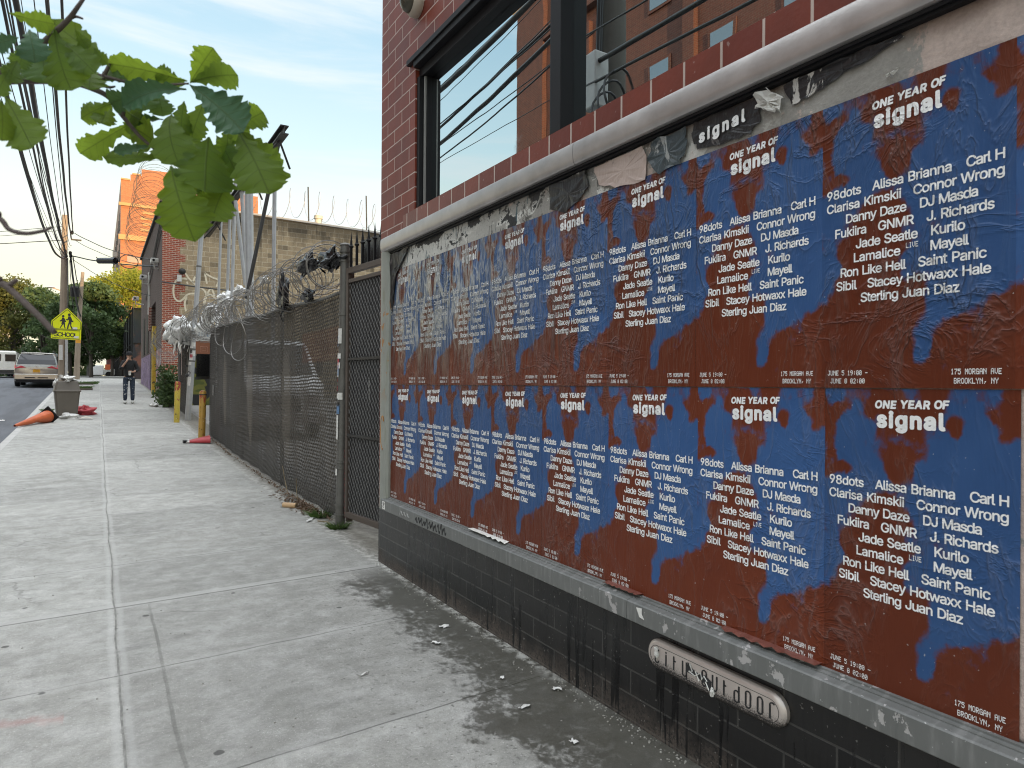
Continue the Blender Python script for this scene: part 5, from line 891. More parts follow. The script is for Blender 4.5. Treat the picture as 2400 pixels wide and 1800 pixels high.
for k in range(300):
    y = rnd_.uniform(7.3, 17); x = fence_x(y)-.03-abs(rnd_.gauss(0, .035)); z = g(y)+.008+rnd_.random()*.03; M_ = Euler((rnd_.uniform(-.9, .9), rnd_.uniform(-.9, .9), rnd_.uniform(0, 6))).to_matrix(); L, W_ = rnd_.uniform(.015, .04), rnd_.uniform(.004, .012); o = len(q.v); q.v += [tuple(Vector((x, y, z))+M_ @ Vector(p)) for p in ((-L, 0, 0), (0, -W_, .004), (L, 0, 0), (0, W_, .004))]; q.f.append((o, o+1, o+2, o+3))
tag(q.build('leaf_litter', MAT['dead_leaf']), 'brown dead leaves and twigs gathered along the foot of the fence', 'leaf litter', None, 'stuff')
for k, (u, v, u2, v2, lab) in enumerate(((676, 1148, 662, 1092, 'tall dry straw stalk at the fence foot, the taller of two'), (698, 1180, 694, 1121, 'shorter dry straw stalk beside the green weed clump'))):
    a = onX(u, v, 2.16); b_ = onX(u2, v2, 2.14); a.z = g(a.y)+.0; tag(MB().tube(crom([a, a.lerp(b_, .5)+Vector((0, .02, 0)), b_], 4), [.005]*4+[.004]*4+[.0025], 5).build('straw_stalk', MAT['straw']), lab, 'dry stalk')
cn = thing('drink_can', 'tan paper cylinder lying in the dry leaves by the fence', 'can', (1.99, 8.45, .035)); q = MB(); q.cyl((1.93, 8.52, .036), (2.05, 8.40, .036), .032, n=14); sharp(q.build('can', simple('tan_paper', (.50, .33, .18), .6), cn)); q = MB(); q.cyl((2.0505, 8.3995, .036), (2.054, 8.396, .036), .026, n=14); q.build('rim', MAT['straw'], cn)
def paper(lab, c, w_, l_, rz, seed, m='st_white', h=.02, cat='litter'):
    rnd_ = random.Random(seed); M_ = Matrix.Rotation(rz, 3, 'Z'); ph = [rnd_.uniform(0, 6) for _ in range(4)]; c = Vector(c)
    q = MB(); q.grid(lambda u, v: c+M_ @ Vector(((u-.5)*w_*(1+.25*math.sin(v*7+ph[0])), (v-.5)*l_*(1+.2*math.sin(u*6+ph[1])), .006+h*abs(math.sin(u*4+ph[2])*math.sin(v*5+ph[3])))), lin(0, 1, 8), lin(0, 1, 8)); return tag(q.build('litter', MAT[m], None, True), lab, cat, 'paper litter')
paper('long white plastic strip lying by the grass tuft near the gate post', (2.02, 7.62, 0), .05, .26, -.5, 1, h=.012)
tag(MB().tube(crom([(2.06, 7.48, .01), (2.12, 7.3, .02), (2.10, 7.10, .008), (2.14, 7.02, .02), (2.17, 7.08, .03)], 6), .006, 5).build('cord', MAT['straw']), 'pale cord curling from the white strip to the grass tuft', 'cord')
LIT = [((1.685, 3.63, 0), .03, .05, .5, 'small white paper scrap in the wet patch close to the wall'), ((1.18, 3.42, 0), .06, .012, .4, 'thin white paper sliver on the dry slab left of the wet patch'), ((1.78, 3.03, 0), .03, .02, 1.0, 'white crumb of paper on the wet slab in front of the plate'), ((1.85, 3.85, 0), .06, .04, .2, 'white flattened paper cup rim on the wet patch'), ((1.71, 2.70, 0), .06, .02, .1, 'grey paper strip on the wet slab below the grey sill'), ((1.95, 2.78, 0), .03, .05, .8, 'white feather like scrap against the foot of the black wall'), ((1.72, 2.33, 0), .025, .03, .3, 'pale leaf shaped scrap on the dark wet slab')]
for k, (c, w_, l_, rz, lab) in enumerate(LIT): paper(lab, (c[0], c[1], g(c[1])), w_, l_, rz, 60+k, h=.008)
random.seed(12); q = MB()
for k in range(260):
    y = random.uniform(1.2, 16); x = random.uniform(-1.5, 2.0); s_ = random.uniform(.002, .006); q.sph((x, y, g(y)+s_*.5), (s_, s_*random.uniform(.6, 1.6), s_*.6), 5, 3)
for k in range(500):
    y = random.uniform(1.6, 5.5); x = 2.04-abs(random.gauss(0, .05)); s_ = random.uniform(.002, .006); q.sph((x, y, s_*.5), (s_, s_, s_*.7), 5, 3)
tag(q.build('grit', simple('grit_stone', (.34, .33, .30), .8, 0, .6, 60)), 'small stones and crumbs scattered over the sidewalk slabs', 'grit', None, 'stuff')
# ---------------------------------------------------------------- brick and block building beyond the yard
def block_wall():
    m = Mt('toothed_block_wall', rough=.8); p = m.pos(); x, y, z = m.xyz(p)
    v = m.comb(m.ma('ADD', x, y), z, 0.)
    cb_, fb = m.brick(v, (.42, .325, .20), (.33, .255, .16), (.55, .47, .34), .42, .205, .012)
    cell = m.white(m.comb(m.ma('FLOOR', m.ma('DIVIDE', m.ma('ADD', x, m.ma('MULTIPLY', m.ma('FLOOR', m.ma('DIVIDE', z, .205)), .21)), .42)), m.ma('FLOOR', m.ma('DIVIDE', z, .205)), 0.))
    cb_ = m.mul(cb_, m.ss(cell, .86, .9, 1., .6)); sp = m.noise(p, 34, 3, .8); cb_ = m.mul(cb_, m.ma('MULTIPLY_ADD', sp, 1.1, .42))
    dark = m.ss(m.ma('ADD', z, m.ma('MULTIPLY', m.noise(m.scale(p, (1.3, 1, .25)), 1.2, 5, .7), 3.2)), 8.9, 10.2); cb_ = m.mul(cb_, m.ma('MULTIPLY_ADD', dark, -.62, 1.))
    run = m.ma('MULTIPLY', m.ss(m.noise(m.scale(p, (2.2, 1, .12)), 1.6, 4, .6), .56, .68), m.ss(z, 4.5, 7.5)); cb_ = m.mul(cb_, m.ma('MULTIPLY_ADD', run, -.5, 1.))
    cr_, fr_ = m.brick(v, (.36, .07, .03), (.25, .048, .024), (.50, .41, .32), .22, .0765, .010)
    tooth = m.ma('LESS_THAN', x, m.ma('ADD', 2.72, m.ma('ADD', m.ma('MULTIPLY', m.ma('FLOOR', m.ma('FRACT', m.ma('DIVIDE', z, .615)) if False else m.ma('MULTIPLY', m.ma('FRACT', m.ma('DIVIDE', z, .615)), 2.)), .21), m.ma('MULTIPLY', m.ss(z, 8.2, 7.6), .12))))
    c = m.mix(tooth, cb_, cr_); m.set('Base Color', c); m.bump(m.ma('SUBTRACT', m.ma('MULTIPLY', sp, .5), m.ma('ADD', m.ma('MULTIPLY', fb, m.ma('SUBTRACT', 1., tooth)), m.ma('MULTIPLY', fr_, tooth))), .6, .012); return m.m
MAT['dark_brick'] = red_brick('dark_street_brick', .22, .0765, (.046, .026, .022), (.075, .040, .032), (.14, .115, .10), .012, .9, 0., 'xy', .35)
MAT['rough_brick'] = red_brick('rough_red_brick', .22, .0765, (.25, .075, .05), (.18, .055, .042), (.50, .44, .38), .010, .75)
BY0, BY1, BT = 31.1, 46.6, 8.82
bb = thing('brick_workshop', 'low building with red brick corner, tan block side wall and white graffiti', 'building', (2.2, 31.1, g(31.1)))
q = MB(); q.poly([(2.2, BY0, .3), (24, BY0, .3), (24, BY0, BT-.35), (12, BY0, BT-.2), (2.2, BY0, BT)]); q.build('side_wall', block_wall(), bb)
q = MB(); D0, D1, DT = 34.6, 37.4, 5.15                                 # recessed doorway in the street face
q.poly([(2.2, BY1, .3), (2.2, D1, .3), (2.2, D1, BT), (2.2, BY1, BT)]); q.poly([(2.2, D1, DT), (2.2, D0, DT), (2.2, D0, BT), (2.2, D1, BT)]); q.poly([(2.2, D0, .3), (2.2, BY0, .3), (2.2, BY0, BT), (2.2, D0, BT)])
q.poly([(2.2, D1, .3), (2.9, D1, .3), (2.9, D1, DT), (2.2, D1, DT)]); q.poly([(2.2, D0, .3), (2.2, D0, DT), (2.9, D0, DT), (2.9, D0, .3)]); q.poly([(2.2, D0, DT), (2.2, D1, DT), (2.9, D1, DT), (2.9, D0, DT)]); q.poly([(2.2, BY1, .3), (2.2, BY1, BT), (24, BY1, BT), (24, BY1, .3)])
q.build('street_wall', MAT['dark_brick'], bb)
MB().box((2.85, D0, .3), (2.95, D1, DT)).build('door', MAT['black_metal'], bb)
q = MB(); q.poly([(2.2, BY0, BT), (24, BY0, BT-.35), (24, BY1, BT-.35), (2.2, BY1, BT)]); q.build('roof', MAT['roof'], bb)
q = MB(); q.box((2.10, BY0-.05, BT+.002), (2.42, BY1, BT+.10)); q.build('coping', MAT['black_metal'], bb)
q = MB(); q.prism([(2.42, BY0-.06, BT-.01), (12, BY0-.06, BT-.21), (24, BY0-.06, BT-.36), (24, BY0-.06, BT-.28), (12, BY0-.06, BT-.13), (2.42, BY0-.06, BT+.07)], (0, .3, 0)); q.build('coping', MAT['curb'], bb)
q = MB()
for y in (39.5, 42.5): MB().box((2.17, y, 3.0), (2.199, y+1.3, 5.0)).build('window', MAT['black_metal'], bb)
q = MB(); q.box((2.05, 34.05, 1.0), (2.199, 34.59, 4.0)); q.build('yellow_pier', graffiti_mat('yellow_pier_paint', [(.50, .33, .03), (.55, .38, .05), (.50, .33, .03), (.05, .04, .02), (.52, .36, .04)], 3.4), bb)
q = MB(); q.box((2.10, 37.42, 4.02), (2.199, 37.9, DT)); q.build('brick_pier', MAT['rough_brick'], bb)
MB().box((2.185, 37.95, 1.05), (2.198, 46.0, 2.9)).build('purple_graffiti', graffiti_mat('purple_graffiti', [(.10, .05, .13), (.22, .14, .26), (.10, .06, .09), (.28, .20, .30)], 1.6), bb)
MB().box((2.185, 31.3, 1.0), (2.198, 34.0, 2.9)).build('purple_graffiti', graffiti_mat('red_pink_graffiti', [(.16, .05, .06), (.28, .10, .10), (.10, .06, .09), (.40, .32, .32)], 2.2), bb)
MB().box((2.12, 38.6, 4.9), (2.198, 38.9, 7.0)).build('white_downpipe', MAT['white_painted'], bb)
for (a, b_) in (((2.17, 31.2, 8.3), (2.17, 40, 6.6)), ((2.17, 31.2, 8.0), (2.17, 36.5, 7.2)), ((2.17, 31.2, 7.7), (2.17, 41.5, 5.9))): MB().tube([a, b_], .022, 5).build('conduit', MAT['galv_dark'], bb)
def ribbon(pts, Y, w_, mat_, parent, name):
    q = MB(); P = crom([onY(u, v, Y) for u, v in pts], 5); n = len(P); vs = []
    for i, p in enumerate(P):
        t = (P[min(i+1, n-1)]-P[max(i-1, 0)]).normalized(); s_ = Vector((-t.z, 0, t.x))*w_; vs += [tuple(p+s_), tuple(p-s_)]
    return q.add(vs, [(2*i, 2*i+1, 2*i+3, 2*i+2) for i in range(n-1)]).build(name, mat_, parent)
MAT['spray'] = simple('cream_spray_paint', (.74, .66, .50), .8, 0, .3, 12)
for st_ in ([(439, 655), (432, 653), (415, 656), (407, 672), (408, 695), (418, 706), (428, 702), (440, 690), (456, 688), (462, 690)], [(434, 640), (444, 654), (458, 667)], [(437, 695), (433, 712), (436, 730)], [(480, 640), (485, 665)], [(480, 640), (497, 650), (512, 657), (507, 672)], [(470, 674), (480, 682), (483, 695), (478, 716), (480, 698), (492, 690), (508, 702)], [(485, 690), (495, 676), (503, 694)], [(452, 662), (457, 648)], [(438, 660), (440, 666)], [(520, 690), (530, 680), (545, 690), (535, 704)]): ribbon(st_, BY0-.012, .035, MAT['spray'], bb, 'graffiti_line')
for (u, v, Y, lab) in ((362, 612, 33.0, 'white box security camera on a bracket over the dark brick doorway'), (336, 650, 38.5, 'white bullet security camera sticking out from the dark brick wall'), (427, 636, 30.9, 'grey dome camera on the tan block wall beside the graffiti'), (318, 700, 44.0, 'small pale camera far along the dark brick wall')):
    p = onY(u, v, Y); wallx = 2.2; cmr = thing('security_camera', lab, 'camera', p, 0, 'security cameras')
    if Y < 31: q = MB(); q.sph((p.x, p.y, p.z), (.14, .12, .13), 12, 8); q.build('dome', MAT['dark_metal'], cmr, True); MB().box((p.x-.18, p.y-.03, p.z-.42), (p.x-.02, p.y+.15, p.z-.15)).build('junction_box', MAT['white_painted'], cmr)
    else: bevel(MB().box((p.x-.15, p.y-.3, p.z-.09), (p.x+.15, p.y+.25, p.z+.09)).build('housing', MAT['white_painted'], cmr), .02); q = MB(); q.tube([(p.x, p.y, p.z-.09), (p.x, p.y, p.z-.3), (wallx, p.y, p.z-.3)], .035, 6); q.build('bracket', MAT['white_painted'], cmr); MB().cyl((p.x-.05, p.y-.301, p.z), (p.x-.05, p.y-.31, p.z), .05).build('lens', MAT['black_metal'], cmr)
tag(coil([(2.15, 31.2, 9.95), (2.05, 36, 9.9), (2.05, 41, 9.8), (2.1, 46.4, 9.6)], .75, .34, 21, .12, .007).build('razor_wire', MAT['wire_dark']), 'huge razor wire coil along the street edge of the brick roof', 'razor wire', 'razor wire coils')
tag(coil([(3.2, 31.1, 9.55), (6, 31.1, 9.5), (9, 31.1, 9.45), (13.5, 31.1, 9.3)], .62, .62, 22, .08, .011).build('razor_wire', MAT['galv']), 'thin bright razor wire loops along the top of the tan block wall', 'razor wire', 'razor wire coils')
for k, u in enumerate((571, 724, 860)):
    a = onY(u, 545, BY0+.1); q = MB(); q.cyl((a.x, a.y, 8.3), (a.x-.05, a.y, 10.35), .03, n=6); tag(q.build('roof_post', MAT['wire_dark']), ['thin dark post on the block wall top beside the thick steel pole', 'thin dark post in the middle of the block wall top', 'thin dark post on the block wall top near the shop corner'][k], 'post', 'posts of the roof wire')
p = onY(746, 515, 31.6); vt = thing('roof_vent', 'pale roof vent pipe standing on the tan block building', 'vent', (p.x, 31.6, 8.4)); sharp(MB().lathe([(.16, 8.3), (.16, 9.05), (.2, 9.06), (.2, 9.2), (.12, 9.25)], (p.x, 31.6, 0), 14).build('pipe', simple('cream_metal', (.55, .52, .42), .5), vt)); MB().lathe([(.28, 8.3), (.28, 8.62), (.16, 8.7)], (p.x, 31.6, 0), 14).build('base', MAT['curb'], vt)
cabl = [onY(378, 660, 30.9), onY(460, 672, 30.6), onY(600, 688, 30.4)]
tag(MB().tube(crom(cabl, 6), .03, 5).build('overhead_cable', MAT['wire_dark']), 'dark cable strung across the graffiti on the tan block wall', 'cable', 'overhead cables')

# ---------------------------------------------------------------- tall orange brick tower, lit by the low sun
MAT['orange_brick'] = red_brick('orange_brick', .4, .16, (.40, .155, .07), (.34, .125, .055), (.42, .20, .10), .012, .75, 0., 'xy', .15)
MAT['cream_stone'] = simple('cream_stone', (.48, .27, .11), .7, 0, .2, .4)
TY = 115.0
tw = thing('orange_tower', 'tall orange brick tower with cream bands, lit by the evening sun', 'building', (2.6, TY, 2))
T = lambda u, v, Y=TY: onY(u, v, Y)
tx0, tx1 = T(282, 600).x, T(604, 600).x; zt = [T(282, 420).z, T(309, 409).z, T(335, 397).z, T(400, 404).z]
q = MB(); pr = [(tx0, 2), (tx1, 2), (tx1, T(604, 461).z), (T(530, 0).x, T(530, 452).z), (T(500, 0).x, T(500, 430).z), (T(440, 0).x, zt[3]), (T(335, 0).x, zt[2]), (T(335, 0).x+.01, zt[1]), (T(309, 0).x, zt[1]), (T(309, 0).x+.01, zt[0]), (tx0, zt[0])]
q.poly([(x, TY, z) for x, z in pr]); q.poly([(tx1, TY, 2), (tx1, TY+60, 2), (tx1, TY+60, pr[2][1]), (tx1, TY, pr[2][1])]); q.build('front_wall', MAT['orange_brick'], tw)
q = MB(); q.poly([(tx0, TY+60, 2), (tx0, TY, 2), (tx0, TY, zt[0]), (tx0, TY+60, zt[0]-1.2)]); q.build('street_wall', simple('shaded_brick_face', (.30, .20, .15), .8), tw)  # greyed copy of the orange brick, the face's shade put into its colour
q = MB(); q.poly([(tx0, TY, zt[0]-.02), (tx1, TY, pr[2][1]-.02), (tx1, TY+60, pr[2][1]-.02), (tx0, TY+60, zt[0]-1.22)]); q.build('roof', MAT['roof'], tw)
for v0, v1 in ((474, 481), (549, 561), (616, 622)):
    z0, z1 = T(282, v1).z, T(282, v0).z; MB().box((tx0-.25, TY-.3, z0), (tx1+.1, TY-.003, z1)).build('cornice', MAT['cream_stone'], tw)
for k in range(5):
    a, b_ = T(329+(k % 2)*5, 482+k*13.4), T(392, 482+(k+1)*13.4-.3); MB().box((a.x, TY-.12, b_.z+.005), (b_.x, TY-.004, a.z)).build('stone_panel', MAT['cream_stone'], tw)
a, b_ = T(298, 600), T(330, 617); MB().box((a.x, TY-.06, b_.z), (b_.x, TY-.005, a.z)).build('window', simple('dark_pane', (.16, .11, .09), .3), tw)  # dark brown window colour
a, b_ = T(391, 482), T(392, 549); MB().box((a.x-.8, TY-.2, b_.z), (a.x+.8, TY-.121, a.z)).build('pilaster', MAT['cream_stone'], tw)
for i in range(9):
    for j in range(5): MB().box((tx0-.06, TY+3+i*6, 6+j*4.6), (tx0-.002, TY+5+i*6, 8.4+j*4.6)).build('street_window', MAT['black_metal'], tw)
for i in range(5): MB().box((tx0-.7, TY+2.2+i*4, 9+i*3.4), (tx0-.07, TY+3.4+i*4, 9.9+i*3.4)).build('air_conditioner', MAT['alu'], tw)
for i, lab in enumerate(('parapet',)*2): a = T((285, 312)[i], (418, 407)[i]); MB().box((a.x-.1, TY-.15, zt[i]-.01), (T((309, 335)[i], 0).x-.05, TY+.4, zt[i]+.22)).build('parapet', MAT['cream_stone'], tw)
# ---------------------------------------------------------------- tall dark school-yard fence
sf2 = thing('school_yard_fence', 'very tall black mesh fence running beyond the brick building', 'fence', (2.2, 80, 2))
def screen2():
    m = Mt('black_mesh', rough=.8); p = m.pos(); n = m.noise(m.scale(p, (1, .4, .15)), 2.5, 4); m.set('Base Color', m.mix(n, (.012, .014, .019), (.045, .05, .06))); tr = m.t.nodes.new('ShaderNodeBsdfTransparent'); mx = m.t.nodes.new('ShaderNodeMixShader'); mx.inputs[0].default_value = .10
    m.t.links.new(m.b.outputs[0], mx.inputs[1]); m.t.links.new(tr.outputs[0], mx.inputs[2]); m.t.links.new(mx.outputs[0], m.t.nodes['Material Output'].inputs['Surface']); return m.m
sm2 = screen2(); FT = lambda y: 6.9
q = MB(); q.grid(lambda y, t: (2.2, y, g(y)+(FT(y)-g(y))*t), lin(57, 120, 22), [0, 1]); q.build('mesh_panel', sm2, sf2)
q = MB(); q.grid(lambda x, t: (x, 56.98, g(57)+(6.9-g(57))*t), [2.2, 12], [0, 1]); q.build('mesh_panel', sm2, sf2)
for y in lin(57, 120, 15): q = MB(); q.cyl((2.12, y, g(y)-.1), (2.12, y, 6.95), .05, n=6); q.build('post', MAT['black_metal'], sf2)
for z in (4.4, 6.9): q = MB(); q.tube([(2.13, 57, z), (2.13, 120, z)], .04, 5); q.build('rail', MAT['black_metal'], sf2); q = MB(); q.tube([(2.2, 56.93, z), (12, 56.93, z)], .04, 5); q.build('rail', MAT['black_metal'], sf2)

# ---------------------------------------------------------------- trees
def foliage_mat(name, c1, c2, trans=.35):
    m = Mt(name, rough=.6, spec=.3); r = m.attr('tone')[2]; c = m.mix(r, c1, c2); m.set('Base Color', c); tl = m.t.nodes.new('ShaderNodeBsdfTranslucent'); m.link(c, tl.inputs[0]); mx = m.t.nodes.new('ShaderNodeMixShader'); mx.inputs[0].default_value = trans
    m.t.links.new(m.b.outputs[0], mx.inputs[1]); m.t.links.new(tl.outputs[0], mx.inputs[2]); m.t.links.new(mx.outputs[0], m.t.nodes['Material Output'].inputs['Surface']); return m.m
MAT['bark'] = simple('bark', (.10, .085, .07), .85, 0, .4, 6, .4)
def crown(name, parent, clumps, n, leaf, seed, m):
    """thousands of small leaf faces scattered over the shells of many clumps, so that the outline breaks up and gaps show"""
    rng = np.random.default_rng(seed); C = np.array([c[:3] for c in clumps]); RR = np.array([c[3] for c in clumps]); w_ = RR**2; idx = rng.choice(len(C), n, p=w_/w_.sum())
    d = rng.normal(size=(n, 3)); d /= np.linalg.norm(d, axis=1)[:, None]; rad = RR[idx]*(rng.random(n)**.35)*(1+.15*rng.normal(size=n)); ctr = C[idx]+d*rad[:, None]*np.array([1, 1, .72])
    a = rng.normal(size=(n, 3)); a /= np.linalg.norm(a, axis=1)[:, None]; b = np.cross(a, rng.normal(size=(n, 3))); b /= np.linalg.norm(b, axis=1)[:, None]; s = leaf*(.5+rng.random(n)*.9)[:, None]
    V = np.empty((n, 4, 3)); V[:, 0] = ctr-a*s; V[:, 1] = ctr-b*s*.55; V[:, 2] = ctr+a*s; V[:, 3] = ctr+b*s*.55; V = V.reshape(-1, 3)-np.array(parent['_o'])
    me = bpy.data.meshes.new(name); me.vertices.add(4*n); me.vertices.foreach_set('co', V.ravel()); me.loops.add(4*n); me.loops.foreach_set('vertex_index', np.arange(4*n)); me.polygons.add(n); me.polygons.foreach_set('loop_start', np.arange(0, 4*n, 4)); me.polygons.foreach_set('loop_total', np.full(n, 4)); me.update(calc_edges=True)
    ca = me.color_attributes.new('tone', 'FLOAT_COLOR', 'POINT'); cl = rng.random(len(C))[idx]; t = np.clip(.5*cl+.5*rng.random(n), 0, 1); ca.data.foreach_set('color', np.repeat(np.stack([t, t, t, np.ones(n)], 1), 4, axis=0).ravel())
    me.materials.append(m); o = bpy.data.objects.new(name, me); COL.objects.link(o); o.parent = parent; o['_o'] = parent['_o']; return o
def tree(name, label, base, h, r, n, leaf, seed, m, nclump=26, low=.3, group=None, trunk_r=.16, stretch=1.):
    rnd_ = random.Random(seed); b_ = Vector(base); t = thing(name, label, 'tree', base, 0, group); q = MB(); top = b_+Vector((0, 0, h*.62)); q.tube(crom([b_-Vector((0, 0, .2)), b_+Vector((rnd_.uniform(-.1, .1), rnd_.uniform(-.1, .1), h*.3)), top], 4), [trunk_r*(1-.07*i) for i in range(9)], 8); cl = []
    for k in range(nclump):
        zf = low+(1-low)*rnd_.random()**.85; prof = math.sin(PI*min(1, max(.08, (zf-low+.12)/(1.12-low))))**.65; a = rnd_.uniform(0, 2*PI); rr = r*prof*math.sqrt(rnd_.random()); c = b_+Vector((rr*math.cos(a)*stretch, rr*math.sin(a), h*zf*.93)); cl.append((c.x, c.y, c.z, r*rnd_.uniform(.20, .40)))
        if k < 14: q.tube([b_+Vector((0, 0, h*(.2+.35*rnd_.random()))), b_.lerp(c, .6)+Vector((0, 0, h*.12)), c], [.06*r/2.5, .04*r/2.5, .01], 5)
    q.build('trunk', MAT['bark'], t, True); crown('crown', t, cl, n, leaf, seed, m); return t
dg = foliage_mat('dark_green_foliage', (.038, .070, .027), (.095, .145, .05), .3); yg = foliage_mat('yellow_green_foliage', (.22, .25, .028), (.40, .39, .05), .45); og = foliage_mat('olive_foliage', (.085, .10, .028), (.17, .17, .045), .4); mg = foliage_mat('mid_green_foliage', (.045, .085, .022), (.10, .15, .045), .35)
def tb(u, Y): x = onY(u, 890, Y).x; return (x, Y, g(Y))
TG = 'street trees down the block'
tree('tree', 'sunlit yellow green tree rising behind the tall black fence', (tb(298, 86)[0], 86, 2.1), 12.4, 4.9, 22000, .13, 1, yg, 46, .26, TG, .2)
tree('tree', 'mid green lower tree below the yellow green one, left of the black fence', (tb(262, 80)[0], 80, 2.1), 7.6, 2.6, 9000, .13, 2, mg, 24, .28, TG, .15)
tree('tree', 'dark green street tree standing to the right of the school sign', tb(214, 62), 7.4, 2.6, 9000, .14, 3, dg, 30, .30, TG, .15)
tree('tree', 'dark green street tree behind the wooden utility pole and the school sign', tb(165, 66), 7.9, 2.9, 9000, .14, 4, dg, 30, .14, TG, .15)
tree('tree', 'green tree left of the utility pole, above the parked car', tb(98, 74), 7.8, 3.4, 9000, .16, 5, dg, 30, .10, TG, .15)
tree('tree', 'olive tree with sunlit top at the far left beyond the white van', tb(30, 84), 9.6, 4.4, 13000, .16, 6, og, 34, .10, TG, .2)
tree('tree', 'dark tree closing the view at the far left edge', tb(-28, 88), 8.2, 4.0, 9000, .16, 7, dg, 26, .06, TG, .2)
tl_ = thing('treeline', None, None, (-20, 135, 2)); del tl_['label'], tl_['category']; tl_['kind'] = 'stuff'; rnd_ = random.Random(9)
crown('foliage', tl_, [(-48+rnd_.random()*49, 135+rnd_.uniform(-5, 5), 2.2+rnd_.random()**1.5*5.5, rnd_.uniform(1.2, 2.4)) for _ in range(110)], 16000, .30, 12, dg)
# ---------------------------------------------------------------- far end of the street
fb_ = thing('pale_building', 'pale flat topped building with roof rails far off above the olive tree', 'building', (onY(10, 800, 150).x, 150, 2)); x0, x1 = onY(-40, 740, 150).x, onY(16, 740, 150).x; zt_ = onY(10, 695, 150).z
MB().box((x0, 150, 2), (x1, 170, zt_)).build('wall', simple('pale_panel', (.42, .39, .34), .8), fb_); x2 = onY(30, 740, 150).x
MB().box((x1, 152, 2), (x2, 168, zt_-2.2)).build('lower_block', simple('pale_panel_low', (.36, .34, .30), .8), fb_)
q = MB()
for k in range(6): x = x1+(x2-x1)*k/5; q.tube([(x, 152, zt_-2.2), (x, 152, zt_-.6)], .06, 4)
q.tube([(x1, 152, zt_-.6), (x2, 152, zt_-.6)], .05, 4); q.tube([(x1, 152, zt_-1.4), (x2, 152, zt_-1.4)], .05, 4); q.tube([(x2+.4, 152, zt_-2.2), (x2+.4, 152, zt_+1.2)], .06, 4); q.build('railing', MAT['galv_dark'], fb_)
rb_ = thing('brown_building', 'small brown red building at the end of the sidewalk beside the black fence', 'building', (onY(262, 860, 128).x, 128, 2)); xa, xb_ = onY(250, 860, 128).x, onY(290, 860, 128).x
MB().box((xa, 128, 2), (xb_, 136, onY(262, 803, 128).z)).build('wall', simple('brown_red_wall', (.13, .055, .05), .8), rb_); MB().box((xa-.1, 127.8, onY(262, 832, 128).z), (xb_+.1, 127.99, onY(262, 828, 128).z)).build('band', MAT['curb'], rb_); MB().box((xa-.15, 127.85, onY(262, 803, 128).z+.002), (xb_, 136, onY(262, 800, 128).z)).build('roof', MAT['curb'], rb_)
wt = thing('box_truck', 'white box truck standing crosswise at the end of the sidewalk', 'truck', (onY(225, 870, 108).x, 108, 2)); xa, xb_ = onY(204, 870, 108).x, onY(243, 870, 108).x; zb_, zt_ = onY(225, 884, 108).z, onY(225, 856, 108).z
bevel(MB().box((xa, 107, 2.45), (xb_, 109.2, zt_)).build('box', simple('white_van_paint', (.78, .78, .77), .4), wt), .08); bevel(MB().box((xb_+.02, 107.1, 2.45), (xb_+1.3, 109.1, zt_-.5)).build('cab', MAT['white_painted'], wt), .15); MB().box((xb_+.15, 107.05, 3.2), (xb_+.75, 107.09, 3.9)).build('orange_panel', simple('orange_panel', (.6, .14, .05), .5), wt)
for x in (xa+.5, xb_+.6): MB().lathe([(.2, -.12), (.42, -.12), (.42, .12), (.2, .12)], (x, 107.2, 2.54), 16, Matrix.Rotation(PI/2, 3, 'X')).build('wheel', MAT['black_plastic'], wt)
# white van parked across the street
def van(name, label, c, L, W_, H, paint, rotz=0., cat='van'):
    v = thing(name, label, cat, c, rotz); q = MB()
    sec = [(-L/2, .35, H*.62, .46), (-L/2+.06, .28, H*.94, .45), (-L/2+.5, .25, H, .44), (L/2-1.6, .25, H*.98, .44), (L/2-1.0, .25, H*.62, .47), (L/2-.1, .28, H*.50, .47), (L/2, .40, H*.42, .44)]; vs = []; fs = []; N = 8
    for y, z0, z1, tw_ in sec: hw = W_/2; vs += [(-hw*.94, y, z0), (-hw, y, z0+.15), (-hw, y, z0+(z1-z0)*.5), (-W_*tw_*.92, y, z1-.06), (-W_*tw_*.8, y, z1), (W_*tw_*.8, y, z1), (W_*tw_*.92, y, z1-.06), (hw, y, z0+(z1-z0)*.5), (hw, y, z0+.15), (hw*.94, y, z0)]
    n = 10
    for i in range(len(sec)-1): fs += [(i*n+k, i*n+(k+1) % n, (i+1)*n+(k+1) % n, (i+1)*n+k) for k in range(n)]
    fs += [tuple(range(n))[::-1], tuple((len(sec)-1)*n+k for k in range(n))]; sharp(q.add(vs, fs).build('body', paint, v, local=True), 35)
    for s_ in (-1, 1): MB().box((s_*W_*.24-W_*.17, -L/2-.012, H*.60), (s_*W_*.24+W_*.17, -L/2+.02, H*.86)).build('rear_window', MAT['black_plastic'], v, local=True); MB().box((s_*W_*.44-.07, -L/2-.015, H*.35), (s_*W_*.44+.07, -L/2+.03, H*.58)).build('tail_light', MAT['red'], v, local=True)
    for s_ in (-1, 1):
        MB().box((s_*(W_/2-.06)-.03, -L/2+.9, H*.60), (s_*(W_/2-.06)+.035, L/2-1.8, H*.82)).build('side_window', MAT['black_plastic'], v, local=True)
        for y in (-L/2+.85, L/2-.9): MB().lathe([(.15, -.1), (.32, -.1), (.34, -.07), (.34, .07), (.32, .1), (.15, .1)], (s_*(W_/2-.1), y, .34), 18, Matrix.Rotation(PI/2, 3, 'Y')).build('wheel', MAT['black_plastic'], v, local=True)
    MB().box((-W_*.46, -L/2-.06, .32), (W_*.46, -L/2-.001, .55)).build('bumper', MAT['dark_metal'], v, local=True); return v
van('parked_van', 'white van parked across the street at the far left', (onY(15, 870, 66).x, 66, g(66)-.13), 4.6, 1.9, 2.0, simple('cream_white_paint', (.74, .72, .66), .35))
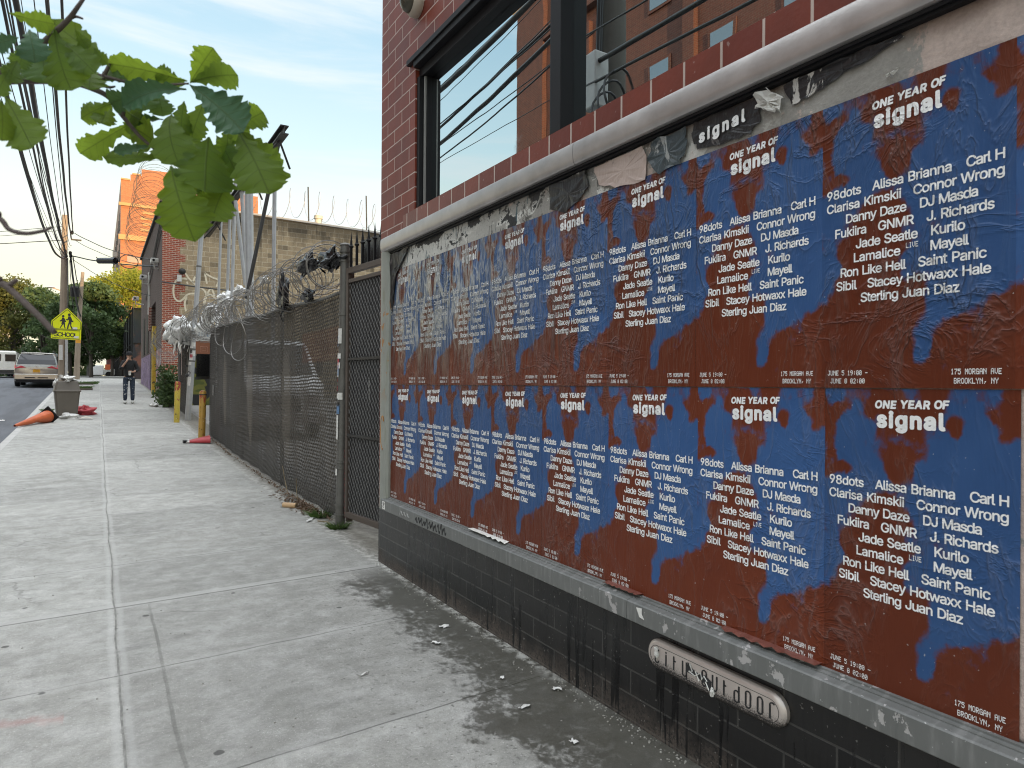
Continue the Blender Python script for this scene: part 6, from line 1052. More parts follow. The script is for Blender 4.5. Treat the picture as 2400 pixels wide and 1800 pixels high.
van('parked_car', 'dark car parked behind the van, far left beyond the silver car', (onY(52, 872, 72).x, 72, g(72)-.13), 4.4, 1.8, 1.6, simple('charcoal_paint', (.04, .042, .05), .3), 0, 'car')
van('parked_car', 'dark green grey car parked ahead of the silver car beside the poles', (-2.75, 50.5, g(50.5)-.13), 4.6, 1.8, 1.75, simple('dark_green_paint', (.035, .045, .045), .3), 0, 'car')
# ---------------------------------------------------------------- silver car seen from behind
suv = thing('parked_car', 'beige silver people carrier parked at the curb, seen from behind', 'car', (-2.72, 43.3+2.5, g(45)-.16), 0)
paint = Mt('silver_paint', (.42, .385, .33), .25, .6); paint.set('Base Color', paint.mul((.42, .40, .37), paint.ma('MULTIPLY_ADD', paint.noise(paint.obj(), 3, 3), .3, .85))); SP = paint.m
WL = 1.98; n = 14; sec = []
for y, z0, zs, zt_, wb, wt_ in ((-2.54, .42, .80, .98, .86, .84), (-2.50, .30, .90, 1.18, .94, .90), (-2.36, .26, .95, 1.42, .97, .84), (-2.08, .25, .97, 1.72, .985, .78), (-1.7, .24, .98, 1.79, .99, .77), (-.5, .22, .99, 1.83, .99, .78), (.7, .22, .98, 1.76, .99, .78), (1.25, .23, .95, 1.42, .985, .80), (1.75, .24, .92, 1.10, .97, .84), (2.35, .27, .80, .95, .90, .76), (2.52, .38, .66, .78, .78, .64)):
    L = [(wb*.93, z0), (wb, z0+.12), (wb, zs-.12), (wb*.985, zs), (wt_*1.0+(wb-wt_)*.12, zt_-.16), (wt_*.93, zt_-.05), (wt_*.72, zt_)]; sec.append((y, [(-x, z) for x, z in L]+[(x, z) for x, z in L[::-1]]))
vs = []; fs = []
for y, pr in sec: vs += [(x, y, z) for x, z in pr]
for i in range(len(sec)-1): fs += [(i*n+k, i*n+(k+1) % n, (i+1)*n+(k+1) % n, (i+1)*n+k) for k in range(n)]
fs += [tuple(range(n))[::-1], tuple((len(sec)-1)*n+k for k in range(n))]
sharp(MB().add(vs, fs).build('body', SP, suv, local=True), 28)
GLS = Mt('car_glass', (.012, .015, .02), .06).m
q = MB(); q.add([(-.83, -2.525, 1.17), (.83, -2.525, 1.17), (.80, -2.395, 1.40), (-.80, -2.395, 1.40), (.70, -2.135, 1.69), (-.70, -2.135, 1.69)], [(0, 1, 2, 3), (3, 2, 4, 5)]); o = q.build('rear_window', GLS, suv, local=True)
for s_ in (-1, 1):
    q = MB(); q.add([(s_*.985, -1.95, 1.05), (s_*.985, 1.0, 1.05), (s_*.86, .55, 1.60), (s_*.84, -1.8, 1.62)], [(0, 1, 2, 3) if s_ > 0 else (3, 2, 1, 0)]); q.build('side_window', GLS, suv, local=True)
    q = MB(); q.prism([(s_*.44, -2.53, .985), (s_*.93, -2.50, .93), (s_*.975, -2.30, 1.00), (s_*.93, -2.36, 1.13), (s_*.62, -2.50, 1.07)], (0, -.045, 0)); q.build('tail_light', Mt('tail_red', (.42, .012, .025), .2).m, suv, local=True)
    q = MB(); q.box((s_*.90-.07, -2.60, .52), (s_*.90+.07, -2.52, .57)); q.build('reflector', MAT['red'], suv, local=True)
    q = MB(); q.tube(crom([(s_*.66, -1.75, 1.80), (s_*.67, -1.55, 1.87), (s_*.68, .2, 1.89), (s_*.67, .45, 1.83)], 4), .022, 6); q.build('roof_rail', MAT['black_metal'], suv, local=True)
    q = MB(); q.box((s_*1.06-.10, .62, 1.02), (s_*1.06+.10, .78, 1.20)); bevel(q.build('mirror', SP, suv, local=True), .03)
    for y in (-1.62, 1.55):
        wh_ = MB().lathe([(.20, -.11), (.33, -.11), (.355, -.07), (.355, .07), (.33, .11), (.20, .11)], (s_*.87, y, .355), 22, Matrix.Rotation(PI/2, 3, 'Y')).build('wheel', MAT['black_plastic'], suv, local=True); MB().lathe([(.05, .0), (.21, .0), (.20, .02), (.05, .04)], (s_*.98, y, .355), 16, Matrix.Rotation(s_*PI/2, 3, 'Y')).build('rim', MAT['alu'], wh_, local=True)
bevel(MB().box((-.95, -2.63, .36), (.95, -2.50, .66)).build('bumper', SP, suv, local=True), .04, 3); MB().box((-.88, -2.60, .22), (.88, -2.48, .355)).build('lower_bumper', MAT['black_metal'], suv, local=True)
MB().box((-.50, -2.648, .44), (-.05, -2.632, .49)).build('bumper_slot', MAT['black_metal'], suv, local=True); MB().box((.05, -2.648, .44), (.50, -2.632, .49)).build('bumper_slot', MAT['black_metal'], suv, local=True)
MB().box((-.155, -2.585, .74), (.155, -2.57, .90)).build('number_plate', simple('orange_plate', (.62, .30, .02), .5), suv, local=True); MB().box((-.32, -2.565, .905), (.32, -2.545, .935)).build('chrome_strip', MAT['alu'], suv, local=True)
q = MB(); q.lathe([(.05, -.01), (.05, .01)], (0, -2.53, 1.03), 14, Matrix.Rotation(PI/2, 3, 'X') @ Matrix.Scale(1.3, 3, (1, 0, 0))); q.build('round_badge', MAT['alu'], suv, local=True)
q = MB(); q.tube([(-.7, -2.10, 1.72), (0, -2.16, 1.75), (.7, -2.10, 1.72)], .035, 6); q.build('spoiler', SP, suv, local=True)
q = MB(); q.tube([(0, -2.47, 1.22), (.42, -2.44, 1.27)], .012, 4); q.build('wiper', MAT['black_metal'], suv, local=True)

# ---------------------------------------------------------------- utility poles and overhead cables
def wood():
    m = Mt('weathered_wood', rough=.85); p = m.obj(); gr_ = m.noise(m.scale(p, (18, 18, .7)), 1., 4, .6); c = m.mix(gr_, (.20, .155, .115), (.43, .35, .265)); c = m.mul(c, m.ma('MULTIPLY_ADD', m.noise(p, 1.2, 4), .5, .75)); m.set('Base Color', c); m.bump(gr_, .5, .01); return m.m
MAT['wood'] = wood(); MAT['cable'] = simple('black_cable', (.025, .026, .028), .5, 0, .3, 4)
up = thing('utility_pole', 'tall wooden utility pole behind the school sign, carrying many black cables', 'utility pole', (-1.50, 41.0, g(41)))
q = MB(); q.tube([(-1.56, 41, 1.0), (-1.50, 41, 5.5), (-1.455, 41, 9.85)], [.165, .15, .125], 14); sharp(q.build('pole', MAT['wood'], up))
q = MB(); q.box((-1.20, 40.9, 8.62), (-.75, 40.97, 8.69)); q.build('bracket', MAT['dark_metal'], up)
for z, x in ((7.72, -1.3), (7.86, -1.32), (8.9, -1.25)): q = MB(); q.lathe([(.03, 0), (.07, .04), (.07, .16), (.03, .2)], (x+.1, 40.9, z), 10); q.build('insulator', MAT['black_metal'], up)
q = MB(); q.tube([(-1.33, 40.85, 7.7), (-1.30, 40.85, 5.6), (-1.38, 40.85, 4.6), (-1.40, 40.85, 1.4)], .03, 6); q.build('conduit', MAT['galv_dark'], up)
MB().box((-1.66, 40.82, 2.6), (-1.50, 40.835, 3.35)).build('notice', MAT['st_white'], up)
up2 = thing('utility_pole', 'second wooden pole farther off, its orange top catching the sun', 'utility pole', (-1.15, 54.0, g(54)))
q = MB(); b2, t2 = onY(179, 897, 54), onY(194, 638, 54); q.tube([tuple(b2), tuple(b2.lerp(t2, .5)+Vector((-.05, 0, 0))), tuple(t2)], [.19, .15, .10], 12); sharp(q.build('pole', MAT['wood'], up2))
q = MB(); c = b2.lerp(t2, .72); q.lathe([(.08, -.35), (.26, -.32), (.28, .25), (.2, .34)], (c.x-.35, 53.7, c.z+.7), 12); q.build('transformer', MAT['black_metal'], up2)
near = thing('utility_pole', 'near wooden pole with a grey meter box, seen mirrored in the shop window', 'utility pole', (-1.42, 7.35, 0))
q = MB(); q.tube([(-1.42, 7.0, -.1), (-1.41, 7.0, 5), (-1.40, 7.0, 10.2)], [.20, .185, .16], 14); sharp(q.build('pole', simple('tarred_wood', (.09, .085, .075), .85, 0, .4, 5), near)); bevel(MB().box((-1.20, 6.80, 5.0), (-.98, 7.06, 5.70)).build('meter_box', simple('grey_box', (.42, .43, .43), .5), near), .02)
q = MB()
for k in range(3): q.tube([(-1.10+.25*math.cos(a), 6.45+.12*k+.03*math.sin(a*3), 5.0-.1*k+.33*math.sin(a)) for a in lin(0, 2*PI, 24)[:-1]], .016, 5, True)
q.build('cable_loop', MAT['cable'], near)
q = MB(); q.tube([(-1.18, 7.0, 10.0), (-1.20, 7.0, 2.0)], .03, 6); q.tube([(-1.19, 6.9, 9.0), (-1.15, 6.9, 5.7)], .02, 6); q.build('riser', MAT['cable'], near)
def span(a, b_, sag, n=24, wob=0., seed=0):
    rnd_ = random.Random(seed); a, b_ = Vector(a), Vector(b_); ph = rnd_.uniform(0, 6); return [a.lerp(b_, t)+Vector((wob*math.sin(t*30+ph)*.5, 0, -sag*4*t*(1-t)+wob*math.sin(t*22+ph))) for t in lin(0, 1, n)]
CB = 'overhead cables'
CABS = [((-1.22, 7.35, 6.55), (-1.42, 40.9, 7.80), 1.35, .034, .012, 'thick lowest black cable sweeping down to the pole from the top left corner'), ((-1.02, 7.35, 6.5), (-1.40, 40.9, 7.86), .95, .022, .01, 'slim cable just above the thick lowest one'), ((-.98, 7.35, 7.05), (-1.36, 40.9, 7.80), .55, .045, .02, 'thickest twisted cable bundle running to the wooden pole'), ((-.62, 7.35, 7.62), (-1.18, 40.9, 8.70), .62, .032, .012, 'upper thick cable ending at the pole bracket'), ((-.42, 7.35, 8.0), (-1.12, 40.9, 9.05), .60, .024, .008, 'uppermost slim cable ending above the bracket'), ((-1.15, 7.35, 7.3), (-1.45, 40.9, 9.1), .9, .010, .004, 'thin wire between the thick cables, left of the bundle'), ((-1.3, 7.35, 6.9), (-1.48, 40.9, 8.0), 1.2, .009, .004, 'thinnest wire at the far left of the cables'), ((-.8, 7.35, 5.72), (-1.36, 40.9, 7.74), 1.0, .012, .03, 'loose wavy wire hanging under the bundle')]
for k in range(6): CABS.append(((-1.25+.13*k, 7.0, 5.6+.42*k), (-1.42+.05*k, 40.9, 7.75+.12*k), .35+.22*k, .006+.002*(k % 3), .006, ['first', 'second', 'third', 'fourth', 'fifth', 'sixth'][k]+' of the faint thin wires mirrored in the left window pane, counted from the lowest'))
for a, b_, sag, r, wob, lab in CABS: tag(MB().tube(span(a, b_, sag, 40, wob, int(r*999)), r, 6).build('overhead_cable', MAT['cable'], None, True), lab, 'cable', CB)
for k, (a, z0, z1, sag, r) in enumerate(((-1.0, 6.55, 6.3, .4, .032), (-.9, 7.1, 6.8, .4, .02), (-1.05, 5.6, 5.3, .35, .03), (-1.0, 5.3, 5.05, .3, .02), (-.7, 7.6, 7.4, .3, .02), (-1.0, 6.0, 5.6, .45, .012))):
    tag(MB().tube(span((a, 7.35, z0), (a-.1, -26, z1), sag, 30, .02, k), r, 6).build('overhead_cable', MAT['cable'], None, True), 'black cable strung past the near pole, mirrored across the right window panes', 'cable', CB)
for k, (a, b_, sag, r, lab) in enumerate((((-1.05, 41, 9.0), (2.4, 36.5, 7.3), .25, .02, 'upper thin cable from the pole over to the brick roof'), ((-1.05, 41, 8.65), (2.35, 36.0, 6.9), .25, .014, 'second thin cable from the pole bracket to the brick building'), ((-1.2, 41, 7.85), (2.3, 33.4, 6.55), .12, .03, 'cable that carries the black splice case'), ((-1.2, 41, 7.75), (2.4, 37.6, 5.7), .3, .014, 'thin drop wire falling to the brick building under the splice case'), ((-1.5, 41, 9.3), (-14, 52, 9.9), .4, .014, 'upper wire crossing the street to the left'), ((-1.5, 41, 9.1), (-14, 52, 9.6), .4, .012, 'second wire crossing the street to the left'), ((-1.5, 41, 8.6), (-14, 47, 8.2), .25, .02, 'lower cable crossing the street to the left'), ((-1.2, 41, 7.7), (-1.0, 54, 5.9), .5, .05, 'thick bundle running on from the pole to the second pole'), ((-1.1, 41, 7.8), (-.85, 54, 7.0), .5, .025, 'slim cable running on to the second pole'), ((-1.25, 41, 7.6), (-1.2, 54, 5.6), .9, .015, 'slack wire drooping between the two poles'))):
    tag(MB().tube(span(a, b_, sag, 24, .008, k+50), r, 5).build('overhead_cable', MAT['cable'], None, True), lab, 'cable', CB)
p0, p1 = onY(232, 611, 36.2), onY(271, 611, 35.3)
sp_ = thing('splice_case', 'black cylindrical splice case hanging on the cable in front of the orange tower', 'cable box', tuple((p0+p1)/2)); sharp(MB().cyl(p0, p1, .135, n=16).build('case', MAT['black_plastic'], sp_)); MB().tube([p0+Vector((-.02, 0, 0)), p0+Vector((-.1, 0, .16))], .02, 5).build('strap', MAT['cable'], sp_); MB().tube([p1+Vector((.02, 0, 0)), p1+Vector((.1, 0, .16))], .02, 5).build('strap', MAT['cable'], sp_)
c = onY(302, 613, 34.6); tag(MB().tube([c+Vector((.36*math.cos(a), 0, .30*math.sin(a))) for a in lin(0, 2*PI, 28)[:-1]], .018, 5, True).build('cable_loop', MAT['cable']), 'round loop of spare cable hanging beside the splice case', 'cable')
lp = thing('street_lamp', 'thin street lamp arm reaching left behind the utility pole', 'street lamp', (-.9, 70, g(70))); a, b_ = onY(196, 700, 70), onY(119, 673, 70); MB().tube([(a.x+.35, 70, 2), (a.x+.35, 70, a.z+1.0)], .09, 8).build('pole', MAT['galv_dark'], lp); MB().tube(crom([Vector((a.x+.3, 70, a.z-.3)), a.lerp(b_, .5), b_], 5), .05, 6).build('arm', simple('pale_orange_metal', (.45, .3, .2), .5), lp); q = MB(); q.sph(b_, (.32, .12, .07), 10, 6); q.build('lamp_head', MAT['alu'], lp)

# ---------------------------------------------------------------- school crossing sign
ss_ = thing('school_sign', 'bright yellow school crossing sign with two walking children and the word SCHOOL', 'sign', (-.82, 24.5, g(24.5)), 0)
SY = MAT['sign_yellow'] = simple('fluorescent_yellow', (.78, .82, .0), .4, 0, .06, 3)
SYY = 24.5
def sp2(u, v, off=0.): p = onY(u, v, SYY); return Vector((p.x, SYY-off, p.z))
def zz(x_, y_): return 90+x_/5.925, 680+y_/5.925                        # reading of the sign in the survey
outl = [zz(402, 248), zz(600, 438), zz(590, 700), zz(172, 668), zz(182, 420)]
def rounded(pts, k=.06, m_=4):
    out = []; n = len(pts)
    for i in range(n):
        a, b_, c = Vector((*pts[i-1], 0)), Vector((*pts[i], 0)), Vector((*pts[(i+1) % n], 0))
        p, q_ = b_.lerp(a, k), b_.lerp(c, k)
        for j in range(m_+1): t = j/m_; s_ = p.lerp(b_, t).lerp(b_.lerp(q_, t), t); out.append((s_.x, s_.y))
    return out
ro = rounded(outl); MB().prism([sp2(u, v) for u, v in ro], (0, .004, 0)).build('panel', SY, ss_)
def inset(pts, k): cx = sum(p[0] for p in pts)/len(pts); cy_ = sum(p[1] for p in pts)/len(pts); return [(cx+(x-cx)*k, cy_+(y-cy_)*k) for x, y in pts]
top5 = rounded([zz(402, 268), zz(584, 446), zz(582, 552), zz(194, 532), zz(198, 430)], .05); MB().tube([sp2(u, v, .002) for u, v in top5], .008, 4, True).build('border', MAT['ink'], ss_)
low4 = [zz(192, 545), zz(576, 566), zz(574, 682), zz(190, 655)]; MB().tube([sp2(u, v, .002) for u, v in low4], .008, 4, True).build('lower_border', MAT['ink'], ss_)
def fig(parts_, name):
    q = MB()
    for k, pts in enumerate(parts_): q.prism([sp2(*zz(x, y), .003+.0006*k) for x, y in pts], (0, .0004, 0))
    return q.build(name, MAT['ink'], ss_)
ell = lambda cx, cy_, rx, ry: [(cx+rx*math.cos(a), cy_+ry*math.sin(a)) for a in lin(0, 2*PI, 13)[:-1]]
fig([ell(344, 362, 18, 18), [(330, 382), (358, 382), (376, 420), (384, 436), (366, 442), (372, 478), (318, 472), (330, 430), (300, 436), (296, 426), (324, 404)], [(330, 470), (346, 474), (320, 508), (304, 528), (296, 520)], [(350, 474), (368, 476), (372, 508), (380, 530), (366, 532), (356, 505)], [(362, 420), (388, 424), (384, 444), (360, 440)]], 'child_figure')
fig([ell(430, 342, 20, 19), [(416, 364), (446, 364), (462, 392), (470, 424), (456, 430), (460, 460), (418, 456), (424, 412), (404, 420), (380, 412), (382, 404), (406, 402)], [(418, 452), (442, 456), (422, 500), (414, 540), (398, 540), (402, 500)], [(438, 456), (460, 458), (456, 490), (478, 540), (464, 546), (442, 500)], [(456, 420), (486, 424), (484, 446), (454, 442)]], 'adult_figure')
a_, b__ = sp2(*zz(214, 636)), sp2(*zz(545, 655)); wsc = b__.x-a_.x; vs, fs = letters([('SCHOOL', 0, wsc, 0, .24, FONT, 0.)]); q = MB(); q.add([(a_.x+x, SYY-.003-z, a_.z+y*1.0-(x/wsc)*(a_.z-b__.z)) for x, y, z in vs], fs); q.build('school_lettering', MAT['ink'], ss_)
for zx, zy in ((508, 532), (525, 655)): p = sp2(*zz(zx, zy), .004); MB().box((p.x-.06, p.y-.001, p.z-.03), (p.x+.06, p.y, p.z+.035)).build('sticker', MAT['st_white'], ss_)
p = sp2(*zz(555, 712), .004); MB().box((p.x-.07, p.y-.001, p.z-.05), (p.x+.06, p.y, p.z+.05)).build('orange_tag', simple('orange_tape', (.75, .35, .03), .5), ss_)
px_ = onY(156, 800, SYY).x; MB().box((px_-.035, SYY+.006, g(SYY)-.05), (px_+.035, SYY+.045, onY(156, 735, SYY).z)).build('post', MAT['galv'], ss_)

# ---------------------------------------------------------------- trash can, cone, rubbish by the curb
gz = g(23.5)
tc = thing('trash_can', 'square brown grey trash can with a domed lid standing near the curb', 'trash can', (-.76, 23.55, gz), .10); TM = simple('grey_brown_plastic', (.125, .108, .088), .5, 0, .3, 3, .1)
q = MB(); rr = []
for z, w_ in ((0, .235), (.02, .245), (.72, .31), (.75, .31)): rr.append([(sx_*w_*(1-.12*(k % 2)) if True else 0, sy_*w_, z) for k, (sx_, sy_) in enumerate(((-1, -.88), (-.88, -1), (.88, -1), (1, -.88), (1, .88), (.88, 1), (-.88, 1), (-1, .88)))])
rr = [[(math.copysign(min(abs(x), 9), x), y, z) for x, y, z in r] for r in rr]
def oct_(w_, z): k = .86; return [(-w_, -w_*k, z), (-w_*k, -w_, z), (w_*k, -w_, z), (w_, -w_*k, z), (w_, w_*k, z), (w_*k, w_, z), (-w_*k, w_, z), (-w_, w_*k, z)]
def stack(lv): vs = [p for w_, z in lv for p in oct_(w_, z)]; n_ = 8; return vs, [(i*n_+k, i*n_+(k+1) % n_, (i+1)*n_+(k+1) % n_, (i+1)*n_+k) for i in range(len(lv)-1) for k in range(n_)]+[tuple(range(n_))[::-1], tuple((len(lv)-1)*n_+k for k in range(n_))]
bevel(MB().add(*stack([(.235, 0), (.245, .02), (.305, .735), (.305, .74)])).build('body', TM, tc, local=True), .006); bevel(MB().add(*stack([(.328, .741), (.332, .77), (.315, .80), (.255, 1.03), (.235, 1.055)])).build('lid', TM, tc, local=True), .006)
MB().box((-.16, -.252, .86), (.16, -.244, .99)).build('flap', simple('darker_flap', (.09, .08, .066), .5), tc, local=True)
for v in bpy.data.objects['flap'].data.vertices: v.co.y += (v.co.z-.86)*.26-.045
rag('plastic_bag', 'white plastic bags and cups heaped on top of the trash can lid', 'rubbish', (-.72, 23.5, gz+1.12), (.16, .25, .07), 'st_white', 71, .4, None, 3)
rag('plastic_bag', 'white plastic strip hanging over the left edge of the trash can', 'rubbish', (-1.02, 23.5, gz+.95), (.06, .06, .13), 'st_white', 72, .4, None, 3)
cup = thing('paper_cup', 'white paper cup tipped on the trash can, left of the plastic bags', 'cup', (-.90, 23.45, gz+1.07)); sharp(MB().lathe([(.035, 0), (.05, .13), (.053, .135)], (-.90, 23.45, gz+1.07), 12).build('cup', MAT['st_white'], cup)); MB().lathe([(.054, .136), (.052, .15), (.02, .155)], (-.90, 23.45, gz+1.07), 12).build('lid', MAT['white_painted'], cup)
rag('shopping_bag', 'crumpled pink red bag lying to the right of the trash can', 'bag', (-.32, 24.3, g(24.3)+.10), (.26, .18, .13), 'red', 73, .1, None, 0)
rag('plastic_bag', 'crumpled white bag at the foot of the trash can', 'rubbish', (-.70, 23.05, g(23)+.06), (.19, .12, .08), 'st_white', 74, .1, None, 0)
q = MB(); q.grid(lambda u, v: (-.46+.36*u, 22.75+.16*v, g(22.8)+.01+.07*math.sin(u*PI)*(.6+.4*v)), lin(0, 1, 9), lin(0, 1, 4)); o = q.build('cardboard', MAT['straw']); tag(o, 'bent pale cardboard tray lying right of the trash can', 'rubbish'); o.data.materials[0] = simple('pale_cardboard', (.52, .48, .40), .7); o.modifiers.new('solid', 'SOLIDIFY').thickness = .006
oc = thing('traffic_cone', 'dirty orange traffic cone lying on its side at the curb edge', 'traffic cone', (-1.4, 21.4, g(21.4)))
tip, bas = Vector((-1.74, 20.75, g(20.75)+.05)), Vector((-1.14, 22.05, g(22)+.16)); axc = (bas-tip).normalized(); u_ = axc.orthogonal().normalized(); v_ = axc.cross(u_); Lc = (bas-tip).length
q = MB(); q.grid(lambda t, a: tip+axc*Lc*t+(u_*math.cos(a)+v_*math.sin(a))*(.028+.135*t)*(1-.35*max(0, math.cos(a-2.2))*math.exp(-((t-.6)/.18)**2))+Vector((0, 0, -.0)), lin(0, 1, 14), lin(0, 2*PI, 21)); q.build('cone', simple('dirty_orange', (.50, .105, .03), .55, 0, .4, 4, .1), oc, True)
M_ = Matrix((u_, v_, axc)).transposed(); q = MB(); q.obox(bas+axc*.02, (.40, .40, .035), M_); bevel(q.build('base', MAT['black_metal'], oc), .01)
for k, (x, y, w_, l_, rz, lab) in enumerate(((-3.0, 27.0, .35, .18, .3, 'white paper lying on the road near the curb, the larger one'), (-2.5, 22.6, .14, .4, 1.2, 'torn white paper on the road beside the cone tip'), (-3.6, 33.5, .25, .5, .1, 'white plastic piece far out on the road'), (-2.2, 20.6, .10, .22, .5, 'small paper scrap in the gutter below the cone'), (-2.4, 24.6, .3, .1, .9, 'thin paper strip on the road beside the trash can'), (-2.9, 23.4, .2, .12, .2, 'crumpled paper scrap on the dark road'))): paper(lab, (x, y, g(y)-.165), w_, l_, rz, 80+k, h=.03)
weed('weed_tuft', 'low grass in the tree pit beyond the trash can', (-.9, 38.5, g(38.5)), 300, .35, .6, MAT['weed'], 5, .02); weed('weed_tuft', 'low grass in the farther tree pit under the dark trees', (-.7, 44.5, g(44.5)), 300, .35, .7, MAT['weed'], 6, .02); weed('weed_tuft', 'yellow green weeds in the curb crack left of the trash can', (-1.35, 26.0, g(26)), 80, .12, .16, MAT['weed'], 7, .012)
for k, (y, l_) in enumerate(((38.5, .9), (44.5, 1.0))): struct(MB().box((-1.5, y-l_, g(y)-.2), (-.2, y+l_, g(y+l_)+.004)).build('ground', MAT['earth']))
# bush by the brick building: leafy stems
bs = thing('leafy_bush', 'dark green weedy bush between the far screened fence and the brick wall', 'bush', (1.95, 28.0, g(28))); rnd_ = random.Random(5); q = MB(); cl = []
for k in range(16):
    a = Vector((2.08+rnd_.uniform(-.08, .2), 27.7+rnd_.uniform(-.9, .7), g(28)-.1)); b_ = a+Vector((rnd_.uniform(-.3, .15), rnd_.uniform(-.3, .3), rnd_.uniform(.5, 1.45))); q.tube([a, a.lerp(b_, .5)+Vector((0, 0, .1)), b_], [.015, .011, .004], 4)
    for t in (.25, .5, .75, 1): c = a.lerp(b_, t); cl.append((c.x, c.y, c.z, .22))
q.build('stems', MAT['bark'], bs); crown('leaves', bs, cl, 2600, .062, 8, dg)
rag('plastic_bag', 'white bag caught under the dark green bush', 'rubbish', (1.72, 27.2, g(27.2)+.05), (.12, .2, .06), 'st_white', 75, .1, None, 0)

# ---------------------------------------------------------------- pedestrian
pd = thing('person', 'person in black hoodie, cap and ripped jeans, one hand at the mouth, holding a cup', 'person', (.98, 28.68, g(28.68)), R(178)); pd.scale = (1.05, 1.05, 1.06)
def skinned(name, joints, edges, m, parent, sub=2):
    """one continuous surface grown round a posed skeleton"""
    names = list(joints); me = bpy.data.meshes.new(name); me.from_pydata([joints[k][0] for k in names], [(names.index(a), names.index(b)) for a, b in edges], []); o = bpy.data.objects.new(name, me); COL.objects.link(o)
    import bmesh
    bm = bmesh.new(); bm.from_mesh(me); ly_ = bm.verts.layers.skin.verify(); bm.verts.ensure_lookup_table()
    for i, k in enumerate(names): r = joints[k][1]; r = r if isinstance(r, tuple) else (r, r); bm.verts[i][ly_].radius = r; bm.verts[i][ly_].use_root = (i == 0)
    bm.to_mesh(me); bm.free(); sk_ = o.modifiers.new('skin', 'SKIN'); sk_.use_smooth_shade = True; ss = o.modifiers.new('sub', 'SUBSURF'); ss.levels = sub; ss.render_levels = sub
    me.materials.append(m); o.parent = parent; o['_o'] = parent['_o']; return o
# local frame: +y is forward (towards the camera), +x is the person's right after the turn of the thing
SKN = Mt('skin', (.42, .24, .17), .5).m; HOO = simple('black_cotton', (.014, .014, .016), .85, 0, .3, 12, .2)
J = {'pelvis': ((0, 0, .93), (.13, .09)), 'waist': ((0, .0, 1.08), (.125, .09)), 'chest': ((0, .01, 1.30), (.15, .10)), 'neckb': ((0, .0, 1.45), (.07, .065)), 'neck': ((0, .02, 1.52), .052), 'headb': ((0, .045, 1.58), (.062, .07)), 'head': ((0, .04, 1.66), (.078, .095)), 'top': ((0, .03, 1.735), (.055, .065)),
     'shR': ((.17, .0, 1.42), .06), 'elR': ((.27, .10, 1.17), .042), 'wrR': ((.08, .22, 1.45), .028), 'haR': ((.04, .205, 1.53), (.026, .032)),
     'shL': ((-.17, .0, 1.42), .06), 'elL': ((-.27, .03, 1.15), .042), 'wrL': ((-.12, .22, 1.09), .028), 'haL': ((-.06, .26, 1.09), (.03, .026)),
     'hipR': ((.095, .0, .88), .088), 'knR': ((.11, .06, .50), .058), 'anR': ((.115, .02, .10), .042), 'hipL': ((-.095, .0, .88), .088), 'knL': ((-.105, .03, .50), .058), 'anL': ((-.11, -.04, .10), .042)}
EB = [('pelvis', 'waist'), ('waist', 'chest'), ('chest', 'neckb'), ('neckb', 'neck'), ('neck', 'headb'), ('headb', 'head'), ('head', 'top'), ('neckb', 'shR'), ('shR', 'elR'), ('elR', 'wrR'), ('wrR', 'haR'), ('neckb', 'shL'), ('shL', 'elL'), ('elL', 'wrL'), ('wrL', 'haL'), ('pelvis', 'hipR'), ('hipR', 'knR'), ('knR', 'anR'), ('pelvis', 'hipL'), ('hipL', 'knL'), ('knL', 'anL')]
JF = dict(J); EF = list(EB)
for s_, hx, base, dirn in (('R', 'haR', (.04, .205, 1.53), Vector((-.25, -.25, .9))), ('L', 'haL', (-.06, .26, 1.09), Vector((.85, .35, .1)))):
    dirn.normalize(); side = dirn.cross(Vector((0, 1, 0))).normalized()
    for k in range(4): a = Vector(base)+dirn*.03+side*(.024-.016*k); b_ = a+dirn*(.034 if k in (0, 3) else .042)+Vector((0, .012, 0)); c = b_+dirn*.022+Vector((0, -.012 if s_ == 'R' else .018, 0)); JF[f'f{s_}{k}a'] = (tuple(a), .009); JF[f'f{s_}{k}b'] = (tuple(b_), .0085); JF[f'f{s_}{k}c'] = (tuple(c), .007); EF += [(hx, f'f{s_}{k}a'), (f'f{s_}{k}a', f'f{s_}{k}b'), (f'f{s_}{k}b', f'f{s_}{k}c')]
    a = Vector(base)+side*.03; b_ = a+dirn*.02+side*.022; JF[f't{s_}a'] = (tuple(a), .011); JF[f't{s_}b'] = (tuple(b_), .009); EF += [(hx, f't{s_}a'), (f't{s_}a', f't{s_}b')]
skinned('body', JF, EF, SKN, pd)
HJ = {k: (J[k][0], tuple(x*1.22+.012 for x in (J[k][1] if isinstance(J[k][1], tuple) else (J[k][1],)*2))) for k in ('waist', 'chest', 'neckb', 'shR', 'elR', 'shL', 'elL')}; HJ['hem'] = ((0, .0, .88), (.158, .115)); HJ['waist'] = ((0, .005, 1.08), (.165, .122)); HJ['chest'] = ((0, .012, 1.29), (.185, .13)); HJ['cuR'] = ((.20, .155, 1.27), .052); HJ['cuL'] = ((-.17, .155, 1.105), .05); HJ['neckc'] = ((0, .015, 1.50), (.075, .07))
skinned('hoodie', HJ, [('waist', 'hem'), ('waist', 'chest'), ('chest', 'neckb'), ('neckb', 'neckc'), ('neckb', 'shR'), ('shR', 'elR'), ('elR', 'cuR'), ('neckb', 'shL'), ('shL', 'elL'), ('elL', 'cuL')], HOO, pd)
dn = Mt('ripped_denim', rough=.8); p_ = dn.obj(); rip = dn.ma('MULTIPLY', dn.ss(dn.noise(dn.scale(p_, (1, 1, 1.8)), 12, 2, .5), .63, .66), dn.ss(dn.xyz(p_)[1], .02, .06)); dn.set('Base Color', dn.mix(rip, dn.mix(dn.noise(p_, 7, 4), (.010, .016, .030), (.028, .044, .075)), (.50, .50, .50)))
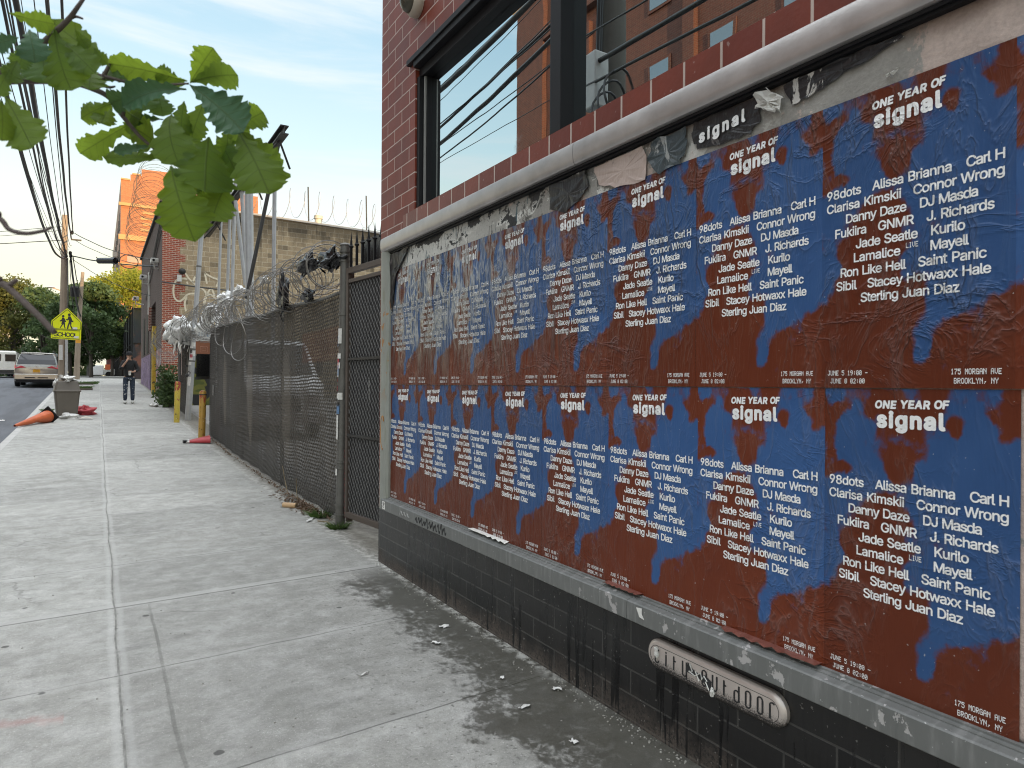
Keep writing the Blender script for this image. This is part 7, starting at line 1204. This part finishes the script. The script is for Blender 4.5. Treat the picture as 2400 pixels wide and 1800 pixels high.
skinned('jeans', {'pelvis': ((0, 0, .93), (.145, .105)), 'hipR': ((.098, .0, .85), (.10, .105)), 'knR': ((.112, .06, .50), .075), 'anR': ((.116, .02, .09), .068), 'hipL': ((-.098, .0, .85), (.10, .105)), 'knL': ((-.106, .03, .50), .075), 'anL': ((-.111, -.04, .09), .068)}, [('pelvis', 'hipR'), ('hipR', 'knR'), ('knR', 'anR'), ('pelvis', 'hipL'), ('hipL', 'knL'), ('knL', 'anL')], dn.m, pd)
for s_, x, y in ((1, .118, .02), (-1, -.113, -.04)):
    q = MB(); q.grid(lambda t, a: (x+.06*math.sin(PI*min(1, .15+t*.85))**.5*math.cos(a)*(1.08-.2*t), y-.10+.31*t, max(.0, .062+(.066-.034*t)*math.sin(a))), lin(0.02, .98, 9), lin(0, 2*PI, 15)); q.build('shoe', MAT['white_painted'], pd, True, True)
    MB().box((x-.02, y+.05, .095), (x+.02, y+.11, .108)).build('shoe_tongue', MAT['ink'], pd, local=True)
q = MB(); q.lathe([(.101, 1.665), (.106, 1.70), (.100, 1.75), (.07, 1.785), (.02, 1.80)], (0, .028, 0), 18); q.grid(lambda u, v: (.088*math.sin((u-.5)*2.6), .028+.09*math.cos((u-.5)*2.6)+.075*v, 1.685-.015*v-.01*abs(u-.5)), lin(0, 1, 9), lin(0, 1, 4)); q.build('cap', HOO, pd, True, True)
for x in (-.032, .032): MB().sph((x, .122, 1.655), (.013, .008, .008), 8, 6).build('eye', MAT['ink'], pd, True, True); MB().sph((2.5*x, .03, 1.63), (.012, .022, .032), 8, 6).build('ear', SKN, pd, True, True)
MB().sph((0, .140, 1.625), (.013, .018, .024), 8, 6).build('nose', SKN, pd, True, True); MB().sph((0, .124, 1.585), (.026, .008, .008), 8, 6).build('mouth', Mt('lips', (.24, .09, .08), .5).m, pd, True, True); MB().sph((0, .02, 1.60), (.082, .07, .085), 12, 8).build('hair', MAT['ink'], pd, True, True)
pc = thing('paper_cup', 'white paper cup held by the walking person', 'cup', (.98, 28.4, g(28.68)+1.05)); hx = Vector((.98, 28.68, g(28.68)))+Matrix.Rotation(R(178), 3, 'Z') @ Vector((-.02, .30, 1.03)); sharp(MB().lathe([(.034, 0), (.046, .12), (.049, .125)], hx, 14).build('cup', MAT['st_white'], pc)); MB().lathe([(.049, .126), (.047, .142), (.02, .146)], hx, 14).build('lid', MAT['white_painted'], pc)

# ---------------------------------------------------------------- oak branch hanging into the view
oak = thing('oak_tree', 'young oak whose leafy branch hangs into the top left of the view', 'tree', (-1.15, .55, 0))
def K(x, y, d): return far(x/2.963, y/2.963, d)
def twig(pts, r0, r1, name='branch', m='twig'):
    P = crom(pts, 6); n = len(P); MB().tube(P, [r0+(r1-r0)*i/(n-1) for i in range(n)], 7).build(name, MAT[m], oak, True)
MAT['twig'] = simple('twig_bark', (.12, .095, .085), .75, 0, .35, 40, .3)
MB().tube([(-1.15, .55, -.1), (-1.12, .56, 1.2), (-1.05, .6, 2.3), (-1.0, .62, 4.2)], [.07, .06, .05, .03], 10).build('trunk', MAT['bark'], oak, True)
st0 = Vector((-1.05, .60, 2.15))
twig([st0, K(-900, 560, 1.05), K(-300, 520, 1.05), K(0, 500, 1.05), K(100, 480, 1.05), K(215, 385, 1.04), K(330, 270, 1.03), K(470, 140, 1.02), K(545, 40, 1.0), K(600, -40, 1.0)], .0095, .0022)
twig([st0+Vector((0, 0, -.06)), K(-900, 600, 1.08), K(-250, 575, 1.08), K(0, 560, 1.08), K(300, 558, 1.1), K(500, 572, 1.12), K(640, 615, 1.13), K(760, 680, 1.14), K(850, 805, 1.15), K(960, 935, 1.16), K(1060, 1025, 1.16), K(1190, 1130, 1.16), K(1290, 1150, 1.16)], .0085, .0012)
twig([K(500, 572, 1.12), K(560, 505, 1.12), K(700, 525, 1.12), K(900, 572, 1.12), K(1120, 588, 1.12), K(1310, 580, 1.12)], .004, .0016); twig([K(700, 560, 1.12), K(740, 490, 1.12), K(768, 425, 1.12)], .004, .0022); twig([K(470, 140, 1.02), K(520, 115, 1.02), K(575, 130, 1.02)], .003, .0015); twig([K(850, 805, 1.15), K(858, 760, 1.15), K(850, 735, 1.15)], .004, .002); twig([K(700, 590, 1.12), K(760, 605, 1.12), K(800, 600, 1.12)], .003, .0015)
twig([st0+Vector((.05, .05, -.5)), far(-500, 440, .80), far(-60, 485, .78), far(0, 513, .78), far(22, 538, .78), far(60, 547, .78), far(100, 541, .78), far(121, 533, .78)], .004, .0016); twig([st0+Vector((.05, .05, -.6)), far(-500, 600, .74), far(-60, 640, .72), far(0, 664, .72), far(15, 671, .72), far(50, 702, .72), far(95, 745, .72), (far(128, 780, .72))], .0042, .0030); twig([far(15, 671, .72), far(28, 664, .72), far(40, 655, .72)], .003, .002)
def oak_leaf_mat():
    m = Mt('oak_leaf', rough=.48, spec=.3); uvv = m.uv(); s_, t_, zz_ = m.xyz(uvv); tone = m.attr('tone')[2]
    sa = m.ma('ABSOLUTE', s_); mid = m.ss(sa, .045, .012); ve = m.ma('ABSOLUTE', m.ma('SUBTRACT', m.ma('FRACT', m.ma('MULTIPLY', m.ma('SUBTRACT', t_, m.ma('MULTIPLY', sa, .17)), 7.)), .5)); vein = m.ma('MULTIPLY', m.ss(ve, .07, .02), .5); vn = m.ma('MAXIMUM', mid, vein)
    n = m.noise(m.obj(), 30, 4, .6)
    c = m.mix(tone, (.11, .185, .03), (.062, .145, .075)); c = m.mul(c, m.ma('MULTIPLY_ADD', n, .5, .75)); c = m.mix(m.ma('MULTIPLY', vn, .35), c, (.13, .17, .05)); m.set('Base Color', c); m.set('Roughness', m.ma('MULTIPLY_ADD', tone, -.08, .46))  # tone shifts leaves from backlit yellow green to bluish sheen, painted in colour
    m.bump(m.ma('ADD', m.ma('MULTIPLY', vn, -.6), m.ma('MULTIPLY', n, .3)), .5, .004)
    tl = m.t.nodes.new('ShaderNodeBsdfTranslucent'); m.link(m.mix(m.ma('MULTIPLY', vn, .6), m.mix(tone, (.31, .45, .04), (.10, .19, .05)), (.06, .10, .015)), tl.inputs[0]); mx = m.t.nodes.new('ShaderNodeMixShader'); m.link(m.ma('MULTIPLY_ADD', tone, -.28, .56), mx.inputs[0])
    m.t.links.new(m.b.outputs[0], mx.inputs[1]); m.t.links.new(tl.outputs[0], mx.inputs[2]); m.t.links.new(mx.outputs[0], m.t.nodes['Material Output'].inputs['Surface']); return m.m
LP0 = [(0, .03), (.08, .12), (.18, .34), (.24, .43), (.30, .36), (.36, .60), (.44, .69), (.49, .60), (.54, .86), (.62, .97), (.67, .86), (.71, .98), (.79, 1.0), (.84, .82), (.885, .78), (.94, .55), (1, .03)]
LP = [(q_.x, max(.02, q_.y)) for q_ in crom([(a, b, 0) for a, b in LP0], 2)]
LEAVES = [(1185, 1150, 1345, 1655, .56, 1.12, 0, .0), (1600, 1225, 1475, 1520, .72, 1.17, .05, .3), (1450, 950, 1425, 1315, .90, 1.15, .25, -.2), (1190, 790, 1245, 1140, .58, 1.15, .15, .2), (1655, 915, 1860, 1325, .62, 1.14, .05, -.3), (1670, 900, 1935, 1190, .60, 1.16, .2, .5), (1650, 905, 1822, 785, .75, 1.15, .1, .2), (1295, 620, 870, 735, .42, 1.10, 1, .5), (1315, 585, 1675, 900, .62, 1.09, 1, -.4), (1320, 578, 1475, 345, .62, 1.13, 0, .2), (1330, 570, 1635, 525, .60, 1.12, .2, .5), (1300, 565, 775, 450, .34, 1.13, 0, -.5), (1300, 585, 1085, 515, .75, 1.15, .3, .2), (795, 715, 572, 818, .5, 1.16, .05, .3), (890, 865, 572, 1058, .42, 1.16, .0, -.3), (850, 850, 1065, 985, .6, 1.18, 0, .3), (1135, 830, 915, 858, .42, 1.17, .9, .6), (1145, 1090, 735, 1088, .26, 1.16, .2, .6), (1050, 1015, 800, 1050, .34, 1.15, .9, .5), (905, 640, 775, 715, .75, 1.11, .8, .2), (772, 470, 365, 150, .40, 1.05, 0, .5), (60, 90, 365, 165, .46, 1.0, 0, .4), (130, 260, -60, 310, .75, .95, 1, .3), (205, 205, 245, 425, .75, .98, 1, .2), (375, 190, 490, 610, .58, 1.02, .1, .3), (435, 290, 655, 500, .5, 1.04, .1, -.3), (645, 475, 620, 615, .8, 1.1, .15, .2), (30, 665, 215, 1010, .52, .95, 0, .2), (5, 690, 10, 965, .55, .93, 0, -.2), (70, 480, -30, 650, .6, .95, .3, .2), (905, 572, 725, 500, .45, 1.12, .5, .3), (840, 755, 965, 830, .8, 1.17, 0, .1), (1535, 1080, 1690, 1240, .5, 1.19, .05, -.3), (1490, 1195, 1330, 1310, .6, 1.18, .0, .2), (1500, 940, 1640, 1200, .55, 1.2, .15, .4), (1280, 700, 1260, 930, .6, 1.18, .3, -.3), (940, 790, 900, 960, .8, 1.19, 0, .2), (1390, 1250, 1450, 1420, .8, 1.19, 0, .2), (300, 300, 330, 560, .8, 1.06, .5, .2), (420, 430, 560, 590, .7, 1.08, .2, .2), (1560, 800, 1700, 960, .8, 1.17, .2, .3), (1100, 640, 1130, 800, .9, 1.16, .6, .2), (1420, 700, 1330, 960, .6, 1.19, .15, .4), (1240, 860, 1330, 1060, .7, 1.2, .1, -.3), (1580, 880, 1560, 1130, .6, 1.19, .1, .2), (980, 600, 1010, 760, .8, 1.15, .5, .2), (180, 300, 130, 470, .7, 1.0, .4, .3), (520, 200, 610, 330, .6, 1.04, .1, .2), (650, 330, 745, 440, .5, 1.05, .1, .4), (760, 700, 700, 850, .6, 1.18, .1, .2), (1350, 1180, 1560, 1290, .6, 1.2, .2, .3), (330, 420, 420, 560, .7, 1.06, .3, .2), (120, 420, 60, 560, .7, .97, .5, -.2)]
rnd_ = random.Random(17); q = MB(); uvs = []; tones = []
fwd = ray(1200, 900).normalized(); NS = 9
for (bx, by, tx_, ty_, hw, d, tone, roll) in LEAVES:
    a = K(bx, by, d); b_ = K(tx_, ty_, d-rnd_.uniform(-.02, .03)); ax = b_-a; Lf = ax.length*1.05; axn = ax.normalized(); vd = (a-E0).normalized(); side = axn.cross(vd).normalized(); side = Matrix.Rotation(roll, 3, axn) @ side; nrm = side.cross(axn).normalized()
    if nrm.dot(vd) > 0: nrm = -nrm
    curl = rnd_.uniform(-.10, .16)*Lf; bend = rnd_.uniform(-.08, .12)*Lf; sk_ = rnd_.uniform(-.05, .05); o = len(q.v); nL = len(LP); ph = rnd_.uniform(0, 6)
    for i, (t, w_) in enumerate(LP):
        for j in range(NS):
            s_ = (j/(NS-1)-.5)*2; asym = 1+.10*math.sin(i*1.7+ph)*(1 if s_ > 0 else -1); ruf = .018*Lf*math.sin(t*28+ph+(2 if s_ > 0 else 0))*abs(s_)**2
            q.v.append(tuple(a+axn*Lf*(t+.05*abs(s_)*(1-t)*w_)+side*(s_*w_*hw*.56*Lf*asym+sk_*Lf*math.sin(t*PI))+nrm*(curl*s_*s_*w_+bend*4*t*(1-t)+ruf-.012*Lf*math.exp(-(s_/.15)**2)))); uvs.append((s_*max(w_, .05), t)); tones.append(tone)
    q.f += [(o+i*NS+j, o+i*NS+j+1, o+(i+1)*NS+j+1, o+(i+1)*NS+j) for i in range(nL-1) for j in range(NS-1)]
lo = q.build('leaves', oak_leaf_mat(), oak, True); me = lo.data; ul = me.uv_layers.new(name='UVMap'); ca = me.color_attributes.new('tone', 'FLOAT_COLOR', 'POINT')
vi = np.empty(len(me.loops), dtype=np.int32); me.loops.foreach_get('vertex_index', vi); ul.data.foreach_set('uv', np.array(uvs)[vi].ravel()); tt = np.array(tones); ca.data.foreach_set('color', np.stack([tt, tt, tt, np.ones(len(tt))], 1).ravel())

# ---------------------------------------------------------------- brick block across the street (mirrored in the shop window)
MAT['reflect_brick'] = red_brick('warm_red_brick', .24, .085, (.125, .038, .024), (.095, .030, .020), (.13, .075, .06), .010, .8, 0., 'xy', .2)
rbk = thing('brick_block', 'large red brick apartment block across the street, seen mirrored in the shop window', 'building', (-14.2, 30, 0)); XR = -14.2; HB = 20.5
wins = [(26.0-3.1*i, 3.6+4.2*j) for i in range(6) for j in range(4)]
q = MB(); q.poly([(XR, 8, -.2), (XR, 30, -.2), (XR, 30, HB), (XR, 8, HB)]); q.poly([(XR, 30, -.2), (-34, 30, -.2), (-34, 30, HB), (XR, 30, HB)]); q.poly([(-34, 30, -.2), (-34, 8, -.2), (-34, 8, HB), (-34, 30, HB)]); q.poly([(-34, 8, -.2), (XR, 8, -.2), (XR, 8, HB), (-34, 8, HB)]); q.build('wall', MAT['reflect_brick'], rbk)
q = MB(); q.poly([(XR, 8, HB), (XR, 30, HB), (-34, 30, HB), (-34, 8, HB)]); q.build('roof', MAT['roof'], rbk)
MB().box((XR-1.5, 27.6, HB+.002), (XR+.35, 30.3, HB+2.2)).build('tower_cap', MAT['cream_stone'], rbk); MB().box((XR+.002, 8, HB-2.4), (XR+.3, 27.5, HB-2.0)).build('cornice', MAT['reflect_brick'], rbk); MB().box((XR+.002, 27.6, -.1), (XR+.25, 29.99, HB-.005)).build('corner_pier', MAT['reflect_brick'], rbk)
gw = Mt('block_window_glass', (.25, .3, .34), .08, .6).m
for k, (y, z) in enumerate(wins):
    f = MB().box((XR+.002, y-.62, z-.1), (XR+.06, y+.62, z+2.1)).build('window', MAT['reflect_brick'], rbk); MB().box((XR+.0605, y-.5, z), (XR+.07, y+.5, z+2.0)).build('pane', gw, f)
for y in (24.3, 18.1, 12.0): MB().box((XR+.002, y-.28, 1.0), (XR+.22, y+.28, HB-3)).build('pier', MAT['reflect_brick'], rbk)
